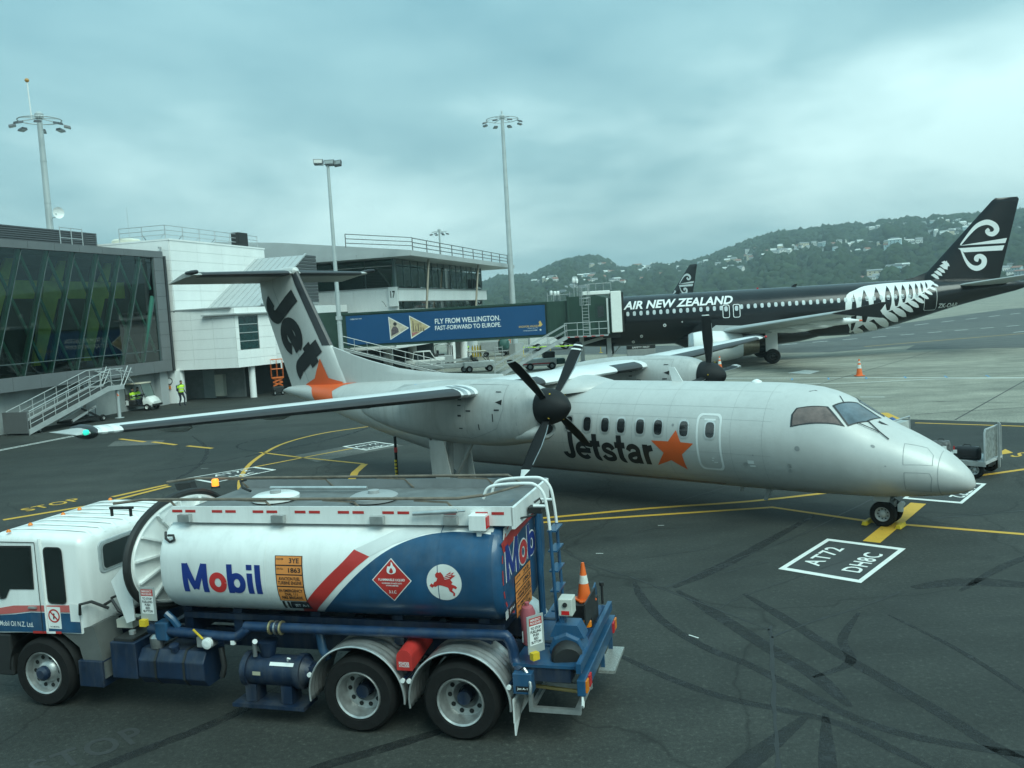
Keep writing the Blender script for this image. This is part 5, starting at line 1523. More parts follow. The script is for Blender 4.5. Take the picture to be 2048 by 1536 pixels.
cabp('marker_tape', [(7.5, 1.113), (7.66, 1.108), (7.66, 1.14), (7.5, 1.148)], WDEC, .012)
rwn = lambda a, b, off: Vector((6.93 - off - max(0, .0), a, b))
for y0, y1 in ((-.42, -1.08), (-1.2, -1.9)):
    P = rrect2d((y0 + y1) / 2, 2.13, abs(y1 - y0), .36, .07)
    fr_ = MB().loft([[(6.945, a, b) for a, b in rrect2d((y0 + y1) / 2, 2.13, abs(y1 - y0) + .16, .50, .09)], [(6.915, a, b) for a, b in rrect2d((y0 + y1) / 2, 2.13, abs(y1 - y0) + .12, .46, .09)]]).build('rear_window_frame', mat('bare_grey', (.36, .40, .41), .5, var=.2), cabin)
    decal('rear_window', poly2d(P), lambda a, b: Vector((6.910, a, b)), TGL, fr_)
    decal('window_seal', ring2d(shrink(P, 1.06), shrink(P, .98)), lambda a, b: Vector((6.907, a, b)), ALU, fr_)
# wheels
STEEL = mat('wheel_steel', (.44, .45, .44), .4, metal=.7, var=.3, scale=8)
for x in (1.41, 2.81):
    ax_ = MB().cyl((x, -2.3, .5), (x, -.15, .5), .09, 12).build('rear_axle', TDB, tk, smooth=True)
    for y, d in ((-.15, 1), (-.47, -1), (-2.29, -1), (-1.97, 1)):
        w_ = wheel('wheel', (x, y, .505), (0, d, 0), .505, .29, .315, tk, TYRE, STEEL, 40, 10, TDB if y in (-.15, -2.29) else None, dish=(-.75 if y in (-.15, -2.29) else .35))
for y, d in ((-.17, 1), (-2.27, -1)):
    wheel('wheel', (7.80, y, .505), (0, d, 0), .505, .29, .315, tk, TYRE, STEEL, 40, 10, TDB, dish=.42)
for x in (1.41, 2.81):
    ang = [R(a) for a in range(-8, 190, 6)]
    prof = []
    rings = []
    for a in ang:
        rr2 = [.665 + (.012 if j % 4 in (1, 2) else 0) for j in range(25)]
        rings.append([(x + math.cos(a) * rr2[j], .02 - j * .027, .50 + math.sin(a) * rr2[j]) for j in range(25)])
    f_ = MB().loft(rings, cap=False, closed=False).build('mudguard', ALU, tk, smooth=True)
    sl = f_.modifiers.new('thickness', 'SOLIDIFY')
    sl.thickness = .008
    MB().tube([(x + math.cos(a) * .668, .022, .50 + math.sin(a) * .668) for a in ang], .014, 6).build('mudguard_bead', ALU, f_, smooth=True)
    for a in (20, 160):
        p = Vector((x + math.cos(R(a)) * .70, 0, .50 + math.sin(R(a)) * .70))
        MB().cyl(p + V(0, -.35, .02), p + V(0, 0, .02), .026, 10).build('mudguard_bracket', TDB, f_, smooth=True)
        MB().cyl(p + V(0, 0, .02), p + V(0, .03, .02), .030, 10).build('bracket_cap', WDEC, f_, smooth=True)
far = MB()
for x in (1.41, 2.81):
    rings = [[(x + math.cos(R(a)) * .67, y, .50 + math.sin(R(a)) * .67) for y in (-2.46, -1.8)] for a in range(-8, 190, 9)]
    MB().loft(rings, cap=False, closed=False).build('mudguard', ALU, tk, smooth=True)
# mud flap
MB().prism([(0, 0), (-.62, .0), (-.62, .18), (-.02, -.42)], (.72, .0, .55), (0, 1, 0), (0, 0, 1), (-.02, 0, 0)).build('mud_flap', TW, tk)
MB().box(.70, .72, -.62, .01, .30, .60).build('mud_flap', mat('flap_white', (.62, .63, .61), .5), tk)
MB().prism([(0, .0), (.55, .12), (.72, -.62), (.42, -.78), (.28, -.2)], (7.42, -.06, 1.12), (-1, 0, 0), (0, 0, 1), (0, -.5, 0)).build('front_mudguard', mat('dark_grey_plastic', (.10, .105, .10), .6, var=.2), tk)
MB().loft([[(7.80 + math.cos(R(a)) * .60, y, .52 + math.sin(R(a)) * .60) for y in (-.04, -.55)] for a in range(0, 185, 12)], cap=False, closed=False).build('wheel_arch', BLK, tk, smooth=True)
# chassis
MB().box(-.12, 8.5, -.84, -.76, .78, 1.04).build('chassis_rail', TDB, tk)
MB().box(-.12, 8.5, -1.68, -1.60, .78, 1.04).build('chassis_rail', TDB, tk)
for x in (.2, 2.1, 3.4, 4.9, 6.2):
    MB().box(x, x + .1, -1.60, -.84, .82, 1.0).build('cross_member', TDB, tk)
for x in (1.1, 2.3, 3.5, 4.7, 5.5):
    MB().box(x, x + .14, -2.0, -.44, 1.04, 1.44).build('tank_saddle', TDB, tk)
MB().box(.9, 5.6, -.46, -.40, 1.30, 1.38).build('tank_skirt', TDB, tk)
MB().box(6.75, 7.16, -.55, -.02, .36, .74).build('step_box', TDB, tk, bevel=.012)
bx_ = MB().box(6.20, 6.62, -.62, -.06, .50, 1.02).build('battery_box', TDB, tk, bevel=.012)
MB().box(6.26, 6.58, -.56, -.10, 1.022, 1.06).build('box_lid', BLK, bx_)
MB().lathe([(.05, 0), (.05, .05), (.001, .06)], (6.42, -.3, 1.06), (0, 0, 1), 12).build('filler_cap', ALU, bx_)
MB().box(6.45, 6.72, -.60, -.35, 1.12, 1.24).build('relay_box', mat('cream_plastic', (.55, .53, .45), .5), tk)
ft = MB().prism([(-.26, .42), (.16, .42), (.26, .54), (.26, .78), (.16, .92), (-.26, .92)], (5.12, -.32, 0), (0, 1, 0), (0, 0, 1), (1.06, 0, 0)).build('diesel_tank', TDB, tk, bevel=.015)
for x in (5.42, 5.88):
    MB().prism([(-.265, .41), (.163, .41), (.268, .535), (.268, .785), (.163, .93), (-.265, .93)], (x, -.32, 0), (0, 1, 0), (0, 0, 1), (.035, 0, 0)).build('tank_strap', BLK, ft)
MB().lathe([(.06, 0), (.06, .06), (.07, .06), (.07, .09), (.001, .095)], (5.62, -.16, .91), (.0, .3, 1), 12).build('fuel_cap', TDB, ft, smooth=True)
# filter vessel with its cradle
fv = MB().lathe([(.001, -.58), (.15, -.56), (.20, -.50), (.235, -.50), (.235, -.42), (.205, -.42), (.205, .30), (.235, .30), (.235, .38), (.20, .38), (.13, .48), (.001, .50)], (4.05, -.26, .68), (-1, 0, 0), 24).build('filter_vessel', TDB, tk, smooth=True)
MB().box(3.50, 3.78, -.36, -.16, .58, .78).build('vessel_end', TDB, fv)
for x in (3.82, 4.36):
    MB().box(x, x + .16, -.36, -.10, .28, .52).build('vessel_foot', TDB, fv)
MB().box(3.62, 4.70, -.42, -.04, .22, .27).build('skid', TDB, fv)
MB().box(3.95, 4.24, -.052, -.048, .78, .80).build('vessel_label', WDEC, fv) if False else None
decal('vessel_label', poly2d([(-.20, -.03), (.20, -.03), (.20, .03), (-.20, .03)]), lambda a, b: Vector((3.92 - a, -.26 + math.cos(.75 + b * 4) * .212, .68 + math.sin(.75 + b * 4) * .212)), WDEC, fv)
decal('maker_plate', poly2d([(-.06, -.03), (.06, -.03), (.06, .03), (-.06, .03)]), lambda a, b: Vector((4.30 - a, -.26 + math.cos(.1 + b * 4) * .212, .68 + math.sin(.1 + b * 4) * .212)), mat('plate_tan', (.35, .33, .24), .5), fv)
MB().cyl((4.22, -.26, .88), (4.22, -.26, 1.08), .09, 14, .14).build('vessel_inlet', TDB, fv, smooth=True)
MB().cyl((4.35, -.14, .9), (4.35, -.14, 1.1), .03, 8).cyl((4.35, -.14, 1.1), (4.3, -.08, 1.13), .035, 8).build('air_eliminator', BARE, fv, smooth=True)
MB().tube([(3.84, -.10, .88), (3.82, -.07, .93), (3.78, -.07, .92)], .012, 6).build('drain_tap', WDEC, fv)
# pipework
pm = MB().tube(sm3([(6.05, -.22, 1.18), (5.3, -.20, 1.15), (4.75, -.20, 1.13), (4.62, -.20, 1.15), (4.45, -.20, 1.27), (4.3, -.20, 1.29), (2.0, -.20, 1.31), (.92, -.20, 1.33), (.80, -.20, 1.30), (.74, -.20, 1.18), (.72, -.20, 1.02), (.62, -.12, .92)], 3), .068, 12).build('delivery_pipe', PBL, tk, smooth=True)
for x in (4.12, 4.04, 3.96):
    MB().lathe([(.095, 0), (.095, .022), (.07, .022)], (x, -.20, 1.29), (-1, 0, 0), 18, cap=True).build('pipe_flange', mat('brass', (.48, .40, .22), .4, metal=.7) if x != 4.04 else BARE, pm)
MB().tube([(3.45, -.30, 1.22), (3.42, -.30, .98), (3.36, -.32, .85)], .06, 10).build('branch_pipe', TBL, pm, smooth=True)
vv = MB().box(5.0, 5.22, -.26, -.10, 1.00, 1.14).build('valve_body', ALU, pm)
MB().lathe([(.075, 0), (.075, .05), (.04, .06)], (5.02, -.08, 1.08), (0, 1, 0), 14, cap=True).build('valve_dial', WDEC, vv)
MB().cyl((5.12, -.10, 1.12), (5.24, -.07, 1.26), .016, 8).build('valve_handle', YCH, vv)
MB().tube([(5.6, -.24, 1.22), (5.65, -.2, 1.34), (5.75, -.2, 1.42)], .05, 8).build('branch_pipe', TBL, pm, smooth=True)
MB().box(5.72, 5.92, -.34, -.14, 1.04, 1.30).build('valve_body', TBL, pm, bevel=.02)
MB().lathe([(.09, -.1), (.10, -.02), (.10, .05), (.05, .1)], (5.95, -.22, 1.02), (0, 0, 1), 14, cap=True).build('pressure_valve', BARE, pm, smooth=True)
MB().box(4.66, 4.72, -.18, -.14, 1.04, 1.12).build('gauge', WDEC, pm)
MB().tube([(6.9, -.35, 1.45), (6.7, -.28, 1.55), (6.55, -.22, 1.42), (6.45, -.3, 1.3), (6.3, -.35, 1.25)], .022, 8).tube([(7.02, -.0, 1.42), (6.98, .03, 1.58), (6.85, -.05, 1.60), (6.7, -.2, 1.46)], .022, 8).tube([(6.9, -.5, 1.50), (6.6, -.45, 1.62), (6.35, -.4, 1.75)], .018, 8).build('air_hoses', BLK, tk, smooth=True)
MB().tube([(4.95, -.25, .95), (4.9, -.22, .7), (4.95, -.22, .55)], .04, 10).build('drain_hose', BLK, tk, smooth=True)
# emergency stop boards
def stop_board(o, u, name_parent, w=.19, h=.34):
    o, u = Vector(o), Vector(u)
    nrm = u.cross(Vector((0, 0, 1))).normalized()
    b = MB().prism([(-w / 2 - .03, -h / 2 - .10), (w / 2 + .03, -h / 2 - .10), (w / 2 + .03, h / 2 + .03), (-w / 2 - .03, h / 2 + .03)], o, u, (0, 0, 1), -nrm * .012).build('stop_board', mat('board_grey', (.33, .35, .34), .5), name_parent)
    fn = lambda k: (lambda a, b_: o + u * a + Vector((0, 0, b_)) + nrm * k)
    decal('board_face', poly2d([(-w / 2, -h / 2), (w / 2, -h / 2), (w / 2, h * .22), (-w / 2, h * .22)]), fn(.002), WDEC, b)
    decal('board_header', poly2d([(-w / 2, h * .23), (w / 2, h * .23), (w / 2, h / 2), (-w / 2, h / 2)]), fn(.002), TRD, b)
    decal('board_lettering', fit(text2d('EMERGENCY\nPROCEDURE', 1, .02), w * .85, h * .20, 0, h * .365), fn(.004), WDEC, b)
    decal('board_lettering', fit(text2d('TO STOP\nFUELLING\nPUSH\nRED\nBUTTON', 1, .03, lead=.95), w * .85, h * .62, 0, -h * .14), fn(.004), INK, b)
    MB().prism([(-.05, -.045), (.05, -.045), (.05, .045), (-.05, .045)], o + u * (w * .0 - .06) + Vector((0, 0, -h / 2 - .12)), u, (0, 0, 1), nrm * .07).build('stop_button_box', YCH, b)
    return b
stop_board((5.86, .02, 1.66), (-1, 0, 0), tk)
stop_board((.42, -.16, 1.42), Vector((-.62, -.78, 0)).normalized(), tk)
# powder extinguisher housing between the wheels
pe = MB().prism([(-.105, -.13), (.105, -.13), (.105, .03)] + [(.105 * math.cos(R(a)), .03 + .105 * math.sin(R(a))) for a in range(20, 180, 20)] + [(-.105, .03)], (2.11, .03, 1.03), (-1, 0, 0), (0, 0, 1), (0, -.75, .10)).build('extinguisher_box', TRD, tk)
decal('box_lettering', merge2d(fit(text2d('POWDER', 1, .015), .14, .045, 0, .0), fit(text2d('EXTINGUISHER', 1, .02), .14, .02, 0, -.035)), lambda a, b: Vector((2.11 - a, .034, .99 + b)), WDEC, pe)
# rear deck
MB().box(-.10, .72, -2.35, -.10, .98, 1.015).build('rear_deck', TBL, tk)
ck = MB()
MB().box(-.05, .68, -2.30, -.70, 1.016, 1.03).build('chequer_plate', mat('chequer_blue', (.02, .07, .16), .4, var=.5, scale=30), tk)
MB().box(.0, .70, -2.32, -.12, .80, .98).build('deck_frame', TDB, tk)
bm_ = MB().box(-.20, -.10, -2.28, .02, .70, .90).build('rear_bumper', TBL, tk, bevel=.01)
for y, m in ((-.02, AMB), (-.20, REDL), (-2.00, REDL), (-2.14, AMB)):
    MB().box(-.22, -.20, y - .12, y, .73, .87).build('tail_lamp', m, bm_)
MB().box(-.16, -.10, -2.28, .02, .98, 1.10).build('rear_upstand', TBL, tk)
MB().box(-.34, -.12, -2.10, -1.25, .46, .50).build('rear_step', mat('chequer_aluminium', (.42, .43, .40), .4, metal=.5, var=.5, scale=40), tk)
for y in (-1.35, -2.0):
    MB().box(-.19, -.13, y - .03, y, .50, .72).build('step_bracket', TBL, tk)
uf = MB().box(-.10, .55, -.18, -.12, .40, .46).box(-.10, .55, -.92, -.86, .40, .46).box(.50, .55, -.86, -.18, .40, .46).box(-.08, -.02, -.86, -.18, .40, .46).build('under_frame', ALU, tk)
for x, y in ((.50, -.15), (.50, -.89), (-.05, -.89)):
    MB().box(x, x + .05, y - .03, y + .03, .46, .80).build('frame_post', ALU, tk)
MB().cyl((.5, -.3, .66), (-.05, -.3, .62), .025, 8).build('brake_rod', mat('ochre', (.35, .24, .08), .6), tk)
MB().tube([(-.16, .0, .70), (-.16, .03, .60), (-.16, .0, .56), (-.16, -.03, .60), (-.16, 0, .70)], .014, 6).build('tow_ring', WDEC, tk, smooth=True)
hr = MB().lathe([(.20, -.30), (.235, -.28), (.235, .0), (.20, .02)], (.10, -.42, 1.08), (0, 1, 0), 8, cap=True).build('reel_motor', TBL, tk)
MB().lathe([(.19, .0), (.20, .03), (.20, .16), (.17, .20), (.001, .205)], (.10, -.42, 1.04), (-.25, 1, -.1), 20).build('reel_motor_cover', BLK, hr, smooth=True)
MB().prism([(0, 0), (.44, 0), (.36, .16), (.08, .16)], (-.12, -.72, 1.24), (1, 0, 0), (0, 0, 1), (0, .28, 0)).build('reel_guard', TBL, hr)
# ladder with white hoop rails
ld = MB()
for y in (-.68, -1.06):
    r_ = MB().tube([(.26, y, 1.02), (.30, y, 2.55)], .022, 8).build('ladder_rail', TBL, tk, smooth=True)
    MB().tube(sm3([(.30, y, 2.55), (.32, y, 2.80), (.36, y, 3.02), (.46, y, 3.13), (.60, y, 3.15), (.95, y, 3.13), (1.10, y, 3.08), (1.16, y, 2.95)]), .020, 8).build('hoop_rail', TW, tk, smooth=True)
for k in range(6):
    MB().box(.22, .34, -1.06, -.68, 1.22 + k * .26, 1.24 + k * .26).build('ladder_rung', TBL, tk)
MB().cyl((.33, -.68, 2.86), (.50, -.68, 2.86), .018, 8).cyl((.33, -1.06, 2.86), (.50, -1.06, 2.86), .018, 8).build('hoop_stay', TW, tk)
MB().cyl((.74, -1.72, 1.03), (.74, -1.72, 2.66), .035, 10).build('rear_drain_pipe', TBL, tk, smooth=True)
MB().cyl((.74, -1.84, 1.03), (.74, -1.84, 2.6), .028, 10).build('rear_drain_pipe', TBL, tk, smooth=True)
MB().tube([(.52, -.86, 2.70), (.56, -.7, 2.72), (.7, -.45, 2.74), (1.1, -.30, 2.76), (1.5, -.31, 2.80)], .014, 6).build('cable', BLK, tk, smooth=True)
MB().tube([(.50, -.9, 2.78), (.46, -.95, 2.84), (.50, -1.02, 2.88), (.56, -.96, 2.84)], .016, 6).build('cable', BLK, tk, smooth=True)
MB().box(.44, .62, -1.0, -.84, 2.72, 2.80).build('junction_box', BLK, tk)
wl = MB().box(.98, 1.20, -.30, -.14, 2.66, 2.86).build('work_lamp', TW, tk, bevel=.01)
MB().box(.966, .979, -.28, -.16, 2.69, 2.83).build('lamp_lens', REDL, wl)
MB().box(1.06, 1.12, -.26, -.2, 2.56, 2.66).build('lamp_bracket', TW, wl)
# box, posts and bottles on the deck
MB().box(.14, .20, -.66, -.52, 1.02, 1.50).build('post', TBL, tk)
eb = MB().box(.02, .20, -.70, -.48, 1.50, 1.72).build('control_box', mat('cream_grey', (.50, .51, .46), .5), tk, bevel=.012)
MB().lathe([(.03, 0), (.03, .02), (.001, .02)], (.11, -.479, 1.65), (0, 1, 0), 10).build('switch', BLK, eb)
MB().box(.06, .16, -.481, -.474, 1.52, 1.57).build('red_switch', REDL, eb)
MB().lathe([(.10, 0), (.10, .42), (.07, .50), (.03, .52), (.03, .56), (.001, .57)], (.66, -.75, 1.04), (.0, .12, 1), 16).build('fire_extinguisher', mat('faded_pink_red', (.40, .10, .12), .45), tk, smooth=True)
MB().box(-.08, -.06, -1.5, -.80, 1.25, 1.55).build('cone_plate', BLK, tk)
MB().prism([(-.1, 0), (.5, 0), (.38, .34), (-.1, .22)], (.08, -1.9, 1.03), (0, -1, 0), (0, 0, 1), (-.02, 0, 0)).build('side_plate', TBL, tk)
MB().cyl((-.02, -2.30, 1.05), (-.02, -2.30, 1.32), .018, 8).lathe([(.035, 0), (.035, .05), (.001, .055)], (-.02, -2.30, 1.32), (0, 0, 1), 10).build('gate_pin', BLK, tk)
MB().lathe([(.06, 0), (.06, .07), (.03, .09), (.001, .09)], (.0, -1.25, 1.10), (0, 0, 1), 12).build('amber_lamp', AMB, tk, smooth=True)
jb2 = MB().box(.46, .70, -.18, .02, .68, .94).build('nozzle_box', TBL, tk, bevel=.01)
decal('nozzle_label', poly2d([(-.08, -.035), (.08, -.035), (.08, .035), (-.08, .035)]), lambda a, b: Vector((.58 - a, .023, .75 + b)), INK, jb2)
decal('nozzle_lettering', fit(text2d('Jet A-1', 1, .02), .13, .035), lambda a, b: Vector((.58 - a, .025, .75 + b)), WDEC, jb2)
MB().tube([(.62, -.12, .92), (.56, -.06, .97), (.50, -.03, .90), (.47, .03, .80), (.48, .04, .70)], .022, 8).build('nozzle', BARE, jb2, smooth=True)
decal('deck_sticker', poly2d([(0, 0), (.05, 0), (.05, .14), (0, .14)]), lambda a, b: Vector((.64 - .004 - .0, -.30 - a, 1.2 + b)), WDEC, tk)
# traffic cone riding on the deck
CONE_O = mat('cone_orange', (.80, .14, .02), .5, var=.1)
CONE_W = mat('cone_white', (.66, .67, .62), .55, var=.2, scale=10)
def cone(name, label, loc, h=.75, rz=0.0, tilt=0.0, two=True, group='orange traffic cones'):
    t = thing(name, label, 'traffic cone', loc, rz, group)
    t.rotation_euler = (tilt, 0, rz)
    k = h / .75
    MB().cbox(-.19 * k, .19 * k, -.19 * k, .19 * k, 0.002, .04 * k, .03 * k).build('base', CONE_O, t)
    def seg(z0, z1, m, nm, e=0.0):
        r0, r1 = (.145 - .115 * z0 / .75) * k + e, (.145 - .115 * z1 / .75) * k + e
        MB().lathe([(r0, z0 * k), (r1, z1 * k)], (0, 0, 0), (0, 0, 1), 20, cap=True).build(nm, m, t, smooth=True)
    seg(.04, .75, CONE_O, 'cone_body')
    seg(.34, .50, CONE_W, 'white_band', .002)
    if two:
        seg(.58, .66, CONE_W, 'white_band', .002)
    return t
dk = Vector((0.476, 10.383)) + Vector((math.cos(R(164.092)), math.sin(R(164.092)))) * .10 + Vector((-math.sin(R(164.092)), math.cos(R(164.092)))) * -1.62
cone('traffic_cone', 'orange and white traffic cone carried on the fuel truck rear deck', (dk.x, dk.y, 1.335), .52, 0.4, 0, False)
MB().box(-.04, .30, -1.86, -1.38, 1.03, 1.33).build('cone_holder', CONE_O if False else BLK, tk)
# ================================================================ BLACK JET AIRLINER
JBK = mat('jet_black', (0.006, 0.0065, 0.008), 0.22, var=0.15, scale=0.5, spec=0.35, coat=0.2)
JWH = mat('fern_white', (0.72, 0.73, 0.72), 0.35, var=0.04)
JGR = mat('wing_grey', (0.40, 0.42, 0.42), 0.45, var=0.10, scale=1.0)
JNW = mat('engine_white', (0.72, 0.73, 0.71), 0.35, var=0.06, scale=1.2)
JWN = mat('jet_window', (0.50, 0.54, 0.55), 0.25, var=0.2, scale=6)
JMT = mat('exhaust_metal', (0.30, 0.26, 0.20), 0.35, metal=0.9, var=0.3, scale=3)
ATb = table([(0, 3.35, 3.2, .08), (.4, 3.9, 2.7, .65), (1.0, 4.35, 2.35, 1.0), (2, 4.95, 2.02, 1.42), (3, 5.40, 1.86, 1.68), (4.5, 5.75, 1.76, 1.9), (6.5, 5.87, 1.73, 1.975), (24, 5.87, 1.73, 1.975), (26, 5.87, 1.95, 1.95), (28, 5.87, 2.42, 1.85), (30, 5.86, 2.95, 1.66), (32, 5.82, 3.5, 1.38), (34, 5.72, 3.98, 1.02), (36, 5.5, 4.4, .6), (37.3, 5.25, 4.72, .25), (37.57, 5.1, 4.9, .1)])
jet = thing('jet_airliner', 'black jet airliner with white fern tail and Air New Zealand lettering', 'airplane', (3.461, 75.815, 0), R(170.823))
jst = [0, .1, .25, .4, .7, 1, 1.5, 2, 2.5, 3, 3.7, 4.5, 5.5, 6.5, 10, 14, 18, 22, 24, 25, 26, 27, 28, 29, 30, 31, 32, 33, 34, 35, 36, 36.7, 37.3, 37.57]
jf = body(ATb, jst, 56).build('fuselage', JBK, jet, smooth=True)
def jz(s, z, off=.006, side=-1):
    top, bot, hw = ATb(s)
    zc_, hh = (top + bot) / 2, (top - bot) / 2
    q = max(min((z - zc_) / hh, .998), -.998)
    return skin(ATb, side)(s, math.degrees(math.asin(q)), off)
jp = lambda off: (lambda a, b: jz(a, b, off))
for sd in (-1, 1):
    for i in range(44):
        s = 6.15 + i * .531
        if abs(s - 14.49) < .3 or abs(s - 15.31) < .3 or s > 29.3:
            continue
        z = 4.42 + .009 * (s - 6.7)
        P = [(s + math.copysign(abs(math.cos(t)) ** .7, math.cos(t)) * .125, z + math.copysign(abs(math.sin(t)) ** .7, math.sin(t)) * .185) for t in [2 * math.pi * k / 16 for k in range(16)]]
        decal('window', poly2d(P), lambda a, b, sd=sd: jz(a, b, .012, sd), JWN, jf, (0, .12))
    for s in (14.49, 15.31):
        d_ = decal('overwing_exit', ring2d(rrect2d(s, 4.20, .56, 1.06, .14), rrect2d(s, 4.20, .46, .96, .11)), lambda a, b, sd=sd: jz(a, b, .012, sd), JWH, jf, (0, .12))
        decal('window', poly2d(rrect2d(s, 4.40, .26, .40, .11)), lambda a, b, sd=sd: jz(a, b, .012, sd), JWN, d_, (0, .12))
    decal('rear_door', ring2d(rrect2d(30.02, 4.26, .98, 1.70, .12), rrect2d(30.02, 4.26, .92, 1.64, .10)), lambda a, b, sd=sd: jz(a, b, .014, sd), JWH, jf, (.2, .12))
    decal('front_door', ring2d(rrect2d(5.05, 4.2, .98, 1.80, .12), rrect2d(5.05, 4.2, .92, 1.74, .10)), lambda a, b, sd=sd: jz(a, b, .014, sd), JWH, jf, (.2, .12))
# Air New Zealand lettering with swash first letter
tx_ = fit(text2d('AIR NEW ZEALAND', 1, .028, .28, 1.0), 8.75, .66)
decal('airline_lettering', tx_, lambda a, b: jz(10.70 + a, 5.10 + b, .012), JWH, jf, (0, .12))
decal('registration_lettering', fit(text2d('ZK-OAB', 1, .02), 1.55, .34), lambda a, b: jz(31.45 + a, 3.72 + b, .010), JWH, jf, (.3, .1))
# fern: outer blade, dark gaps, lower leaflets
outer = smooth2d([(24.02, 2.3), (23.66, 3.13), (23.61, 3.97), (23.8, 4.96), (24.56, 5.33), (25.22, 5.56), (26.27, 5.66), (27.4, 5.70), (28.59, 5.70), (29.5, 5.72), (30.3, 5.74)], 3)
spine = smooth2d([(24.07, 1.98), (24.84, 2.58), (26.0, 3.15), (27.29, 3.76), (28.5, 4.31), (29.55, 4.88), (30.45, 5.55)], 3)
decal('fern', poly2d(outer + list(reversed(spine))), jp(.006), JWH, jf, (.2, .10))
def gap(s0, z0, s1, z1, w):
    a, b = Vector((s0, z0)), Vector((s1, z1))
    d = (b - a)
    n_ = Vector((-d.y, d.x)).normalized()
    pts = []
    for t, k in ((0, 0), (.12, .38), (.3, .8), (.5, 1), (.72, .92), (.9, .62), (1, .42)):
        pts.append(tuple(a + d * t + n_ * w * k / 2))
    for t, k in ((1, .42), (.9, .62), (.72, .92), (.5, 1), (.3, .8), (.12, .38)):
        pts.append(tuple(a + d * t - n_ * w * k / 2))
    return pts
sp_at = lambda s: float(np.interp(s, [p[0] for p in spine], [p[1] for p in spine]))
for s0, z0, s1, w in ((24.30, 5.02, 24.20, .42), (25.14, 5.30, 25.05, .60), (26.06, 5.44, 25.98, .58), (26.90, 5.50, 26.80, .50), (27.53, 5.52, 27.42, .40), (28.08, 5.54, 27.98, .36), (28.62, 5.55, 28.54, .31), (29.07, 5.57, 29.0, .25), (29.48, 5.60, 29.42, .20), (29.85, 5.62, 29.8, .15)):
    decal('fern_gap', poly2d(gap(s0, z0, s1, sp_at(s1) + .06, w)), jp(.012), JBK, jf, (.2, .10))
for s, L, w in ((24.3, 1.15, .50), (25.0, 1.45, .58), (25.75, 1.55, .56), (26.45, 1.50, .52), (27.1, 1.38, .46), (27.7, 1.22, .40), (28.25, 1.06, .35), (28.75, .92, .30), (29.2, .78, .26), (29.6, .66, .22), (29.98, .55, .19), (30.3, .46, .16)):
    z0 = sp_at(s) + .02
    d = Vector((.86, -.52)).normalized()
    n_ = Vector((.52, .86))
    a = Vector((s, z0))
    pts = [tuple(a + d * L * t + n_ * w * k) for t, k in ((0, .28), (.3, .62), (.6, .62), (.85, .40), (1, .05), (.85, -.26), (.6, -.40), (.3, -.34), (0, -.12))]
    pts = [(x, max(y, float(ATb(x)[1]) + .06)) for x, y in pts]
    decal('fern_leaflet', poly2d(pts), jp(.007), JWH, jf, (.5, .15))
decal('fern_stem', stroke2d(spine, [.16 - .10 * i / len(spine) for i in range(len(spine))]), jp(.009), JWH, jf, (.5, .15))
# underside lights and ports
for s, z, r_ in ((9.6, 3.35, .13), (11.0, 3.55, .06), (7.7, 2.55, .12), (7.0, 2.1, .12)):
    decal('port', ring2d(circ2d(s, z, r_, 16), circ2d(s, z, r_ * .45, 16)), jp(.010), JWH, jf)
# fin with koru
def jfin(z):
    return 29.9 + (z - 6.0) * .925, 35.62 + (z - 5.65) * .2415
jfn = MB().loft([[(-(le + x * (te - le)), h * (te - le) * .75 * (1 if h >= 0 else 1.6), z) for x, h in AF] for z in (5.4, 6.4, 7.6, 9, 10.4, 11.4, 11.62) for le, te in [jfin(z)]] + [[(-(35.35 + x * 1.6), h * .5, 11.80) for x, h in AF]]).build('fin', JBK, jet, smooth=True)
MB().loft([[(-s, w, zb), (-s, w * .35, zb + (zt - zb) * .7), (-s, 0, zt), (-s, -w * .35, zb + (zt - zb) * .7), (-s, -w, zb)] for s, zb, zt, w in ((28.2, 5.80, 5.86, .05), (29.2, 5.78, 6.02, .16), (30.2, 5.75, 6.38, .22), (31.0, 5.7, 6.85, .22), (31.6, 5.7, 7.2, .1))]).build('dorsal_fin', JBK, jet, smooth=True)
def onjfin(off):
    def f(a, b):
        le, te = jfin(b)
        x = min(max((a - le) / (te - le), 0), 1)
        h = float(np.interp(x, [p[0] for p in AF[:9]][::-1], [p[1] for p in AF[:9]][::-1])) * (te - le) * .75
        return Vector((-a, h + off, b))
    return f
def onjfin_far(off):
    def f(a, b):
        p = onjfin(off)(a, b)
        return Vector((p.x, -p.y * 1.02, p.z))
    return f
k1 = smooth2d([(32.70, 8.36), (33.39, 9.22), (33.98, 9.78), (34.67, 9.98), (35.22, 9.72), (35.38, 9.32), (35.12, 9.05), (34.80, 9.10), (34.66, 9.29), (34.82, 9.44)], 5)
k2 = smooth2d([(32.72, 7.98), (33.06, 7.12), (33.45, 6.62), (33.94, 6.46), (34.36, 6.70), (34.42, 7.13), (34.15, 7.38), (33.87, 7.33), (33.82, 7.15), (34.0, 7.07)], 5)
wd = lambda n: [.10 + .30 * min(1, i / (n * .3)) - .16 * max(0, (i / n - .55)) / .45 for i in range(n)]
for fn in (onjfin, onjfin_far):
    decal('koru_emblem', stroke2d(k1, wd(len(k1))), fn(.012), JWH, jfn, (.4, .4))
    decal('koru_emblem', stroke2d(k2, wd(len(k2))), fn(.012), JWH, jfn, (.4, .4))
    decal('koru_bar', poly2d([(32.57, 8.30), (36.16, 8.67), (36.03, 8.29), (33.3, 8.30)]), fn(.014), JWH, jfn, (.4, .4))
    decal('koru_bar', poly2d([(32.50, 8.10), (35.96, 8.12), (35.81, 7.74), (32.95, 7.76)]), fn(.014), JWH, jfn, (.4, .4))
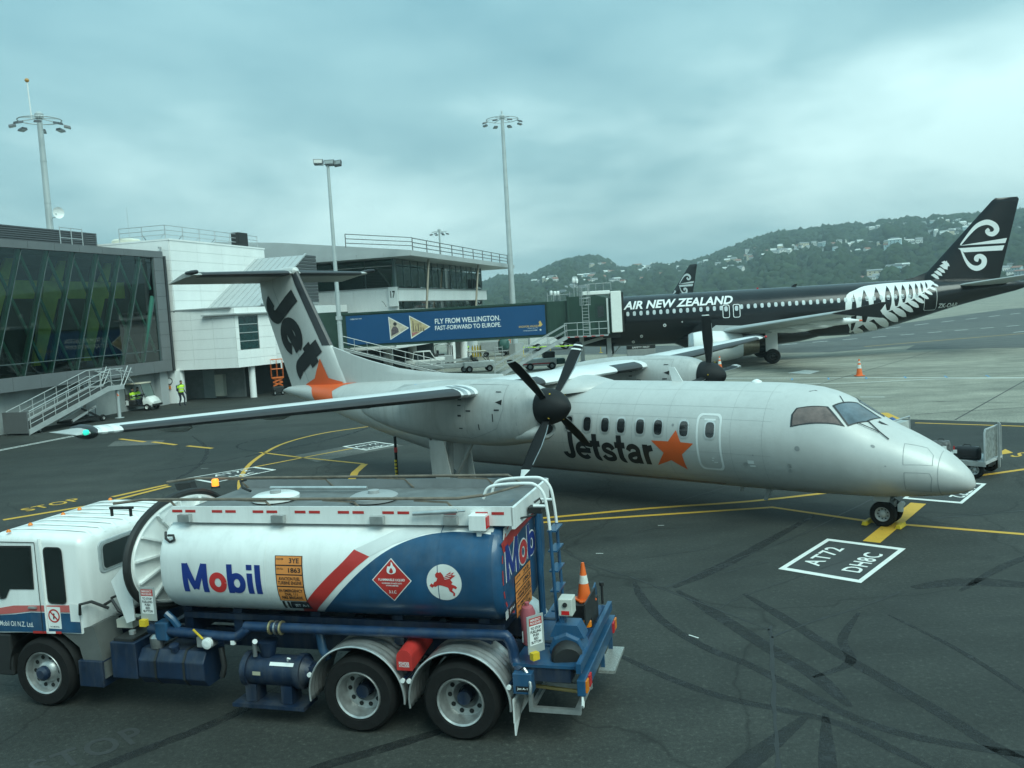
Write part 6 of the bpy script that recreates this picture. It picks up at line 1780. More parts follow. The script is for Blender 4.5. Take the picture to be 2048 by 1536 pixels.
for i, (s, z) in enumerate(((30.75, 6.05), (30.98, 6.28), (31.2, 6.5), (31.4, 6.75), (31.55, 7.0))):
    decal('fern_leaflet', poly2d([(s - .28, z + .10), (s - .05, z + .20), (s + .22, z - .02), (s + .30, z - .26), (s + .05, z - .2)]), onjfin(.02), JWH, jfn)
decal('fern_tip', poly2d([(31.65, 7.20), (31.74, 6.85), (31.66, 6.5), (31.40, 6.78), (31.2, 6.75)]), onjfin(.022), JWH, jfn)
# tailplane
for sg in (1, -1):
    MB().loft([[(-(le + x * (te - le)), -sg * l, z + h * (te - le) * .6) for x, h in AF] for l, le, te, z in ((.4, 31.9, 35.9, 5.15), (1.6, 32.6, 36.0, 5.28), (6.2, 35.6, 37.6, 5.75))]).build('tailplane', JGR, jet, smooth=True)
MB().prism([(31.9, 4.55), (33.6, 4.45), (35.4, 4.75), (34.0, 5.1), (32.0, 5.1)], (0, 1.22, 0), (-1, 0, 0), (0, 0, 1), (0, -.04, 0)).build('tailplane_fillet', JWH, jet) if False else None
# wings
def jw(l):
    l = abs(l)
    le = 11.7 + (l - 1.9) * .535
    te = 19.0 + max(0, l - 6.4) * .345
    return le, te, 2.35 + (l - 1.9) * .105
for sg in (1, -1):
    w_ = MB().loft([[(-(le + x * (te - le)), -sg * l, z + h * (te - le) * .85) for x, h in AF] for l in (1.2, 1.9, 4, 6.4, 9, 12, 15, 17.0) for le, te, z in [jw(l)]]).build('wing', JGR, jet, smooth=True)
    le, te, z = jw(17.0)
    MB().loft([[(-(le - .1 + x * 1.9), -sg * 17.02, z), (-(le + .6 + x * 1.6), -sg * 17.12, z + dz)] for x, dz in ((0, .15), (1, 1.0))], cap=False, closed=False) if False else None
    MB().prism([(le - .1, z), (te - .05, z + .02), (te + .35, z + .55), (te + .02, z + .55)], (0, -sg * 17.02, 0), (-1, 0, 0), (0, 0, 1), (0, -sg * .06, 0)).prism([(le - .1, z), (te - .05, z + .02), (te + .2, z - .42), (te - .05, z - .42)], (0, -sg * 17.02, 0), (-1, 0, 0), (0, 0, 1), (0, -sg * .06, 0)).build('wingtip_fence', JBK, w_)
    for l in (7.2, 10.0, 12.8):
        le, te, z = jw(l)
        MB().lathe([(.001, -2.2), (.20, -1.4), (.26, -.4), (.20, .5), (.06, 1.15), (.06, 1.16)], (-(te - .1), -sg * l, z - .22), (-1, 0, 0), 14).build('flap_fairing', JWH, w_, smooth=True)
        MB().lathe([(.07, 1.15), (.05, 1.35), (.001, 1.36)], (-(te - .1), -sg * l, z - .22), (-1, 0, 0), 10).build('fairing_tip', ORNG, w_, smooth=True)
    # engine
    ey = -sg * 5.75
    en = MB().lathe([(.82, .35), (.90, .05), (1.0, .0), (1.10, .18), (1.20, .8), (1.22, 1.6), (1.16, 2.6), (.98, 3.6), (.84, 4.0)], (-11.3, ey, 1.64), (-1, 0, 0), 32).build('engine', JNW, jet, smooth=True)
    MB().lathe([(.001, .9), (.30, 1.0), (.86, 1.05), (.88, .3)], (-11.3, ey, 1.64), (-1, 0, 0), 28).build('fan', BLK, en, smooth=True)
    MB().lathe([(1.01, .0), (1.03, .04), (1.12, .20), (1.15, .34)], (-11.30, ey, 1.64), (-1, 0, 0), 32).build('intake_ring', BARE, en, smooth=True)
    MB().lathe([(.84, 3.95), (.80, 4.5), (.62, 5.2), (.5, 5.2)], (-11.3, ey, 1.64), (-1, 0, 0), 28).build('exhaust', JMT, en, smooth=True)
    MB().prism([(12.6, 2.65), (17.4, 2.45), (18.2, 2.9), (13.4, 3.25)], (0, ey - .12, 0), (-1, 0, 0), (0, 0, 1), (0, .24, 0)).build('pylon', JGR, en)
    gm = MB().cyl((-17.7, -sg * 3.8, 2.6), (-17.7, -sg * 3.8, .58), .13, 12).cyl((-17.7, -sg * 3.8 - .5, .58), (-17.7, -sg * 3.8 + .5, .58), .09, 10).cyl((-17.7, -sg * 2.4, 2.3), (-17.7, -sg * 3.7, 1.2), .07, 8).build('main_gear', JNW, jet, smooth=True)
    MB().box(-18.1, -17.2, -sg * 3.8 - .06 - sg * .35, -sg * 3.8 + .06 - sg * .35, .95, 2.5).build('gear_door', JWH, gm)
    for d in (-1, 1):
        wheel('wheel', (-17.7, -sg * 3.8 + d * .42, .58), (0, d, 0), .58, .40, .27, gm, TYRE, BLK, 26, 6)
MB().loft([[(-s, math.cos(a) * w, zc0 + math.sin(a) * h) for a in [2 * math.pi * k / 24 for k in range(24)]] for s, w, h, zc0 in ((10.2, .4, .2, 2.0), (11.2, 1.6, .75, 2.1), (13, 2.1, 1.0, 2.2), (18, 2.1, 1.0, 2.2), (20.3, 1.7, .75, 2.15), (22, .5, .25, 2.0))]).build('belly_fairing', JBK, jet, smooth=True)
g5 = MB().cyl((-5.07, 0, 1.9), (-5.07, 0, .38), .10, 12).cyl((-5.07, -.3, .38), (-5.07, .3, .38), .06, 10).cyl((-5.9, 0, 1.8), (-5.1, 0, .9), .05, 8).build('nose_gear', JNW, jet, smooth=True)
MB().box(-5.35, -4.7, .28, .33, 1.15, 1.85).build('nose_gear_door', JBK, g5)
decal('door_lettering', fit(text2d('AB', 1, .02), .36, .22), lambda a, b: Vector((-5.02 - a, .336, 1.35 + b)), JWH, g5)
for d in (-1, 1):
    wheel('wheel', (-5.07, d * .26, .38), (0, d, 0), .38, .22, .19, g5, TYRE, GREY, 22, 6)
for s, h in ((10.5, .28), (19.8, .22)):
    MB().prism([(0, 0), (.4, 0), (.55, h), (.3, h)], (-s, .02, 5.85), (-1, 0, 0), (0, 0, 1), (0, -.04, 0)).build('roof_antenna', JBK, jet)
MB().lathe([(.08, 0), (.08, .08), (.001, .12)], (-17.2, 0, 5.86), (0, 0, 1), 10).build('red_beacon', REDL, jet)
# the same kind of jet parked farther off, only its fin rises over the first
def copy_some(o, parent, keep):
    c = o.copy()
    COL.objects.link(c)
    c.parent = parent
    for ch in list(o.children):
        if ch.name.split('.')[0] in keep:
            copy_some(ch, c, keep)
    return c
KEEP = {'fuselage', 'fin', 'dorsal_fin', 'koru_emblem', 'koru_bar', 'fern_leaflet', 'fern_tip', 'fern', 'fern_gap', 'fern_stem', 'tailplane', 'wing', 'engine', 'main_gear', 'nose_gear', 'wheel', 'belly_fairing', 'exhaust', 'rim', 'pylon'}
hd = math.atan2(.80, -.60)
jet2 = copy_some(jet, None, KEEP)
tgt = Vector((36.3, 0))
jet2.location = (13.65, 197.9, 0)
jet2.rotation_euler = (0, 0, hd)
tag(jet2, 'distant black jet airliner whose koru fin shows above the nearer black fuselage', 'airplane')
# ================================================================ TERMINAL (all blocks share one grid: t along the facade, o outwards)
GA, GROT = (-28.0, 49.0, 0), R(75.7888)
def gworld(t, o, z=0):
    c, s = math.cos(GROT), math.sin(GROT)
    return Vector((GA[0] + c * t + s * o, GA[1] + s * t - c * o, z))
def gb(t0, t1, o0, o1, z0, z1, mb=None):
    return (mb or MB()).box(min(t0, t1), max(t0, t1), -max(o0, o1), -min(o0, o1), z0, z1)
CLADW = mat('white_cladding', (.86, .86, .84), .45, var=.06, scale=.7, streak=.7, grime=.08)
CLADG = mat('grey_cladding', (.145, .155, .16), .45, var=.12, scale=.8)
CLADL = mat('light_grey_metal', (.40, .42, .42), .45, var=.1, scale=.6)
CONCW = mat('concrete_wall', (.33, .35, .34), .8, var=.22, scale=.9, bump=.2, bscale=8, streak=.6)
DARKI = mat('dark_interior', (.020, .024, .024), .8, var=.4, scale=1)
PLY = mat('plywood_yellow', (.66, .52, .11), .6, var=.2, scale=2)
FINM = mat('green_steel_fin', (.075, .26, .20), .4, var=.15)
GLG = glass('green_glass', (.47, .70, .60))
GLC = glass('clear_green_glass', (.50, .70, .64))
MULL = mat('mullion_grey', (.10, .14, .14), .4, metal=.3)
LOUV = mat('louvre_grey', (.085, .092, .098), .5, var=.15)
RAIL = mat('galvanised_rail', (.48, .50, .50), .45, metal=.5, var=.15)
RAILD = mat('dark_rail', (.12, .13, .13), .5, var=.15)
JOIN = mat('joint_grey', (.34, .35, .35), .8)  # plain grey of the core seen in the panel joints
def panels(parent, axis, a0, a1, z0, z1, at_, nA, nZ, m, name='cladding_panel', gap=.014, thick=.05, zs=None):
    """grid of separate cladding panels; axis 't' = face looking outwards at o=at_, axis 'o' = face looking to the camera at t=at_"""
    dz = (z1 - z0) / nZ
    da = (a1 - a0) / nA
    for i in range(nA):
        for j in range(nZ):
            p0, p1 = a0 + da * i + gap / 2, a0 + da * (i + 1) - gap / 2
            q0, q1 = z0 + dz * j + gap / 2, z0 + dz * (j + 1) - gap / 2
            if axis == 't':
                b = gb(p0, p1, at_, at_ + thick, q0, q1)
            else:
                b = gb(at_ - thick, at_, p0, p1, q0, q1)
            b.build(name, m, parent, fix=False)
# ---- glass concourse
gc = thing('glass_concourse', 'dark glass terminal concourse with leaning green fins and yellow ply inside', 'building', GA, GROT)
gb(-16, 15.2, -9, -.7, 0, 2.4).build('base_wall', CONCW, gc)
for t in (-9, -2, 6.6, 14.2):
    gb(t, t + .9, -.70, -.25, 0, 2.38).build('pilaster', CLADL, gc)
gb(-16, 15.2, -9, .0, 2.40, 3.0).build('floor_slab', CLADG, gc)
gb(-16, 15.2, -9, .0, 10.45, 10.80).build('roof_slab', CLADG, gc)
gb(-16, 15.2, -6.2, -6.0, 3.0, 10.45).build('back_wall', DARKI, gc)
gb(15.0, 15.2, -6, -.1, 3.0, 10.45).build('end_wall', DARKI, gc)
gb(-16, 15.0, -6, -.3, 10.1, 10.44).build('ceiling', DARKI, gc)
gb(-16, 15.0, -6, -.3, 3.001, 3.05).build('floor', mat('carpet_dark', (.05, .05, .05), .9), gc)
n_ = 15
for i in range(n_):
    t0 = -16 + i * 31.2 / n_
    t1 = -16 + (i + 1) * 31.2 / n_
    gb(t0 + .01, t1 - .01, .0, .14, 2.38, 3.16).build('fascia_panel', CLADG, gc, fix=False)
    gb(t0 + .01, t1 - .01, .0, .16, 10.38, 10.82).build('fascia_panel', CLADG, gc, fix=False)
for j in range(8):
    gb(14.15, 15.19, .0, .14, 3.17 + j * .9, 3.17 + (j + 1) * .9 - .015).build('fascia_panel', CLADG, gc, fix=False)
gb(15.22, 15.45, -1.0, .20, 2.35, 10.5).build('corner_strip', mat('dark_strip', (.03, .033, .035), .4), gc)
ZT, ZB = 10.38, 3.17
tops = [13.03 - 2.13 * k for k in range(-1, 14)]
def lean(t_top, dt, z):
    return t_top + dt * (ZT - z) / (ZT - ZB)
def clipt(t):
    return min(max(t, -15.9), 14.1)
for k, tt in enumerate(tops):
    a = (tt, ZT)
    b = (tt - 2.82, ZB)
    if tt > 14.1:
        z_ = ZT - (tt - 14.1) / 2.82 * (ZT - ZB)
        a = (14.1, z_)
    MB().beam((a[0], .18, a[1]), (b[0], .18, b[1]), .30, .16, (0, 1, 0)).build('leaning_fin', FINM, gc)
    MB().beam((a[0], -.02, a[1]), (b[0], -.02, b[1]), .035, .035, (0, 1, 0)).build('mullion', MULL, gc)
for k in range(-1, 15):
    tt = 13.03 - 2.13 * k
    a, b = (tt, ZT), (tt + 3.5, ZB)
    if a[0] > 13.9:
        continue
    if b[0] > 14.1:
        f_ = (14.1 - a[0]) / 3.5
        b = (14.1, ZT - f_ * (ZT - ZB))
    MB().beam((a[0], .32, a[1]), (b[0], .32, b[1]), .16, .12, (0, 1, 0)).build('cross_brace', FINM, gc)
gb(-16, 14.1, -.01, .03, 3.86, 3.91).build('transom', MULL, gc)
gb(14.05, 14.15, -.03, .05, ZB, ZT).build('end_mullion', MULL, gc)
# panes follow the leaning mullions, split by the transom
edges = [clipt(x) for x in tops]
for k in range(len(tops) - 1):
    r0, l0 = tops[k], tops[k + 1]
    for z0, z1 in ((ZB, 3.86), (3.91, ZT)):
        P = [(lean(l0, -2.82, z0), z0), (lean(r0, -2.82, z0), z0), (lean(r0, -2.82, z1), z1), (lean(l0, -2.82, z1), z1)]
        P = [(clipt(x), z) for x, z in P]
        if P[1][0] - P[0][0] < .05 and P[2][0] - P[3][0] < .05:
            continue
        MB().add([(x, 0.0, z) for x, z in P], [(0, 1, 2, 3)]).build('glass_pane', GLG, gc, fix=False)
# corner triangle by the end frame
MB().add([(lean(tops[0], -2.82, ZB), 0, ZB), (14.1, 0, ZB), (14.1, 0, ZT - (tops[0] - 14.1) / 2.82 * (ZT - ZB))], [(0, 1, 2)]).build('glass_pane', GLG, gc, fix=False)
# ply portal inside
gb(-15, 13.6, -2.15, -2.0, 7.65, 8.75).build('ply_beam', PLY, gc)
for k in range(0, 8):
    tt = 12.2 - 4.26 * k
    if tt < -12:
        break
    MB().prism([(lean(tt, -2.82, 8.4), 8.4), (lean(tt, -2.82, 8.4) - 1.45, 8.4), (lean(tt, -2.82, 3.3) - .95, 3.6), (lean(tt, -2.82, 3.3) - .2, 3.6)], (0, 1.65, 0), (1, 0, 0), (0, 0, 1), (0, .2, 0)).build('ply_column', PLY, gc)
    MB().prism([(lean(tt, -2.82, 8.75), 8.75), (lean(tt, -2.82, 10), 10.0), (lean(tt, -2.82, 10) - .5, 10.0), (lean(tt, -2.82, 8.75) - .9, 8.75)], (0, 1.65, 0), (1, 0, 0), (0, 0, 1), (0, .2, 0)).build('ply_gusset', PLY, gc)
    for q in range(8):
        MB().lathe([(.045, 0), (.045, .01), (.001, .01)], (lean(tt, -2.82, 8) - .35 - (q % 2) * .17, 1.99, 8.45 - (q // 2) * .17 - .35), (0, -1, 0), 6).build('bolt_head', BLK, gc)
for t in (-8, 1.0, 7.2, 11.4):
    gb(t, t + .6, -4.2, -3.8, 3.05, 4.3).build('seat_bank', mat('seat_blue', (.03, .06, .14), .6), gc)
gb(8.6, 11.2, -3.6, -3.4, 3.6, 5.6).build('advert_board', mat('ad_blue_dark', (.01, .05, .14), .4), gc)
# plant room on the roof with horizontal louvres
gb(-16, 15.0, -9, -5.05, 10.8, 12.45).build('plant_room', LOUV, gc)
for j in range(11):
    z = 10.95 + j * .14
    MB().prism([(0, 0), (.06, .02), (.06, .10), (.0, .12)], (-16, 5.05, z), (0, -1, 0), (0, 0, 1), (31, 0, 0)).build('louvre_slat', LOUV, gc, fix=False)
    MB().prism([(0, 0), (.06, .02), (.06, .10), (.0, .12)], (15.0, 9, z), (1, 0, 0), (0, 0, 1), (0, -4, 0)).build('louvre_slat', LOUV, gc, fix=False)
rl = gb(7.9, 7.95, -2.05, -2.0, 10.82, 12.2)
for t in (7.9, 8.9, 9.9):
    MB().cyl((t, 2.0, 10.8), (t, 2.0, 12.2), .03, 8).build('railing_post', RAIL, gc)
for z in (11.5, 12.15):
    MB().cyl((7.9, 2.0, z), (9.9, 2.0, z), .025, 8).build('railing_bar', RAIL, gc)
# ---- white clad block
wb = thing('white_terminal_block', 'white panel-clad terminal block with sloping grey roof and canted window bay', 'building', GA, GROT)
gb(15.97, 29.3, -13, .19, 6.5, 11.70).build('upper_core', JOIN, wb)
panels(wb, 't', 15.97, 29.3, 6.62, 11.66, .19, 4, 7, CLADW)
panels(wb, 'o', -6.0, .19, 6.62, 11.66, 15.97, 2, 7, CLADW)
gb(15.90, 29.35, -13, .28, 11.66, 11.78).build('parapet_cap', CLADW, wb)
# lower block, front face and canted bay
def gpoly(P):
    return [(t, -o) for t, o in P]
LOW = [(16.0, -.3), (16.30, 4.70), (19.83, 5.80), (33, 5.80), (33, -.3)]
MB().prism(gpoly([(16.06, -.3), (16.36, 4.64), (19.85, 5.74), (33, 5.74), (33, -.3)]), (0, 0, 2.32), (1, 0, 0), (0, 1, 0), (0, 0, 4.30)).build('lower_core', JOIN, wb)
def wallpanels(p, q, z0, z1, nA, nZ, hole=None):
    p, q = Vector(p), Vector(q)
    d = (q - p)
    L = d.length
    d.normalize()
    for i in range(nA):
        for j in range(nZ):
            a0, a1 = L * i / nA + .007, L * (i + 1) / nA - .007
            q0, q1 = z0 + (z1 - z0) * j / nZ + .007, z0 + (z1 - z0) * (j + 1) / nZ - .007
            if hole and a0 < hole[1] - .02 and a1 > hole[0] + .02 and q0 < hole[3] - .02 and q1 > hole[2] + .02:
                continue
            A_, B_ = p + d * a0, p + d * a1
            n2 = Vector((-d.y, d.x)) * -.05
            MB().add([(*A_, q0), (*B_, q0), (*B_, q1), (*A_, q1), (*(A_ - n2 * 0 + n2), q0), (*(B_ + n2), q0), (*(B_ + n2), q1), (*(A_ + n2), q1)], [(0, 1, 2, 3), (7, 6, 5, 4), (0, 4, 5, 1), (1, 5, 6, 2), (2, 6, 7, 3), (3, 7, 4, 0)]).build('cladding_panel', CLADW, wb)
p0, p1, p2, p3 = (16.0, .3), (16.30, -4.70), (19.83, -5.80), (33, -5.80)
wallpanels(p0, p1, 2.32, 6.60, 3, 6)
wallpanels(p1, p2, 2.32, 3.56, 3, 2)
wallpanels(p1, p2, 6.02, 6.60, 3, 1)
P1, P2 = Vector(p1), Vector(p2)
dd = (P2 - P1).normalized()
LL = (P2 - P1).length
for a, b in ((0, .32), (2.15, LL)):
    wallpanels(P1 + dd * a, P1 + dd * b, 3.56, 6.02, 1, 3)
nout = Vector((dd.y, -dd.x))
for k in range(4):
    z0, z1 = 3.60 + k * .60, 3.60 + (k + 1) * .60 - .04
    A_, B_ = P1 + dd * .34 + nout * -.02, P1 + dd * 2.13 + nout * -.02
    MB().add([(*A_, z0), (*B_, z0), (*B_, z1), (*A_, z1)], [(0, 1, 2, 3)]).build('window_pane', mat('bay_glass', (.012, .045, .045), .06, spec=.9, var=.4), wb)
    MB().beam((*A_, z1 + .02), (*B_, z1 + .02), .06, .05).build('window_bar', CLADL, wb)
wallpanels(p2, p3, 2.32, 6.60, 4, 6)
A_, B_ = Vector((15.9, -2.6)), Vector((16.25, -5.0))
MB().prism([(15.75, -2.4), (16.05, -5.05), (20.2, -6.25), (20.2, -5.7), (16.3, -4.6), (16.1, -2.4)], (0, 0, 6.10), (1, 0, 0), (0, 1, 0), (0, 0, .09)).build('canopy', CLADL, wb)
gb(15.95, 33, -.3, 4.6, 6.60, 6.68).build('low_roof', CLADL, wb)
# pitched roof rising towards the back
MB().prism([(19.9, 6.70), (27.65, 10.80), (29.6, 10.80), (29.6, 6.70)], (0, -.25, 0), (1, 0, 0), (0, 0, 1), (0, -4.6, 0)).build('pitched_roof', CLADL, wb)
for k in range(9):
    o = .55 + k * .53
    MB().beam((19.9, -o, 6.72), (27.65, -o, 10.82), .03, .05).build('roof_seam', CLADL, wb)
for k in range(14):
    z = 6.95 + k * .28
    t0 = 19.9 + (z - 6.7) / 4.1 * 7.75 + .25
    MB().prism([(0, 0), (.06, .03), (.06, .20), (0, .23)], (t0, -4.85, z), (0, -1, 0), (0, 0, 1), (29.5 - t0, 0, 0)).build('louvre_slat', LOUV, wb, fix=False)
MB().beam((19.9, -4.92, 6.80), (27.65, -4.92, 10.90), .14, .12).build('verge_trim', CLADL, wb)
# undercroft: columns, back wall, cabinet, sign
for t, o, r_, m in ((16.3, -.2, .42, CLADW), (18.0, 4.75, .24, CLADW), (23.5, 5.2, .24, CLADW), (28.5, 5.2, .24, CLADW)):
    MB().cyl((t, -o, 0), (t, -o, 2.33), r_, 18).build('column', m, wb, smooth=True)
gb(15.4, 16.0, -.9, .15, 0, 2.34).build('pier', CLADW, wb)
gb(18.8, 19.0, -3, 3.6, 0, 2.32).build('undercroft_wall', mat('dim_concrete', (.20, .21, .20), .8, var=.2), wb)
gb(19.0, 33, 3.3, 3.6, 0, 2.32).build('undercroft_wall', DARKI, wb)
gb(18.35, 18.78, 1.4, 2.1, .15, 1.75).build('utility_cabinet', mat('cabinet_cream', (.50, .50, .42), .5), wb)
gb(18.72, 18.79, .2, 1.2, 0, 2.1).build('service_door', mat('door_grey', (.26, .30, .29), .5), wb)
sg_ = MB().lathe([(.26, 0), (.26, .03), (.001, .031)], (15.36, .35, 1.62), (-1, -.3, 0), 20).build('round_sign', WDEC, wb)
MB().lathe([(.26, .032), (.20, .034)], (15.36, .35, 1.62), (-1, -.3, 0), 20).build('sign_ring', INK, sg_)
MB().box(15.30, 15.33, .22, .48, 1.05, 1.28).build('sign_plate', ORS, sg_)
# roof clutter
dome = MB().lathe([(1.0, 0), (1.02, .2), (.9, .32), (.5, .38), (.001, .40)], (17.2, 4.2, 11.78), (0, 0, 1), 24).build('roof_dome', mat('cream_dome', (.68, .66, .55), .5), wb, smooth=True)
gb(25.6, 27.0, -.6, .1, 11.8, 12.9).build('roof_unit', BLK, wb)
MB().cyl((18.6, 4.9, 11.7), (18.5, 4.9, 14.6), .015, 6).build('whip_antenna', RAIL, wb)
def railing(parent, pts, z0, h, n_post, rails=(0.33, .66, 1.0), r_=.03, brace=False, m=None):
    m = m or RAIL
    P = [Vector(p) for p in pts]
    for i in range(len(P) - 1):
        for f_ in rails:
            MB().cyl((*P[i], z0 + h * f_), (*P[i + 1], z0 + h * f_), r_, 6).build('railing_bar', m, parent)
        m_ = max(1, round((P[i + 1] - P[i]).length / n_post))
        for k in range(m_ + (1 if i == len(P) - 2 else 0)):
            q = P[i].lerp(P[i + 1], k / m_)
            MB().cyl((*q, z0), (*q, z0 + h), r_ * 1.15, 6).build('railing_post', m, parent)
            if brace:
                dn = Vector(((P[i + 1] - P[i]).y, -(P[i + 1] - P[i]).x)).normalized() * -.5
                MB().beam((*q, z0 + h * .45), (*(q + dn), z0), .03).build('railing_stay', BLK if k % 2 else RAIL, parent)
railing(wb, [(16.2, 4.0), (16.2, .2), (29.0, .2)], 11.78, 1.0, 2.1, brace=True)
cam_ = MB().box(15.6, 15.85, .35, .47, 11.1, 11.22).build('security_camera', CLADL, wb)
# ---- lounge block with the oversailing roof
lb = thing('lounge_block', 'glazed airport lounge block with oversailing grey roof and roof railings', 'building', GA, GROT)
MB().prism([(-12.63, 10.42), (-12.63, 10.86), (-.5, 12.35), (6, 12.9), (6, 10.42)], (31.6, 0, 0), (0, 1, 0), (0, 0, 1), (37.2, 0, 0)).build('roof', CLADL, lb)
for k in range(6):
    o0, o1 = -2 + k * 2.44, -2 + (k + 1) * 2.44 - .02
    gb(31.52, 31.60, o0, o1, 10.40, 10.80).build('fascia_panel', CLADL, lb, fix=False)
for k in range(10):
    t0, t1 = 31.62 + k * 3.7, 31.62 + (k + 1) * 3.7 - .02
    gb(t0, t1, 12.63, 12.70, 10.40, 10.84).build('fascia_panel', CLADL, lb, fix=False)
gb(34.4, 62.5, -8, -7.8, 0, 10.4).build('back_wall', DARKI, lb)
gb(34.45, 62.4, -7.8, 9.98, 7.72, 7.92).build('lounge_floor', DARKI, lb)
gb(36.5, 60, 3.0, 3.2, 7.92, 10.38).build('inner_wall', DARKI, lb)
for k in range(3):
    o0, o1 = 1.6 + k * 2.81, 1.6 + (k + 1) * 2.81 - .05
    for z0, z1 in ((7.95, 9.78), (9.84, 10.38)):
        gb(34.41, 34.43, o0, o1, z0, z1).build('glass_pane', GLC, lb, fix=False)
    gb(34.35, 34.45, o1, o1 + .06, 7.9, 10.4).build('mullion', MULL, lb)
gb(34.36, 34.44, 1.6, 10.0, 9.78, 9.84).build('transom', mat('white_bar', (.6, .62, .6), .5), lb)
gb(33.9, 34.4, -2.0, 1.55, 7.9, 10.4).build('white_wall', CLADW, lb)
for k in range(14):
    t0, t1 = 34.5 + k * 2.0, 34.5 + (k + 1) * 2.0 - .05
    for z0, z1 in ((7.95, 9.78), (9.84, 10.38)):
        gb(t0, t1, 10.02, 10.04, z0, z1).build('glass_pane', GLC, lb, fix=False)
    gb(t1, t1 + .06, 9.98, 10.08, 7.9, 10.4).build('mullion', MULL, lb)
for k in range(8):
    t0 = 35.2 + k * 3.4
    MB().beam((t0, -9.4, 7.9), (t0 + 1.0, -9.4, 10.4), .28, .16, (0, 1, 0)).build('inner_column', mat('pale_green_steel', (.22, .34, .30), .5), lb)
gb(34.0, 34.42, 9.95, 10.15, 7.9, 10.4).build('corner_post', MULL, lb)
# white storey band, cut into panels
panels(lb, 'o', 1.9, 10.33, 5.85, 7.85, 34.1, 4, 1, CLADW)
panels(lb, 't', 34.1, 63.2, 6.65, 7.75, 10.33, 9, 1, CLADW)
gb(34.12, 63.1, -2, 10.30, 6.60, 7.70).build('storey_slab', JOIN, lb)
gb(34.0, 63.3, 10.30, 10.45, 7.70, 7.80).build('sill', CLADL, lb)
gb(33.98, 34.1, -2, 10.4, 7.82, 7.92).build('sill', CLADL, lb)
for k in range(12):
    t0, t1 = 34.5 + k * 2.4, 34.5 + (k + 1) * 2.4 - .06
    gb(t0, t1, 9.68, 9.70, 5.2, 6.6).build('glass_pane', GLC, lb, fix=False)
    gb(t1, t1 + .06, 9.64, 9.74, 5.2, 6.6).build('mullion', MULL, lb)
gb(34.5, 63.2, 9.7, 9.76, 5.86, 5.92).build('transom', mat('white_bar', (.6, .62, .6), .5), lb)
panels(lb, 'o', 6.3, 9.7, 5.2, 5.85, 34.2, 2, 1, CLADW)
for k in range(3):
    gb(34.15, 34.17, 6.2 + k * 1.2, 7.35 + k * 1.2, 5.1, 5.8).build('glass_pane', GLC, lb, fix=False)
gb(34.3, 63.2, -2, 9.6, 2.6, 5.2).build('lower_storey', mat('pale_wall', (.52, .54, .52), .6), lb)
gb(33.6, 48, -2, 9.9, 2.45, 2.62).build('lower_soffit', CLADW, lb)
MB().prism([(34, 2.45), (52, 2.45), (52, 3.6), (34, 5.2)], (0, -9.95, 0), (1, 0, 0), (0, 0, 1), (0, .1, 0)).build('white_gusset', CLADW, lb)
gb(40, 64, 2.0, 3.0, 0, 2.6).build('undercroft_wall', DARKI, lb)
for t, o in ((41.25, 6.06), (46.84, 6.56), (51.0, 9.44), (57, 9.0)):
    MB().cyl((t, -o, 0), (t, -o, 2.6), .45, 20).build('column', CLADW, lb, smooth=True)
gb(61.5, 66.5, 6.6, 7.9, 0, 4.4).build('end_wall', CLADW, lb)
for (t0, z0), (t1, z1) in (((37.8, 10.35), (35.5, 3.1)), ((54.2, 10.35), (51.3, 3.1))):
    MB().tube([(t0, -12.1, z0), (t1, -12.1, z1)], .11, 10).build('raking_pole', mat('bronze_pole', (.26, .23, .18), .5, metal=.4), lb, smooth=True)
railing(lb, [(25.3, -9.6), (32.9, -12.4)], 10.95, 1.05, 6, r_=.035, m=RAILD)
railing(lb, [(32.9, -12.4), (66.7, -12.3)], 10.86, 1.10, 3.6, r_=.042, m=RAILD)
bxu = MB().box(33.75, 33.98, -10.35, -9.55, 6.2, 7.9).build('stand_number_sign', WDEC, lb)
decal('sign_lettering', fit(text2d('17', 1, .03), .45, .62), lambda a, b: Vector((33.745, -9.95 - a, 7.25 + b)), INK, bxu)
MB().tube([(33.9, -9.2, 6.2), (33.6, -9.1, 6.6), (33.7, -8.9, 6.7)], .02, 6).build('sign_bracket', BLK, lb)
# ================================================================ AIRBRIDGE
BGR = mat('bridge_green', (.018, .050, .036), .5, var=.2, scale=1.5)
ADB = mat('advert_blue', (.004, .060, .165), .4, var=.10, scale=.25)
GALV = mat('galvanised_steel', (.42, .44, .44), .45, metal=.45, var=.2, scale=4)
HOOD = mat('bridge_hood_white', (.78, .79, .75), .6, var=.06)
ab = thing('airbridge', 'airbridge with dark green tunnel, blue airline advert and white docking hood', 'airbridge', (-13.3, 73.5, 0), math.atan2(-1.5, 16.3))
AZ0, AZ1 = 3.02, 5.72
tun = MB().box(-.6, 16.5, 0, 2.7, AZ0, AZ1).build('tunnel', BGR, ab)
for k in range(46):
    x = -.5 + k * .37
    MB().box(x, x + .16, -.025, 0.0, AZ0 + .05, AZ1 - .05).build('tunnel_rib', BGR, tun, fix=False)
for z in (AZ0 - .06, AZ1 - .06):
    MB().box(-.6, 16.5, -.08, .1, z, z + .14).build('tunnel_edge', BGR, tun)
adv = MB().box(.0, 16.35, -.10, -.05, 3.18, 5.56).build('advert', ADB, ab)
af = lambda k: (lambda a, b: Vector((a, -.10 - k, b)))
decal('advert_lettering', fit(text2d('FLY FROM WELLINGTON.', 1, .015), 5.35, .42, 10.05, 4.72), af(.004), WDEC, adv)
decal('advert_lettering', fit(text2d('FAST-FORWARD TO EUROPE.', 1, .015), 5.40, .36, 10.05, 4.18), af(.004), WDEC, adv)
decal('advert_lettering', fit(text2d('singaporeair.com', 1, .0), .95, .14, .85, 5.28), af(.004), WDEC, adv)
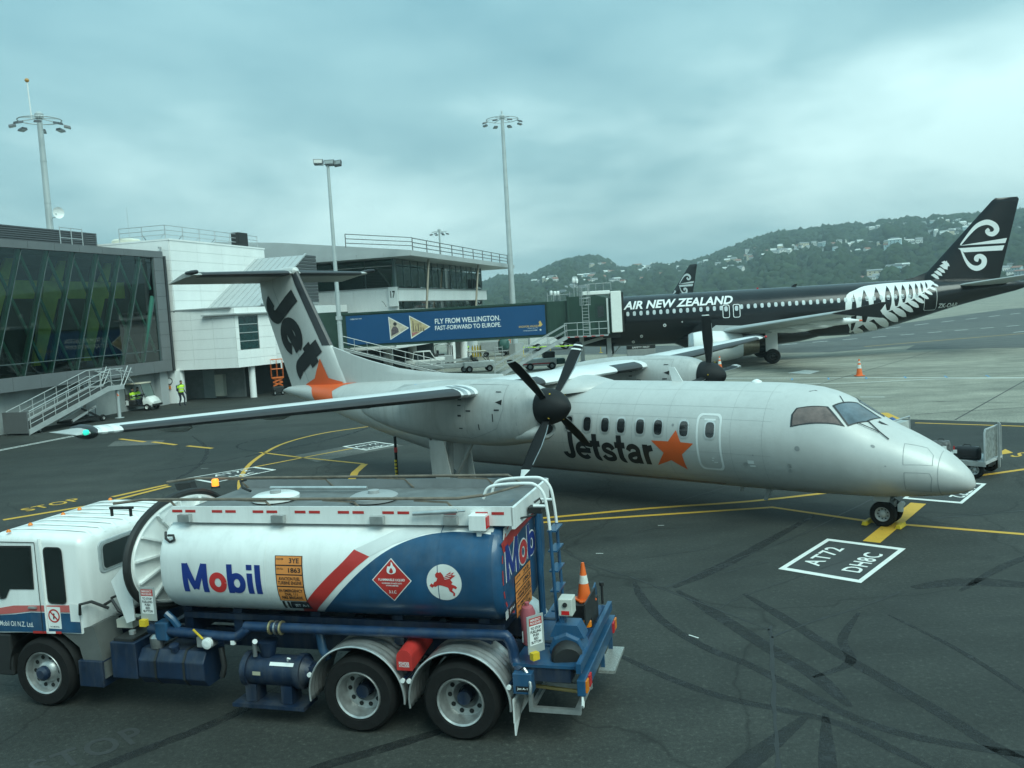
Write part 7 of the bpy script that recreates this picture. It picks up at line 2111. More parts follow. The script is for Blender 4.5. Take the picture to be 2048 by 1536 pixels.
decal('advert_lettering', fit(text2d('SINGAPORE AIRLINES', 1, .01), 1.55, .16, 14.95, 3.90), af(.004), mat('advert_gold', (.62, .40, .12), .5), adv)
decal('advert_lettering', fit(text2d('A great way to fly', 1, .0), .8, .10, 15.3, 3.74), af(.004), WDEC, adv)
decal('advert_lettering', fit(text2d('A STAR ALLIANCE MEMBER', 1, .0), 1.15, .09, 15.1, 3.56), af(.004), WDEC, adv)
decal('advert_star', poly2d(star2d(15.92, 3.57, .11)), af(.004), WDEC, adv)
decal('advert_bird', poly2d([(15.72, 3.86), (15.98, 3.84), (16.12, 4.02), (16.05, 4.06), (16.0, 4.2), (15.92, 4.32), (15.80, 4.18), (15.86, 4.06)]), af(.004), MATS['advert_gold'], adv)
# two triangular pictures, kept as plain scenes
for x0, x1, tone in ((3.55, 5.22, 0), (5.28, 6.98, 1)):
    P = [(x0, 5.32), (x1, 4.32), (x0 + .05, 3.42)]
    t_ = decal('advert_triangle', poly2d(P), af(.004), WDEC, adv)
    S_ = shrink(P, .90)
    decal('triangle_picture', poly2d(S_), af(.006), mat('picture_tan' if tone else 'picture_sand', (.52, .40, .22) if tone else (.55, .47, .36), .6, var=.45, scale=2.2), t_)
    cx_ = x0 + .5
    if tone == 0:
        decal('picture_figure', poly2d(circ2d(cx_ + .02, 4.70, .15, 16)), af(.008), mat('picture_dark', (.03, .028, .03), .6), t_)
        decal('picture_figure', poly2d([(cx_ - .34, 3.72), (cx_ + .30, 4.02), (cx_ + .26, 4.30), (cx_ + .10, 4.50), (cx_ - .14, 4.50), (cx_ - .32, 4.25)]), af(.0085), mat('picture_cloth', (.12, .09, .10), .6, var=.6, scale=8), t_)
    else:
        for bx0, bw, bh in ((.0, .16, 1.05), (.22, .14, .55), (.42, .16, .72), (.64, .14, .40), (.84, .16, .28)):
            decal('picture_building', poly2d([(x0 + .20 + bx0, 4.0), (x0 + .20 + bx0 + bw, 4.0), (x0 + .20 + bx0 + bw * .75, 4.0 + bh * .85), (x0 + .20 + bx0 + bw * .25, 4.0 + bh * .85)]), af(.008), mat('picture_brown', (.20, .15, .09), .6), t_)
        decal('picture_flowers', poly2d([(x0 + .14, 3.62), (x0 + .75, 3.95), (x0 + .14, 3.92)]), af(.008), mat('picture_pink', (.40, .14, .14), .6, var=.5, scale=8), t_)
# rotunda end, inner and outer sections, cab
MB().box(-2.4, -.6, -.25, 2.9, 2.8, 5.95).build('rotunda', BGR, ab)
MB().cyl((-1.5, 1.3, 0), (-1.5, 1.3, 2.85), .45, 20).build('rotunda_column', CLADL, ab, smooth=True)
s2 = MB().box(16.5, 18.2, -.18, 2.9, 2.95, 5.78).build('outer_section', BGR, ab)
for k in range(4):
    MB().box(16.6 + k * .42, 16.75 + k * .42, -.22, -.18, 3.0, 5.7).build('section_rib', BGR, s2, fix=False)
cbn = MB().prism([(18.2, 2.95), (21.6, 2.95), (21.6, 5.75), (20.4, 6.10), (18.2, 6.05)], (0, -.35, 0), (1, 0, 0), (0, 0, 1), (0, 3.4, 0)).build('cab', BGR, ab)
MB().box(18.15, 18.3, -.5, 3.2, 2.9, 6.12).build('cab_frame', BGR, cbn)
MB().box(19.9, 20.02, -.39, -.34, 3.0, 5.9).build('cab_frame', mat('green_light', (.03, .10, .06), .5) if False else BGR, cbn)
MB().box(20.35, 21.25, -.375, -.35, 3.05, 5.4).build('cab_door', mat('cab_door_green', (.012, .034, .026), .4), cbn)
MB().box(20.55, 21.05, -.385, -.375, 4.3, 5.2).build('door_window', TGL, cbn)
hd_ = MB().prism([(21.35, 2.95), (21.35, 5.85), (20.0, 5.95), (19.6, 6.35), (22.35, 6.35), (22.45, 2.95)], (0, -.75, 0), (1, 0, 0), (0, 0, 1), (0, .0, 0)) if False else None
MB().box(21.62, 22.45, -.85, 3.3, 3.05, 6.32).build('docking_hood', HOOD, ab, bevel=.05)
MB().box(19.4, 21.6, -.30, 3.0, 6.12, 6.42).build('cab_roof', HOOD, ab, bevel=.04)
MB().box(22.45, 22.62, -.6, 3.0, 3.1, 6.2).build('bellows', BLK, ab)
MB().box(21.28, 21.42, -.42, -.36, 3.0, 5.8).build('cab_pipe', HOOD, ab)
MB().box(20.9, 22.3, -.2, 2.8, 2.62, 2.95).build('cab_floor', BLK, ab)
# service platform, ladder cage and stair
MB().box(17.9, 21.3, -1.75, -.36, 2.86, 2.94).build('platform', GALV, ab)
for k in range(5):
    MB().box(18.0 + k * .66, 18.3 + k * .66, -1.76, -1.75, 2.87, 2.93).build('reflective_tape', TRD, ab)
for x in (17.9, 18.9, 19.9, 20.6, 21.3):
    MB().cyl((x, -1.72, 2.94), (x, -1.72, 4.02), .03, 8).build('platform_post', GALV, ab)
for z in (3.45, 4.0):
    MB().cyl((17.9, -1.72, z), (21.3, -1.72, z), .026, 8).build('platform_rail', GALV, ab)
    MB().cyl((21.3, -1.72, z), (21.3, -.4, z), .026, 8).build('platform_rail', GALV, ab)
for x in (19.35, 19.85):
    MB().cyl((x, -1.3, 2.94), (x, -1.3, 6.9), .028, 8).build('ladder_rail', GALV, ab)
for k in range(12):
    MB().cyl((19.35, -1.3, 3.1 + k * .25), (19.85, -1.3, 3.1 + k * .25), .018, 6).build('ladder_rung', GALV, ab)
for z in (5.35, 5.9, 6.4, 6.9):
    MB().tube([(19.35, -1.3, z)] + [(19.6 - .42 * math.cos(R(a)), -1.35 - .42 * math.sin(R(a)), z) for a in range(0, 181, 30)] + [(19.85, -1.3, z)], .022, 6).build('cage_hoop', GALV, ab)
for a in range(0, 181, 36):
    MB().cyl((19.6 - .42 * math.cos(R(a)), -1.35 - .42 * math.sin(R(a)), 5.35), (19.6 - .42 * math.cos(R(a)), -1.35 - .42 * math.sin(R(a)), 6.9), .015, 6).build('cage_bar', GALV, ab)
for x in (19.9, 20.5, 21.1, 21.7):
    MB().cyl((x, -.25, 6.4), (x, -.25, 7.0), .02, 6).build('roof_rail_post', GALV, ab)
MB().cyl((19.9, -.25, 7.0), (21.7, -.25, 7.0), .02, 6).build('roof_rail', GALV, ab)
for x in (16.6, 17.1, 17.6, 18.4):
    MB().cyl((x, .3, 5.78), (x, .3, 6.5), .03, 6).build('roof_post', GALV, ab)
MB().cyl((16.6, .3, 6.3), (18.6, .3, 6.3), .02, 6).build('roof_rail', GALV, ab)
for x, h in ((18.75, 7.55), (19.0, 7.5), (16.9, 6.65), (17.2, 6.6), (17.45, 6.6)):
    MB().cyl((x, .6, 5.9), (x, .6, h - .35), .03, 6).build('lamp_stem', GALV, ab)
    MB().lathe([(.09, 0), (.12, .08), (.12, .32), (.09, .36), (.001, .37)], (x, .6, h - .36), (0, 0, 1), 12).build('floodlamp', WDEC, ab, smooth=True)
# stair from the platform to the ground
ft0, ft1 = Vector((18.0, -1.5, 2.90)), Vector((12.3, -2.6, .05))
dirn = (ft1 - ft0).normalized()
sidev = Vector((dirn.y, -dirn.x, 0)).normalized() * .42
for s_ in (-1, 1):
    MB().beam(ft0 + sidev * s_, ft1 + sidev * s_, .06, .22).build('stair_stringer', GALV, ab)
    up_ = Vector((0, 0, 1.0))
    MB().tube([ft0 + sidev * s_ + up_, ft1 + sidev * s_ + up_], .026, 8).build('stair_rail', GALV, ab)
    MB().tube([ft0 + sidev * s_ + up_ * .5, ft1 + sidev * s_ + up_ * .5], .02, 8).build('stair_rail', GALV, ab)
    for k in range(5):
        q = ft0.lerp(ft1, k / 4) + sidev * s_
        MB().cyl(q, q + up_, .024, 6).build('stair_post', GALV, ab)
for k in range(14):
    q = ft0.lerp(ft1, (k + .5) / 14)
    MB().beam(q - sidev, q + sidev, .24, .03).build('stair_tread', GALV, ab)
MB().box(19.0, 19.35, 1.0, 1.4, .6, 2.95).build('drive_leg', CLADL, ab)
MB().box(21.2, 21.55, 1.0, 1.4, .6, 2.9).build('drive_leg', CLADL, ab)
MB().beam((19.2, 1.2, 2.2), (21.4, 1.2, 2.75), .25, .25).build('drive_beam', CLADL, ab)
for x in (19.2, 21.4):
    wheel('wheel', (x, .85, .42), (0, -1, 0), .42, .35, .22, ab, TYRE, GREY, 22, 6)
    wheel('wheel', (x, 1.55, .42), (0, 1, 0), .42, .35, .22, ab, TYRE, GREY, 22, 6)
    MB().cyl((x, .8, .42), (x, 1.6, .42), .1, 10).build('bogie_axle', GREY, ab)

# ================================================================ LIGHT MASTS
MAST = mat('mast_steel', (.46, .50, .50), .5, metal=.25, var=.12, scale=1.2)
FLD = mat('floodlight_body', (.10, .11, .12), .5)
FLG = mat('floodlight_glass', (.30, .33, .33), .2)
def mast(label, loc, h, ring=1.6, r0=.32, r1=.16, ztop=None):
    t = thing('light_mast', label, 'light mast', loc, 0, 'apron light masts')
    n = 7
    MB().lathe([(r0 - (r0 - r1) * k / n + (0.0), h * k / n) for k in range(n + 1)], (0, 0, 0), (0, 0, 1), 14, cap=True).build('mast_pole', MAST, t, smooth=True)
    for k in range(1, n):
        MB().lathe([(r0 - (r0 - r1) * k / n + .02, h * k / n - .05), (r0 - (r0 - r1) * k / n + .02, h * k / n + .05)], (0, 0, 0), (0, 0, 1), 14).build('mast_joint', MAST, t, smooth=True)
    if ring:
        MB().tube([(math.cos(2 * math.pi * k / 24) * ring, math.sin(2 * math.pi * k / 24) * ring, h - .1) for k in range(24)], .045, 6, closed=True).build('lamp_ring', MAST, t, smooth=True)
        for k in range(6):
            a = 2 * math.pi * k / 6
            MB().beam((0, 0, h + .05), (math.cos(a) * ring, math.sin(a) * ring, h - .1), .06).build('ring_spoke', MAST, t)
        MB().lathe([(.25, 0), (.3, .1), (.3, .35), (.15, .5), (.001, .52)], (0, 0, h), (0, 0, 1), 12).build('mast_cap', MAST, t, smooth=True)
        for k in range(8):
            a = 2 * math.pi * (k + .5) / 8
            c, s = math.cos(a), math.sin(a)
            p = Vector((c * (ring + .1), s * (ring + .1), h - .45))
            f_ = MB().prism([(-.20, .05), (.20, .05), (.26, -.10), (-.26, -.10)], p, Vector((-s, c, 0)), (0, 0, 1), Vector((c, s, -.25)) * .45).build('floodlight', FLD, t)
            MB().prism([(-.22, -.105), (.22, -.105), (.22, -.12), (-.22, -.12)], p, Vector((-s, c, 0)), (0, 0, 1), Vector((c, s, -.25)) * .42).build('floodlight_glass', FLG, f_)
    return t
m1 = mast('tall light mast behind the glass concourse with dish and white tip pole', (-33.0, 66.0, 0), 21.0, 1.45, .33, .19)
MB().cyl((-.55, 0, 21.0), (-.62, 0, 23.6), .05, 8).build('tip_pole', WDEC, m1)
MB().lathe([(.001, -.16), (.12, -.1), (.16, 0), (.12, .1), (.001, .16)], (-.62, 0, 23.75), (0, 0, 1), 12).build('obstruction_lamp', mat('amber_ball', (.45, .22, .05), .4), m1, smooth=True)
ds = MB().lathe([(.001, .12), (.2, .09), (.36, .03), (.42, -.02), (.36, .05), (.2, .11), (.001, .14)], (.85, -.3, 14.2), (-.75, .6, .0), 24).build('satellite_dish', WDEC, m1, smooth=True)
MB().tube([(.2, 0, 13.9), (.6, -.25, 13.9), (.72, -.38, 14.15)], .04, 8).build('dish_arm', MAST, m1)
m2 = mast('light mast with three floodlights rising behind the silver airliner fin', (-13.45, 71.3, 0), 17.55, 0, .21, .11)
MB().beam((-.75, 0, 17.5), (.75, 0, 17.5), .08).build('cross_arm', MAST, m2)
for x, zz, rz_ in ((-.72, 17.72, .3), (.15, 17.62, 0), (.78, 17.55, -.5)):
    f_ = MB().prism([(-.34, -.16), (.34, -.16), (.38, .20), (-.38, .20)], (x, -.22, zz), (math.cos(rz_), math.sin(rz_), 0), (0, .25, 1), (0, .42, -.1)).build('floodlight', FLD, m2)
    MB().prism([(-.30, -.11), (.30, -.11), (.33, .15), (-.33, .15)], (x, -.23, zz), (math.cos(rz_), math.sin(rz_), 0), (0, .25, 1), (0, -.01, 0)).build('floodlight_glass', FLG, f_)
MB().box(-.22, .22, -.22, .22, 5.3, 5.6).build('mast_bracket', MAST, m2)
m3 = mast('tallest light mast standing behind the airbridge on a concrete base', (.62, 105.2, 0), 27.3, 1.85, .40, .19)
MB().lathe([(1.05, .0), (1.05, 1.35), (.5, 1.36)], (0, 0, 0), (0, 0, 1), 8).build('concrete_base', CONCW, m3)
MB().lathe([(.001, 0), (.12, 0), (.1, .3), (.001, .5)], (0, 0, 27.8), (0, 0, 1), 8).build('obstruction_lamp', MAST, m3)
mast('small distant light mast above the lounge roof railing', (-12.2, 172, 0), 20.9, 1.35, .3, .16)

# ================================================================ PEOPLE
SKIN = mat('skin', (.42, .24, .17), .6)
NAVY = mat('navy_cloth', (.016, .020, .032), .85, var=.25, scale=12)
HIV = mat('hi_vis_yellow', (.55, .85, .04), .6, var=.1, emit=None)
REFL = mat('reflective_strip', (.60, .62, .60), .4)
HAIR = mat('dark_hair', (.020, .016, .013), .7)
def person(label, loc, rz, J, vest=True, extra=None):
    """J: joint name -> (x, y, z); the figure faces +x. One continuous skin body, vest and hair as children"""
    t = thing('person', label, 'person', loc, rz)
    names = list(J)
    idx = {n: i for i, n in enumerate(names)}
    E_ = [('pelvis', 'waist'), ('waist', 'chest'), ('chest', 'neck'), ('neck', 'head'), ('head', 'crown')]
    for s in 'LR':
        E_ += [('chest', 'sh' + s), ('sh' + s, 'el' + s), ('el' + s, 'wr' + s), ('wr' + s, 'pm' + s), ('pelvis', 'hp' + s), ('hp' + s, 'kn' + s), ('kn' + s, 'an' + s), ('an' + s, 'to' + s)]
    RAD = dict(pelvis=.150, waist=.135, chest=.155, neck=.055, head=.092, crown=.075, sh=.075, el=.048, wr=.034, pm=.036, hp=.095, kn=.062, an=.046, to=.042)
    vs = [Vector(J[n]) for n in names]
    rads = [RAD[n[:2]] if n[:2] in RAD and n not in RAD else RAD[n] for n in names]
    es = [(idx[a], idx[b]) for a, b in E_]
    for s in 'LR':                      # five short fingers per hand
        w, p = vs[idx['wr' + s]], vs[idx['pm' + s]]
        d = (p - w).normalized()
        lat = d.cross(Vector((1, 0, 0)))
        if lat.length < .1:
            lat = d.cross(Vector((0, 1, 0)))
        lat.normalize()
        for k, L in enumerate((.062, .075, .080, .072)):
            b = p + lat * (k - 1.5) * .020 + d * .02
            vs += [b + d * L * .5, b + d * L + Vector((0, 0, -.008))]
            rads += [.010, .008]
            es += [(idx['pm' + s], len(vs) - 2), (len(vs) - 2, len(vs) - 1)]
        vs += [w.lerp(p, .5) + lat * .045 + d * .03]
        rads += [.010]
        es += [(idx['wr' + s], len(vs) - 1)]
    me = bpy.data.meshes.new('body')
    me.from_pydata([tuple(v) for v in vs], es, [])
    o = link('body', me, NAVY, t)
    sm = o.modifiers.new('skin', 'SKIN')
    for i, v in enumerate(me.skin_vertices[0].data):
        v.radius = (rads[i], rads[i])
        v.use_root = (i == idx['pelvis'])
    ss = o.modifiers.new('sub', 'SUBSURF')
    ss.levels = ss.render_levels = 1
    hd0, cr = Vector(J['head']), Vector(J['crown'])
    c = hd0.lerp(cr, .45)
    MB().lathe([(.001, -.125), (.062, -.11), (.085, -.05), (.088, .02), (.075, .08), (.04, .115), (.001, .122)], c, (0, 0, 1), 16).build('face', SKIN, t, smooth=True)
    MB().lathe([(.001, 0), (.018, .01), (.001, .05)], c + V(.078, 0, -.03), (1, 0, -.6), 8).build('nose', SKIN, t)
    for s in (-1, 1):
        MB().lathe([(.001, 0), (.010, .004), (.001, .008)], c + V(.080, s * .032, .0), (1, 0, 0), 8).build('eye', HAIR, t)
        MB().lathe([(.001, 0), (.025, .008), (.001, .02)], c + V(0, s * .082, -.005), (0, s, 0), 8).build('ear', SKIN, t)
    MB().lathe([(.092, .02), (.090, .06), (.072, .105), (.04, .128), (.001, .134)], c + V(-.008, 0, 0), (0, 0, 1), 16).build('hair', HAIR, t, smooth=True)
    if vest:
        P, Wt, Ch, Nk = (Vector(J[n]) for n in ('pelvis', 'waist', 'chest', 'neck'))
        def rg(p, a, b):
            return [p + V(math.cos(q) * a, math.sin(q) * b, 0) for q in [2 * math.pi * k / 20 for k in range(20)]]
        v_ = MB().loft([rg(P.lerp(Wt, .2), .165, .185), rg(Wt, .155, .175), rg(Ch, .170, .215), rg(Ch.lerp(Nk, .55), .130, .19), rg(Ch.lerp(Nk, .9), .07, .09)]).build('vest', HIV, t, smooth=True)
        for q in (.35, .8):
            p = P.lerp(Ch, q)
            MB().loft([rg(p + V(0, 0, -.025), .176, .206 if q > .5 else .192), rg(p + V(0, 0, .025), .176, .208 if q > .5 else .190)], cap=False).build('reflective_strip', REFL, v_, smooth=True)
        for s in 'LR':
            sh, el = Vector(J['sh' + s]), Vector(J['el' + s])
            MB().tube([sh, sh.lerp(el, .6)], [.088, .068], 10).build('vest_sleeve', HIV, v_, smooth=True)
    if extra:
        extra(t)
    return t
WALK = dict(pelvis=(0, 0, .93), waist=(.01, 0, 1.10), chest=(.03, 0, 1.34), neck=(.05, 0, 1.50), head=(.07, 0, 1.60), crown=(.08, 0, 1.72), shL=(.02, .19, 1.42), elL=(-.06, .24, 1.15), wrL=(.10, .25, .93), pmL=(.15, .25, .87), shR=(.02, -.19, 1.42), elR=(-.04, -.24, 1.14), wrR=(.04, -.25, .90), pmR=(.07, -.25, .83), hpL=(0, .10, .88), knL=(.20, .10, .50), anL=(.12, .10, .09), toL=(.28, .10, .05), hpR=(0, -.10, .88), knR=(.02, -.10, .48), anR=(-.18, -.10, .12), toR=(-.04, -.10, .05))
STAND = dict(WALK, knL=(.02, .11, .48), anL=(0, .11, .08), toL=(.16, .13, .05), knR=(.02, -.11, .48), anR=(0, -.11, .08), toR=(.16, -.13, .05), elL=(.02, .25, 1.14), wrL=(.20, .16, 1.06), pmL=(.26, .10, 1.06))
SIT = dict(pelvis=(0, 0, .62), waist=(-.03, 0, .78), chest=(-.04, 0, 1.02), neck=(-.02, 0, 1.18), head=(.0, 0, 1.28), crown=(.01, 0, 1.40), shL=(-.05, .19, 1.10), elL=(.05, .24, .84), wrL=(.32, .20, .90), pmL=(.38, .18, .92), shR=(-.05, -.19, 1.10), elR=(.05, -.24, .84), wrR=(.30, -.20, .88), pmR=(.36, -.18, .90), hpL=(.02, .10, .60), knL=(.44, .12, .62), anL=(.50, .12, .27), toL=(.64, .12, .24), hpR=(.02, -.10, .60), knR=(.44, -.12, .62), anR=(.50, -.12, .27), toR=(.64, -.12, .24))
def backpack(t):
    MB().cbox(-.36, -.14, -.16, .16, 1.02, 1.46, .05).build('backpack', mat('backpack_blue', (.02, .05, .12), .7), t, smooth=True)
def cane(t):
    MB().cbox(.16, .20, -.30, -.06, .25, 1.0, .01).build('clipboard_case', mat('case_grey', (.35, .38, .38), .5), t)
person('walking worker in hi-vis vest with blue backpack beside the concrete pier', (-22.84, 61.45, .006), R(-35), WALK, True, backpack)
person('standing worker in hi-vis vest under the airbridge beside yellow gas bottles', (-4.94, 102.53, .004), R(-120), STAND)

# ================================================================ GOLF BUGGY
bg = thing('golf_buggy', 'white golf buggy number 18 with cream canopy behind the boarding ramp', 'golf cart', (-25.35, 60.2, .006), R(-12))
BW = mat('buggy_white', (.70, .71, .67), .4)
MB().loft([[(x, y * w, z0 + (z1 - z0) * k) for y, k in ((-.55, 0), (.55, 0), (.58, .55), (.45, 1), (-.45, 1), (-.58, .55))] for x, w, z0, z1 in ((.75, 1, .40, .92), (1.0, 1, .36, .92), (1.28, .95, .34, .78), (1.45, .8, .36, .58))]).build('front_cowl', BW, bg, smooth=True)
MB().box(-.35, .85, -.56, .56, .28, .38).build('floor_pan', BLK, bg)
MB().cbox(-.45, .18, -.57, .57, .38, .66, .04).build('seat_base', BLK, bg)
MB().cbox(-.38, .14, -.55, .55, .66, .76, .03).build('seat', mat('buggy_seat', (.10, .09, .08), .7), bg)
MB().box(-.50, -.40, -.55, .55, .76, 1.12).build('seat_back', MATS['buggy_seat'], bg)
MB().cbox(-1.45, -.45, -.58, .58, .36, .72, .03).build('rear_body', BW, bg)
nb = decal('number_panel', poly2d([(-1.0, .40), (-.3, .40), (-.3, .70), (-1.0, .70)]), lambda a, b: Vector((a, -.585, b)), WDEC, bg)
decal('number_lettering', fit(text2d('18', 1, .04), .24, .24), lambda a, b: Vector((-.62 + a, -.589, .55 + b)), INK, nb)
MB().box(-1.6, -.5, -.6, .6, .74, .80).build('cargo_tray', BLK, bg)
MB().cbox(-.62, .72, -.62, .62, 1.78, 1.86, .03).build('canopy', mat('canopy_cream', (.52, .47, .36), .6), bg)
for x0, x1 in ((.95, .66), (-.50, -.55)):
    for y in (-.55, .55):
        MB().cyl((x0, y, .85), (x1, y, 1.79), .022, 8).build('canopy_post', BLK, bg)
MB().add([(.98, -.53, .90), (.98, .53, .90), (.68, .53, 1.75), (.68, -.53, 1.75)], [(0, 1, 2, 3)]).build('windscreen', GLC, bg)
MB().tube([(.80, -.28, .70), (.55, -.28, 1.0)], .02, 8).build('steering_column', BLK, bg)
MB().tube([(.53 + math.sin(R(a)) * .09, -.28 + math.cos(R(a)) * .17, 1.0 + math.sin(R(a)) * .13) for a in range(0, 360, 30)], .015, 6, closed=True).build('steering_wheel', BLK, bg)
MB().box(1.40, 1.52, -.5, .5, .28, .42).build('bumper', BLK, bg)
for x in (1.02, -1.0):
    for y in (-.50, .50):
        wheel('wheel', (x, y, .23), (0, math.copysign(1, y), 0), .23, .20, .12, bg, TYRE, BW, 20, 5)
for yy, who in ((-.28, 'driver in hi-vis vest at the wheel of the white golf buggy'), (.28, 'passenger in hi-vis vest on the far seat of the golf buggy')):
    a = R(-12)
    wx = -25.35 + math.cos(a) * (-.15) - math.sin(a) * yy
    wy = 60.2 + math.sin(a) * (-.15) + math.cos(a) * yy
    person(who, (wx, wy, .10), a, SIT)

# ================================================================ BOARDING RAMP
br = thing('boarding_ramp', 'silver aluminium boarding ramp with handrails parked by the grey wall', 'boarding ramp', (-27.35, 48.9, .005), math.atan2(7.7, 2.5))
ALR = mat('ramp_aluminium', (.56, .58, .57), .4, metal=.45, var=.12, scale=3)
RL, RH = 8.1, 1.98
rz_ = lambda x: .16 + (RH - .16) * min(x / 6.2, 1)
dk_ = MB().prism([(0, .10), (6.2, RH - .08), (RL - .6, RH - .08), (RL - .6, RH), (6.2, RH), (0, .16)], (0, -.75, 0), (1, 0, 0), (0, 0, 1), (0, 1.5, 0)).build('deck', mat('ramp_deck_black', (.035, .036, .036), .7), br)
for y in (-.80, .80):
    MB().prism([(0, .0), (6.2, RH - .20), (RL - .6, RH - .20), (RL - .6, RH + .10), (6.2, RH + .10), (0, .30)], (0, y - .03, 0), (1, 0, 0), (0, 0, 1), (0, .06, 0)).build('side_beam', ALR, br)
    for f_ in (.38, .72, 1.10):
        MB().tube([(.1, y, rz_(.1) + f_), (6.2, y, RH + f_), (RL - .6, y, RH + f_)], .028 if f_ > 1 else .018, 8).build('handrail', ALR, br, smooth=True)
    for k in range(9):
        x = .15 + k * .9
        MB().cyl((x, y, rz_(x)), (x, y, rz_(x) + 1.10), .022, 8).build('rail_post', ALR, br)
MB().box(-.12, -.04, -.85, .85, .10, 1.28).build('end_panel', mat('panel_dark_grey', (.12, .125, .125), .5), br)
for y in (-.82, .82):
    for (x0, z0), (x1, z1) in (((7.2, 2.0), (7.95, 3.2)), ((7.5, 2.0), (8.25, 3.05)), ((6.9, 3.0), (8.3, 2.75)), ((7.0, 3.05), (8.1, 2.2)), ((7.5, 2.95), (8.45, 1.95))):
        MB().cyl((x0, y, z0), (x1, y, z1), .028, 8).build('gate_bar', ALR, br)
MB().beam((3.4, -.5, .30), (5.3, -.5, .95), .12).build('lift_arm', ALR, br)
MB().beam((3.4, .5, .30), (5.3, .5, .95), .12).build('lift_arm', ALR, br)
MB().beam((5.6, -.5, .25), (4.2, -.5, .95), .10).build('lift_arm', BLK, br)
MB().box(3.3, 6.0, -.55, .55, .18, .30).build('chassis', BLK, br)
MB().cyl((7.1, -.6, .0), (7.1, -.6, RH - .1), .11, 12).build('jack_leg', MAST, br, smooth=True)
MB().lathe([(.28, 0.0), (.28, .03), (.1, .04)], (7.1, -.6, .0), (0, 0, 1), 14).build('jack_foot', MAST, br)
MB().tube([(4.5, -.65, .3), (4.6, -.65, .85), (5.1, -.65, .9), (5.1, -.65, .4)], .02, 6).build('tow_frame', BLK, br)
MB().tube([(6.8, -.84, 1.55), (6.85, -.84, 1.4), (6.95, -.84, 1.45)], .03, 6).build('orange_hook', CONE_O, br)
for y in (-.6, .6):
    wheel('wheel', (.9, y, .17), (0, math.copysign(1, y), 0), .17, .14, .09, br, TYRE, GREY, 18, 5)
    wheel('wheel', (5.7, y, .2), (0, math.copysign(1, y), 0), .2, .16, .1, br, TYRE, GREY, 18, 5)

# ================================================================ BAGGAGE CARTS AND BAGS AT THE NOSE
def cart(label, loc, rz, tarp=False):
    t = thing('baggage_cart', label, 'baggage cart', loc, rz, 'baggage carts by the silver nose')
    MB().box(-1.25, 1.15, -.68, .68, .40, .46).build('cart_deck', mat('cart_deck_grey', (.45, .46, .45), .6, var=.2), t)
    MB().box(-1.25, 1.15, -.70, -.66, .35, .48).build('deck_rail', GALV, t)
    MB().box(-1.25, 1.15, .66, .70, .35, .48).build('deck_rail', GALV, t)
    e = MB().tube([(1.12, -.66, .44), (1.12, -.66, 1.28), (1.12, -.60, 1.36), (1.12, .60, 1.36), (1.12, .66, 1.28), (1.12, .66, .44)], .028, 8).build('end_frame', GALV, t, smooth=True)
    MB().box(1.10, 1.125, -.62, .62, .50, 1.32).build('end_panel', mat('cart_panel', (.36, .39, .38), .4, metal=.4, var=.6, scale=9), e)
    MB().box(1.085, 1.10, -.60, .62, .50, .58).build('rust_strip', mat('rust_brown', (.18, .08, .05), .7), e)
    MB().box(1.08, 1.098, -.50, -.22, .80, 1.18).build('notice', mat('notice_blue', (.05, .14, .34), .5), e)
    MB().box(1.072, 1.079, -.46, -.30, .84, 1.06).build('notice_sheet', WDEC, e)
    MB().box(1.075, 1.098, .0, .30, .68, .80).build('notice_sheet', WDEC, e)
    MB().beam((1.20, .25, .20), (1.20, .25, 1.46), .06, .05).build('upright_bar', GALV, e)
    for x in (-.85, .85):
        MB().cyl((x, -.60, .24), (x, .60, .24), .035, 8).build('axle', GREY, t)
        for y in (-.60, .60):
            wheel('wheel', (x, y, .24), (0, math.copysign(1, y), 0), .24, .15, .13, t, TYRE, GALV, 24, 6)
    MB().beam((-1.25, 0, .40), (-2.1, 0, .30), .06).build('tow_bar', GALV, t)
    MB().box(-1.2, 1.1, -.3, .3, .28, .395).build('cart_chassis', BLK, t)
    return t
CR = R(-46)
ct = cart('flat baggage cart with upright end panel carrying two black bags', (12.42, 25.22, .006), CR)
def bag(label, loc, rz, L, w, h, m, tags):
    t = thing('travel_bag', label, 'bag', loc, rz, 'bags on the baggage cart')
    rings = []
    for k, (x, s) in enumerate(((-.5, .55), (-.46, .85), (-.35, 1), (0, 1.03), (.35, 1), (.46, .85), (.5, .55))):
        rings.append([(x * L, math.copysign(abs(math.cos(a)) ** .6, math.cos(a)) * w / 2 * s, h / 2 + math.copysign(abs(math.sin(a)) ** .6, math.sin(a)) * h / 2 * (s if math.sin(a) > 0 else 1)) for a in [2 * math.pi * q / 18 for q in range(18)]])
    MB().loft(rings).build('bag_body', m, t, smooth=True)
    MB().tube([(-.18 * L, -.1 * w, h * .98), (-.12 * L, 0, h * 1.12), (.12 * L, 0, h * 1.12), (.18 * L, -.1 * w, h * .98)], .012, 6).build('handle', BLK, t)
    MB().tube([(-.44 * L, 0, h * .92), (.44 * L, 0, h * .99)], .008, 6).build('zip', GALV, t)
    for x, z, w_, c in tags:
        MB().box(x - w_, x + w_, -w / 2 - .012, -w / 2 + .004, z - .05, z + .05).build('luggage_tag', c, t)
    return t
def on_cart(x, y, z=.472):
    c, s = math.cos(CR), math.sin(CR)
    return (12.42 + c * x - s * y, 25.22 + s * x + c * y, z)
BAGB = mat('bag_black', (.012, .012, .014), .6, var=.5, scale=7)
bag('black duffel bag with white tag next to the cart end panel', on_cart(.55, -.28), CR, .66, .42, .36, BAGB, ((-.25, .22, .05, WDEC), (-.28, .32, .02, RED)))
bag('black and white patterned bag near the cart far corner', on_cart(-.35, .25), CR + .3, .50, .38, .38, mat('bag_pattern', (.10, .10, .10), .6, var=.95, scale=14), ((.1, .2, .05, WDEC),))
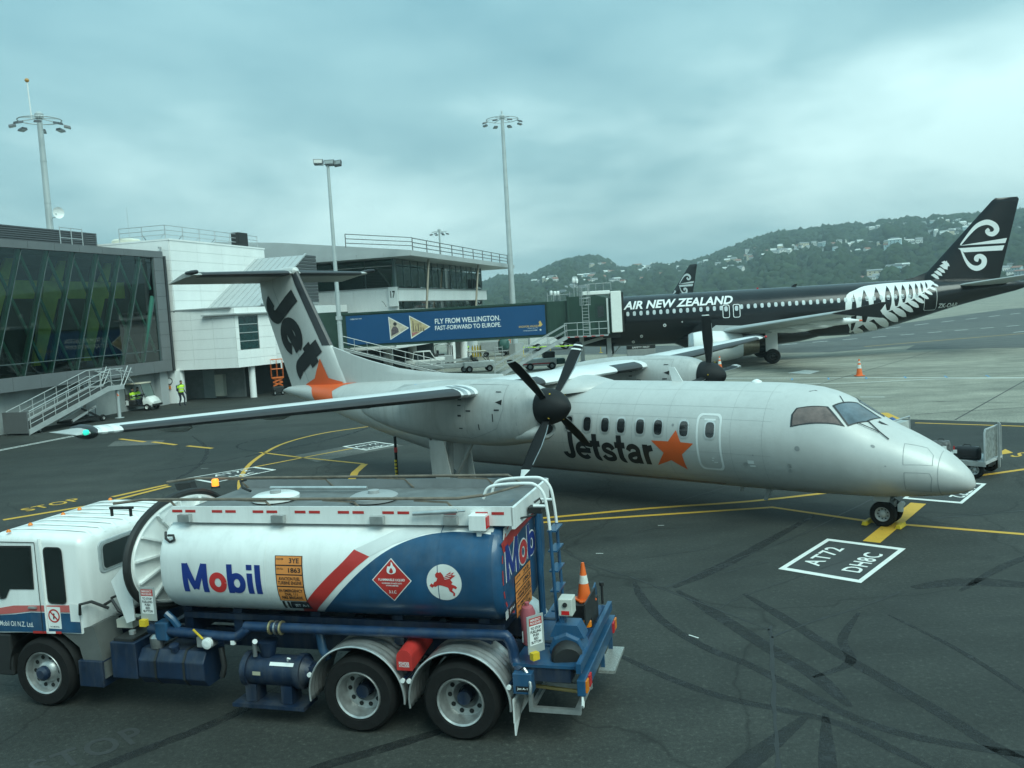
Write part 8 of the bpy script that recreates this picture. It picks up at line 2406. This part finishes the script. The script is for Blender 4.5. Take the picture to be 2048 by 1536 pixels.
c2 = thing('baggage_cart', 'box baggage cart with blue cover half hidden behind the silver nose', 'baggage cart', (10.68, 27.30, .006), R(-46), 'baggage carts by the silver nose')
MB().box(-1.2, 1.2, -.7, .7, .5, 1.30).build('cart_box', mat('cart_box_grey', (.42, .44, .42), .5, var=.2), c2)
MB().tube([(1.2, -.7, .5), (1.2, -.7, 1.42), (1.2, .7, 1.42), (1.2, .7, .5)], .03, 8).build('end_frame', GALV, c2)
tv = [(x * .16 - 1.15, y * .17 - .68, 1.32 + .07 * math.sin(x * 1.7 + y) + .06 * math.sin(y * 2.3 - x * .6)) for x in range(14) for y in range(9)]
tm_ = MB()
tm_.v = tv
tm_.f = [(i * 9 + j, (i + 1) * 9 + j, (i + 1) * 9 + j + 1, i * 9 + j + 1) for i in range(13) for j in range(8)]
tm_.build('blue_cover', mat('tarp_blue', (.02, .07, .22), .5, var=.4, scale=6), c2, smooth=True)
for x in (-.8, .8):
    for y in (-.6, .6):
        wheel('wheel', (x, y, .24), (0, math.copysign(1, y), 0), .24, .15, .13, c2, TYRE, GALV, 20, 6)
    MB().cyl((x, -.6, .24), (x, .6, .24), .04, 8).build('axle', GREY, c2)
MB().box(-1.1, 1.1, -.4, .4, .36, .5).build('cart_chassis', BLK, c2)

# ================================================================ CONES ON THE APRON
cone('traffic_cone', 'orange traffic cone with white bands nearest the black jet engine', (15.31, 65.32, .002), 1.05)
cone('traffic_cone', 'orange traffic cone alone on the pale concrete right of the others', (21.55, 55.09, .002), 1.05)
cone('traffic_cone', 'small distant orange cone behind the black jet main wheels', (25.9, 87.2, .006), .95)
cone('traffic_cone', 'left of two orange cones under the black jet belly', (12.6, 88.5, .006), .95)
cone('traffic_cone', 'right of two orange cones under the black jet belly', (13.6, 87.6, .006), .95)

# ================================================================ GROUND EQUIPMENT BEHIND THE BRIDGE
GW = mat('equipment_white', (.66, .68, .66), .5, var=.12)
GG = mat('equipment_grey', (.30, .32, .32), .55, var=.15)
GN = mat('equipment_green', (.03, .10, .085), .55, var=.2)
def veh_wheels(t, xs, y, r_, w=.2):
    for x in xs:
        for s in (-1, 1):
            wheel('wheel', (x, s * y, r_), (0, s, 0), r_, w, r_ * .5, t, TYRE, GALV, 20, 5)
# utility vehicle with open cab frame
uv = thing('utility_vehicle', 'white utility vehicle with glass cab parked by the lounge columns', 'vehicle', (-8.3, 86.0, .005), R(10))
MB().cbox(-1.9, 1.9, -.85, .85, .42, 1.02, .06).build('body', GW, uv)
MB().loft([[(x, y, 1.0) for x, y in ((-1.2, -.8), (1.0, -.8), (1.0, .8), (-1.2, .8))], [(x, y, 1.75) for x, y in ((-1.05, -.7), (.55, -.7), (.55, .7), (-1.05, .7))]]).build('cab_glass', TGL, uv)
MB().cbox(-1.1, .62, -.74, .74, 1.74, 1.84, .03).build('roof', GW, uv)
for x0, x1 in ((1.0, .55), (-.1, -.1), (-1.2, -1.05)):
    for s in (-1, 1):
        MB().beam((x0, s * .80, 1.0), (x1, s * .71, 1.76), .07).build('pillar', GW, uv)
MB().cbox(1.0, 1.95, -.80, .80, 1.0, 1.12, .04).build('bonnet', GW, uv)
veh_wheels(uv, (-1.2, 1.25), .78, .33)
fc = thing('forklift', 'grey forklift with curved overhead guard between the white columns', 'forklift', (-7.0, 91.5, .005), R(20))
MB().cbox(-1.0, 1.0, -.55, .55, .3, 1.05, .08).build('body', GG, fc)
MB().cbox(-1.1, -.5, -.55, .55, .9, 1.3, .08).build('counterweight', BLK, fc)
for s in (-1, 1):
    MB().tube([(-.85, s * .5, 1.2), (-.75, s * .5, 1.9), (-.5, s * .5, 2.15), (.5, s * .5, 2.2), (.75, s * .5, 1.9), (.85, s * .5, 1.0)], .045, 8).build('guard_frame', GALV, fc, smooth=True)
    MB().box(1.0, 1.1, s * .3 - .05, s * .3 + .05, .1, 2.0).build('mast_rail', BLK, fc)
    MB().box(1.1, 2.0, s * .3 - .06, s * .3 + .06, .08, .13).build('fork', BLK, fc)
MB().cbox(-.4, .2, -.3, .3, 1.05, 1.2, .03).build('seat', BLK, fc)
MB().cbox(-.5, -.38, -.3, .3, 1.2, 1.6, .03).build('seat_back', BLK, fc)
veh_wheels(fc, (-.65, .65), .55, .3)
bl = thing('belt_loader', 'low white belt loader with dark conveyor behind the silver wing', 'belt loader', (-5.6, 79.6, .004), R(-4))
MB().cbox(-2.6, 2.2, -.7, .7, .45, .85, .05).build('body', GW, bl)
MB().prism([(-2.9, .95), (2.6, 1.12), (2.6, 1.25), (-2.9, 1.08)], (0, -.42, 0), (1, 0, 0), (0, 0, 1), (0, .84, 0)).build('conveyor', BLK, bl)
MB().prism([(-2.9, .90), (2.6, 1.07), (2.6, 1.30), (-2.9, 1.13)], (0, -.5, 0), (1, 0, 0), (0, 0, 1), (0, .06, 0)).build('conveyor_side', GW, bl)
MB().cbox(1.4, 2.1, -.6, -.2, 1.25, 1.32, .02).build('paper_tray', WDEC, bl)
veh_wheels(bl, (-1.7, 1.5), .62, .3)
tg = thing('baggage_tractor', 'cream roofed baggage tractor parked beside the belt loader', 'tractor', (-2.9, 79.0, .004), R(8))
MB().cbox(-1.3, 1.4, -.65, .65, .4, .95, .06).build('body', GW, tg)
MB().cbox(-.85, .75, -.68, .68, 1.78, 1.86, .03).build('roof', mat('canopy_cream', (.52, .47, .36), .6), tg)
for x0, x1 in ((.95, .7), (-.85, -.8)):
    for s in (-1, 1):
        MB().cyl((x0, s * .6, .95), (x1, s * .62, 1.79), .03, 8).build('roof_post', GW if x0 < 0 else BLK, tg)
MB().cbox(-.5, .0, -.5, .5, .95, 1.1, .03).build('seat', BLK, tg)
MB().cbox(-.6, -.48, -.5, .5, 1.1, 1.5, .03).build('seat_back', BLK, tg)
MB().tube([(.75, 0, .95), (.45, 0, 1.3)], .025, 8).build('steering_column', BLK, tg)
veh_wheels(tg, (-.85, .95), .6, .3)
t2 = thing('tow_tractor', 'white tow tractor with red trim below the airbridge stair', 'tractor', (2.6, 77.2, .004), R(4))
MB().cbox(-1.6, 1.3, -.7, .7, .35, 1.0, .06).build('body', GW, t2)
MB().box(-1.61, 1.0, -.715, -.70, .5, .62).build('red_stripe', RED, t2)
MB().cbox(.2, 1.2, -.62, .62, 1.0, 1.55, .06).build('cab_box', BLK, t2)
MB().cbox(1.3, 2.1, -.5, .5, .4, .9, .1).build('green_tank', GN, t2)
veh_wheels(t2, (-1.0, .9), .66, .32)
dl = thing('cargo_dolly', 'grey cargo dolly with green tarpaulin near the white end wall', 'cargo dolly', (-1.7, 104.0, .004), R(-5))
MB().box(-1.7, 1.5, -.75, .75, .55, .68).build('deck', GG, dl)
MB().cbox(-1.6, .4, -.7, .7, .68, 1.75, .05).build('grey_bin', GG, dl)
MB().cbox(.45, 1.6, -.7, .7, .68, 1.95, .22).build('green_cover', GN, dl, smooth=True)
veh_wheels(dl, (-1.1, 1.0), .6, .27)
MB().beam((-1.7, 0, .5), (-2.5, 0, .4), .06).build('tow_bar', GALV, dl)
bo = thing('gas_bottle_rack', 'rack of yellow gas bottles against the white end wall', 'gas bottles', (-3.9, 103.8, .004), R(0))
for k in range(4):
    MB().lathe([(.11, 0), (.11, 1.1), (.06, 1.25), (.04, 1.25), (.04, 1.4), (.001, 1.4)], (-.45 + k * .3, 0, .06), (0, 0, 1), 12).build('gas_bottle', mat('bottle_ochre', (.42, .30, .03), .5), bo, smooth=True)
MB().box(-.65, .65, -.2, .2, 0, .06).build('rack_base', GG, bo)
for z in (.6, 1.35):
    MB().cyl((-.65, -.15, z), (.65, -.15, z), .02, 6).build('rack_bar', GG, bo)
sl = thing('scissor_lift', 'orange scissor lift standing under the white block behind the fin', 'scissor lift', (-17.35, 66.1, .006), R(20))
SLO = mat('lift_orange', (.62, .13, .02), .5, var=.15)
MB().cbox(-.65, .65, -.4, .4, .18, .55, .04).build('base', BLK, sl)
veh_wheels(sl, (-.45, .45), .36, .18, .12)
for k in range(2):
    for s in (-1, 1):
        MB().beam((-.55, s * .3, .6 + k * .22), (.55, s * .3, .82 + k * .22), .05, .08).build('scissor_arm', SLO, sl)
        MB().beam((.55, s * .24, .6 + k * .22), (-.55, s * .24, .82 + k * .22), .05, .08).build('scissor_arm', SLO, sl)
MB().box(-.7, .7, -.4, .4, 1.06, 1.14).build('platform', SLO, sl)
for x in (-.68, 0, .68):
    for y in (-.38, .38):
        MB().cyl((x, y, 1.1), (x, y, 2.25), .025, 6).build('guard_post', SLO, sl)
for z in (1.65, 2.25):
    MB().tube([(-.68, -.38, z), (.68, -.38, z), (.68, .38, z), (-.68, .38, z)], .025, 6, closed=True).build('guard_rail', SLO, sl)
MB().cbox(.45, .62, -.36, -.1, 1.65, 2.0, .02).build('control_box', GW, sl)
sl.scale = (.62, .8, 1.18)
pl = thing('lifting_platform', 'orange framed access platform behind the tall mast base', 'access platform', (-.6, 112.5, .004), R(0))
MB().cbox(-1.0, 1.0, -.6, .6, .3, .8, .05).build('base', GG, pl)
for x in (-.7, .7):
    for y in (-.5, .5):
        MB().beam((x, y, .8), (x, y, 3.2), .09).build('frame_post', SLO, pl)
for z in (1.5, 2.3, 3.15):
    MB().tube([(-.7, -.5, z), (.7, -.5, z), (.7, .5, z), (-.7, .5, z)], .05, 6, closed=True).build('frame_rail', SLO if z != 2.3 else YCH, pl)
veh_wheels(pl, (-.6, .6), .5, .25)
vt = thing('service_truck', 'white service truck with black wheels seen under the airbridge', 'truck', (5.0, 112, .004), R(4))
MB().cbox(-2.6, 1.2, -1.0, 1.0, .7, 2.3, .08).build('box_body', GW, vt)
MB().cbox(1.2, 2.8, -.95, .95, .55, 2.0, .15).build('cab', GW, vt)
MB().box(1.6, 2.5, -.97, -.955, 1.3, 1.85).build('cab_window', TGL, vt)
veh_wheels(vt, (-1.6, 1.9), .95, .45, .28)
ss_ = thing('step_stand', 'small grey wheeled step stand left of the airbridge stair', 'step ladder', (-1.1, 86.5, .004), R(0))
for s in (-1, 1):
    MB().cyl((s * .4, -.3, 0), (s * .35, -.3, 1.9), .03, 8).build('stand_post', GALV, ss_)
    MB().cyl((s * .4, .4, 0), (s * .35, -.25, 1.1), .03, 8).build('stand_leg', GALV, ss_)
for z in (.4, .75, 1.1, 1.75):
    MB().cyl((-.38, -.3, z), (.38, -.3, z), .025, 8).build('stand_rung', GALV, ss_)
gp = thing('ground_power_unit', 'dark ground power unit with white lettering under the black jet nose', 'power unit', (12.1, 82.5, .004), R(-8))
MB().cbox(-1.3, 1.3, -.7, .7, .4, 1.05, .05).build('housing', GG, gp)
MB().cbox(-1.32, 1.32, -.72, .72, 1.05, 1.6, .05).build('hood', BLK, gp)
decal('unit_lettering', fit(text2d('SAFETY FIRST', 1, .02), 1.6, .16), lambda a, b: Vector((a, -.725, 1.2 + b)), WDEC, gp)
veh_wheels(gp, (-.9, .9), .6, .24)
fence_ = thing('stair_flight', 'steel railed stair flight descending behind the silver dorsal fin', 'stairs', (0, 0, 0))
a_, b_ = Vector((-13.6, 73.0, 3.0)), Vector((-5.6, 74.2, .4))
for q in (.0, .5, 1.0):
    MB().tube([a_ + V(0, -.6, q), b_ + V(0, -.6, q)], .03, 8).build('handrail', GALV, fence_)
for k in range(9):
    q = a_.lerp(b_, k / 8)
    MB().cyl(q + V(0, -.6, 0), q + V(0, -.6, 1), .025, 6).build('rail_post', GALV, fence_)
MB().beam(a_ + V(0, .55, -.1), b_ + V(0, .55, -.1), .08, .2).build('stair_stringer', GG, fence_)
MB().beam(a_ + V(0, -.55, -.1), b_ + V(0, -.55, -.1), .08, .2).build('stair_stringer', GG, fence_)
for k in range(16):
    q = a_.lerp(b_, (k + .5) / 16)
    MB().box(q.x - .14, q.x + .14, q.y - .5, q.y + .5, q.z - .01, q.z + .02).build('tread', GG, fence_)
MB().box(-5.9, -5.3, 73.6, 74.8, .004, .36).build('stair_foot', GG, fence_)
yb = thing('barrier_tape', 'yellow safety tape strung between posts beyond the stair', 'barrier', (0, 0, 0))
pts_ = [(1.5, 100.5), (4.5, 99.5), (7.5, 98.8), (10, 98.4)]
for x, y in pts_:
    MB().cyl((x, y, .0), (x, y, 1.05), .035, 8).lathe([(.2, 0.004), (.2, .05), (.04, .06)], (x, y, 0), (0, 0, 1), 12).build('barrier_post', YCH, yb)
for (x0, y0), (x1, y1) in zip(pts_[:-1], pts_[1:]):
    MB().tube([(x0, y0, 1.0), ((x0 + x1) / 2, (y0 + y1) / 2, .93), (x1, y1, 1.0)], .05, 4).build('tape', HIV, yb)
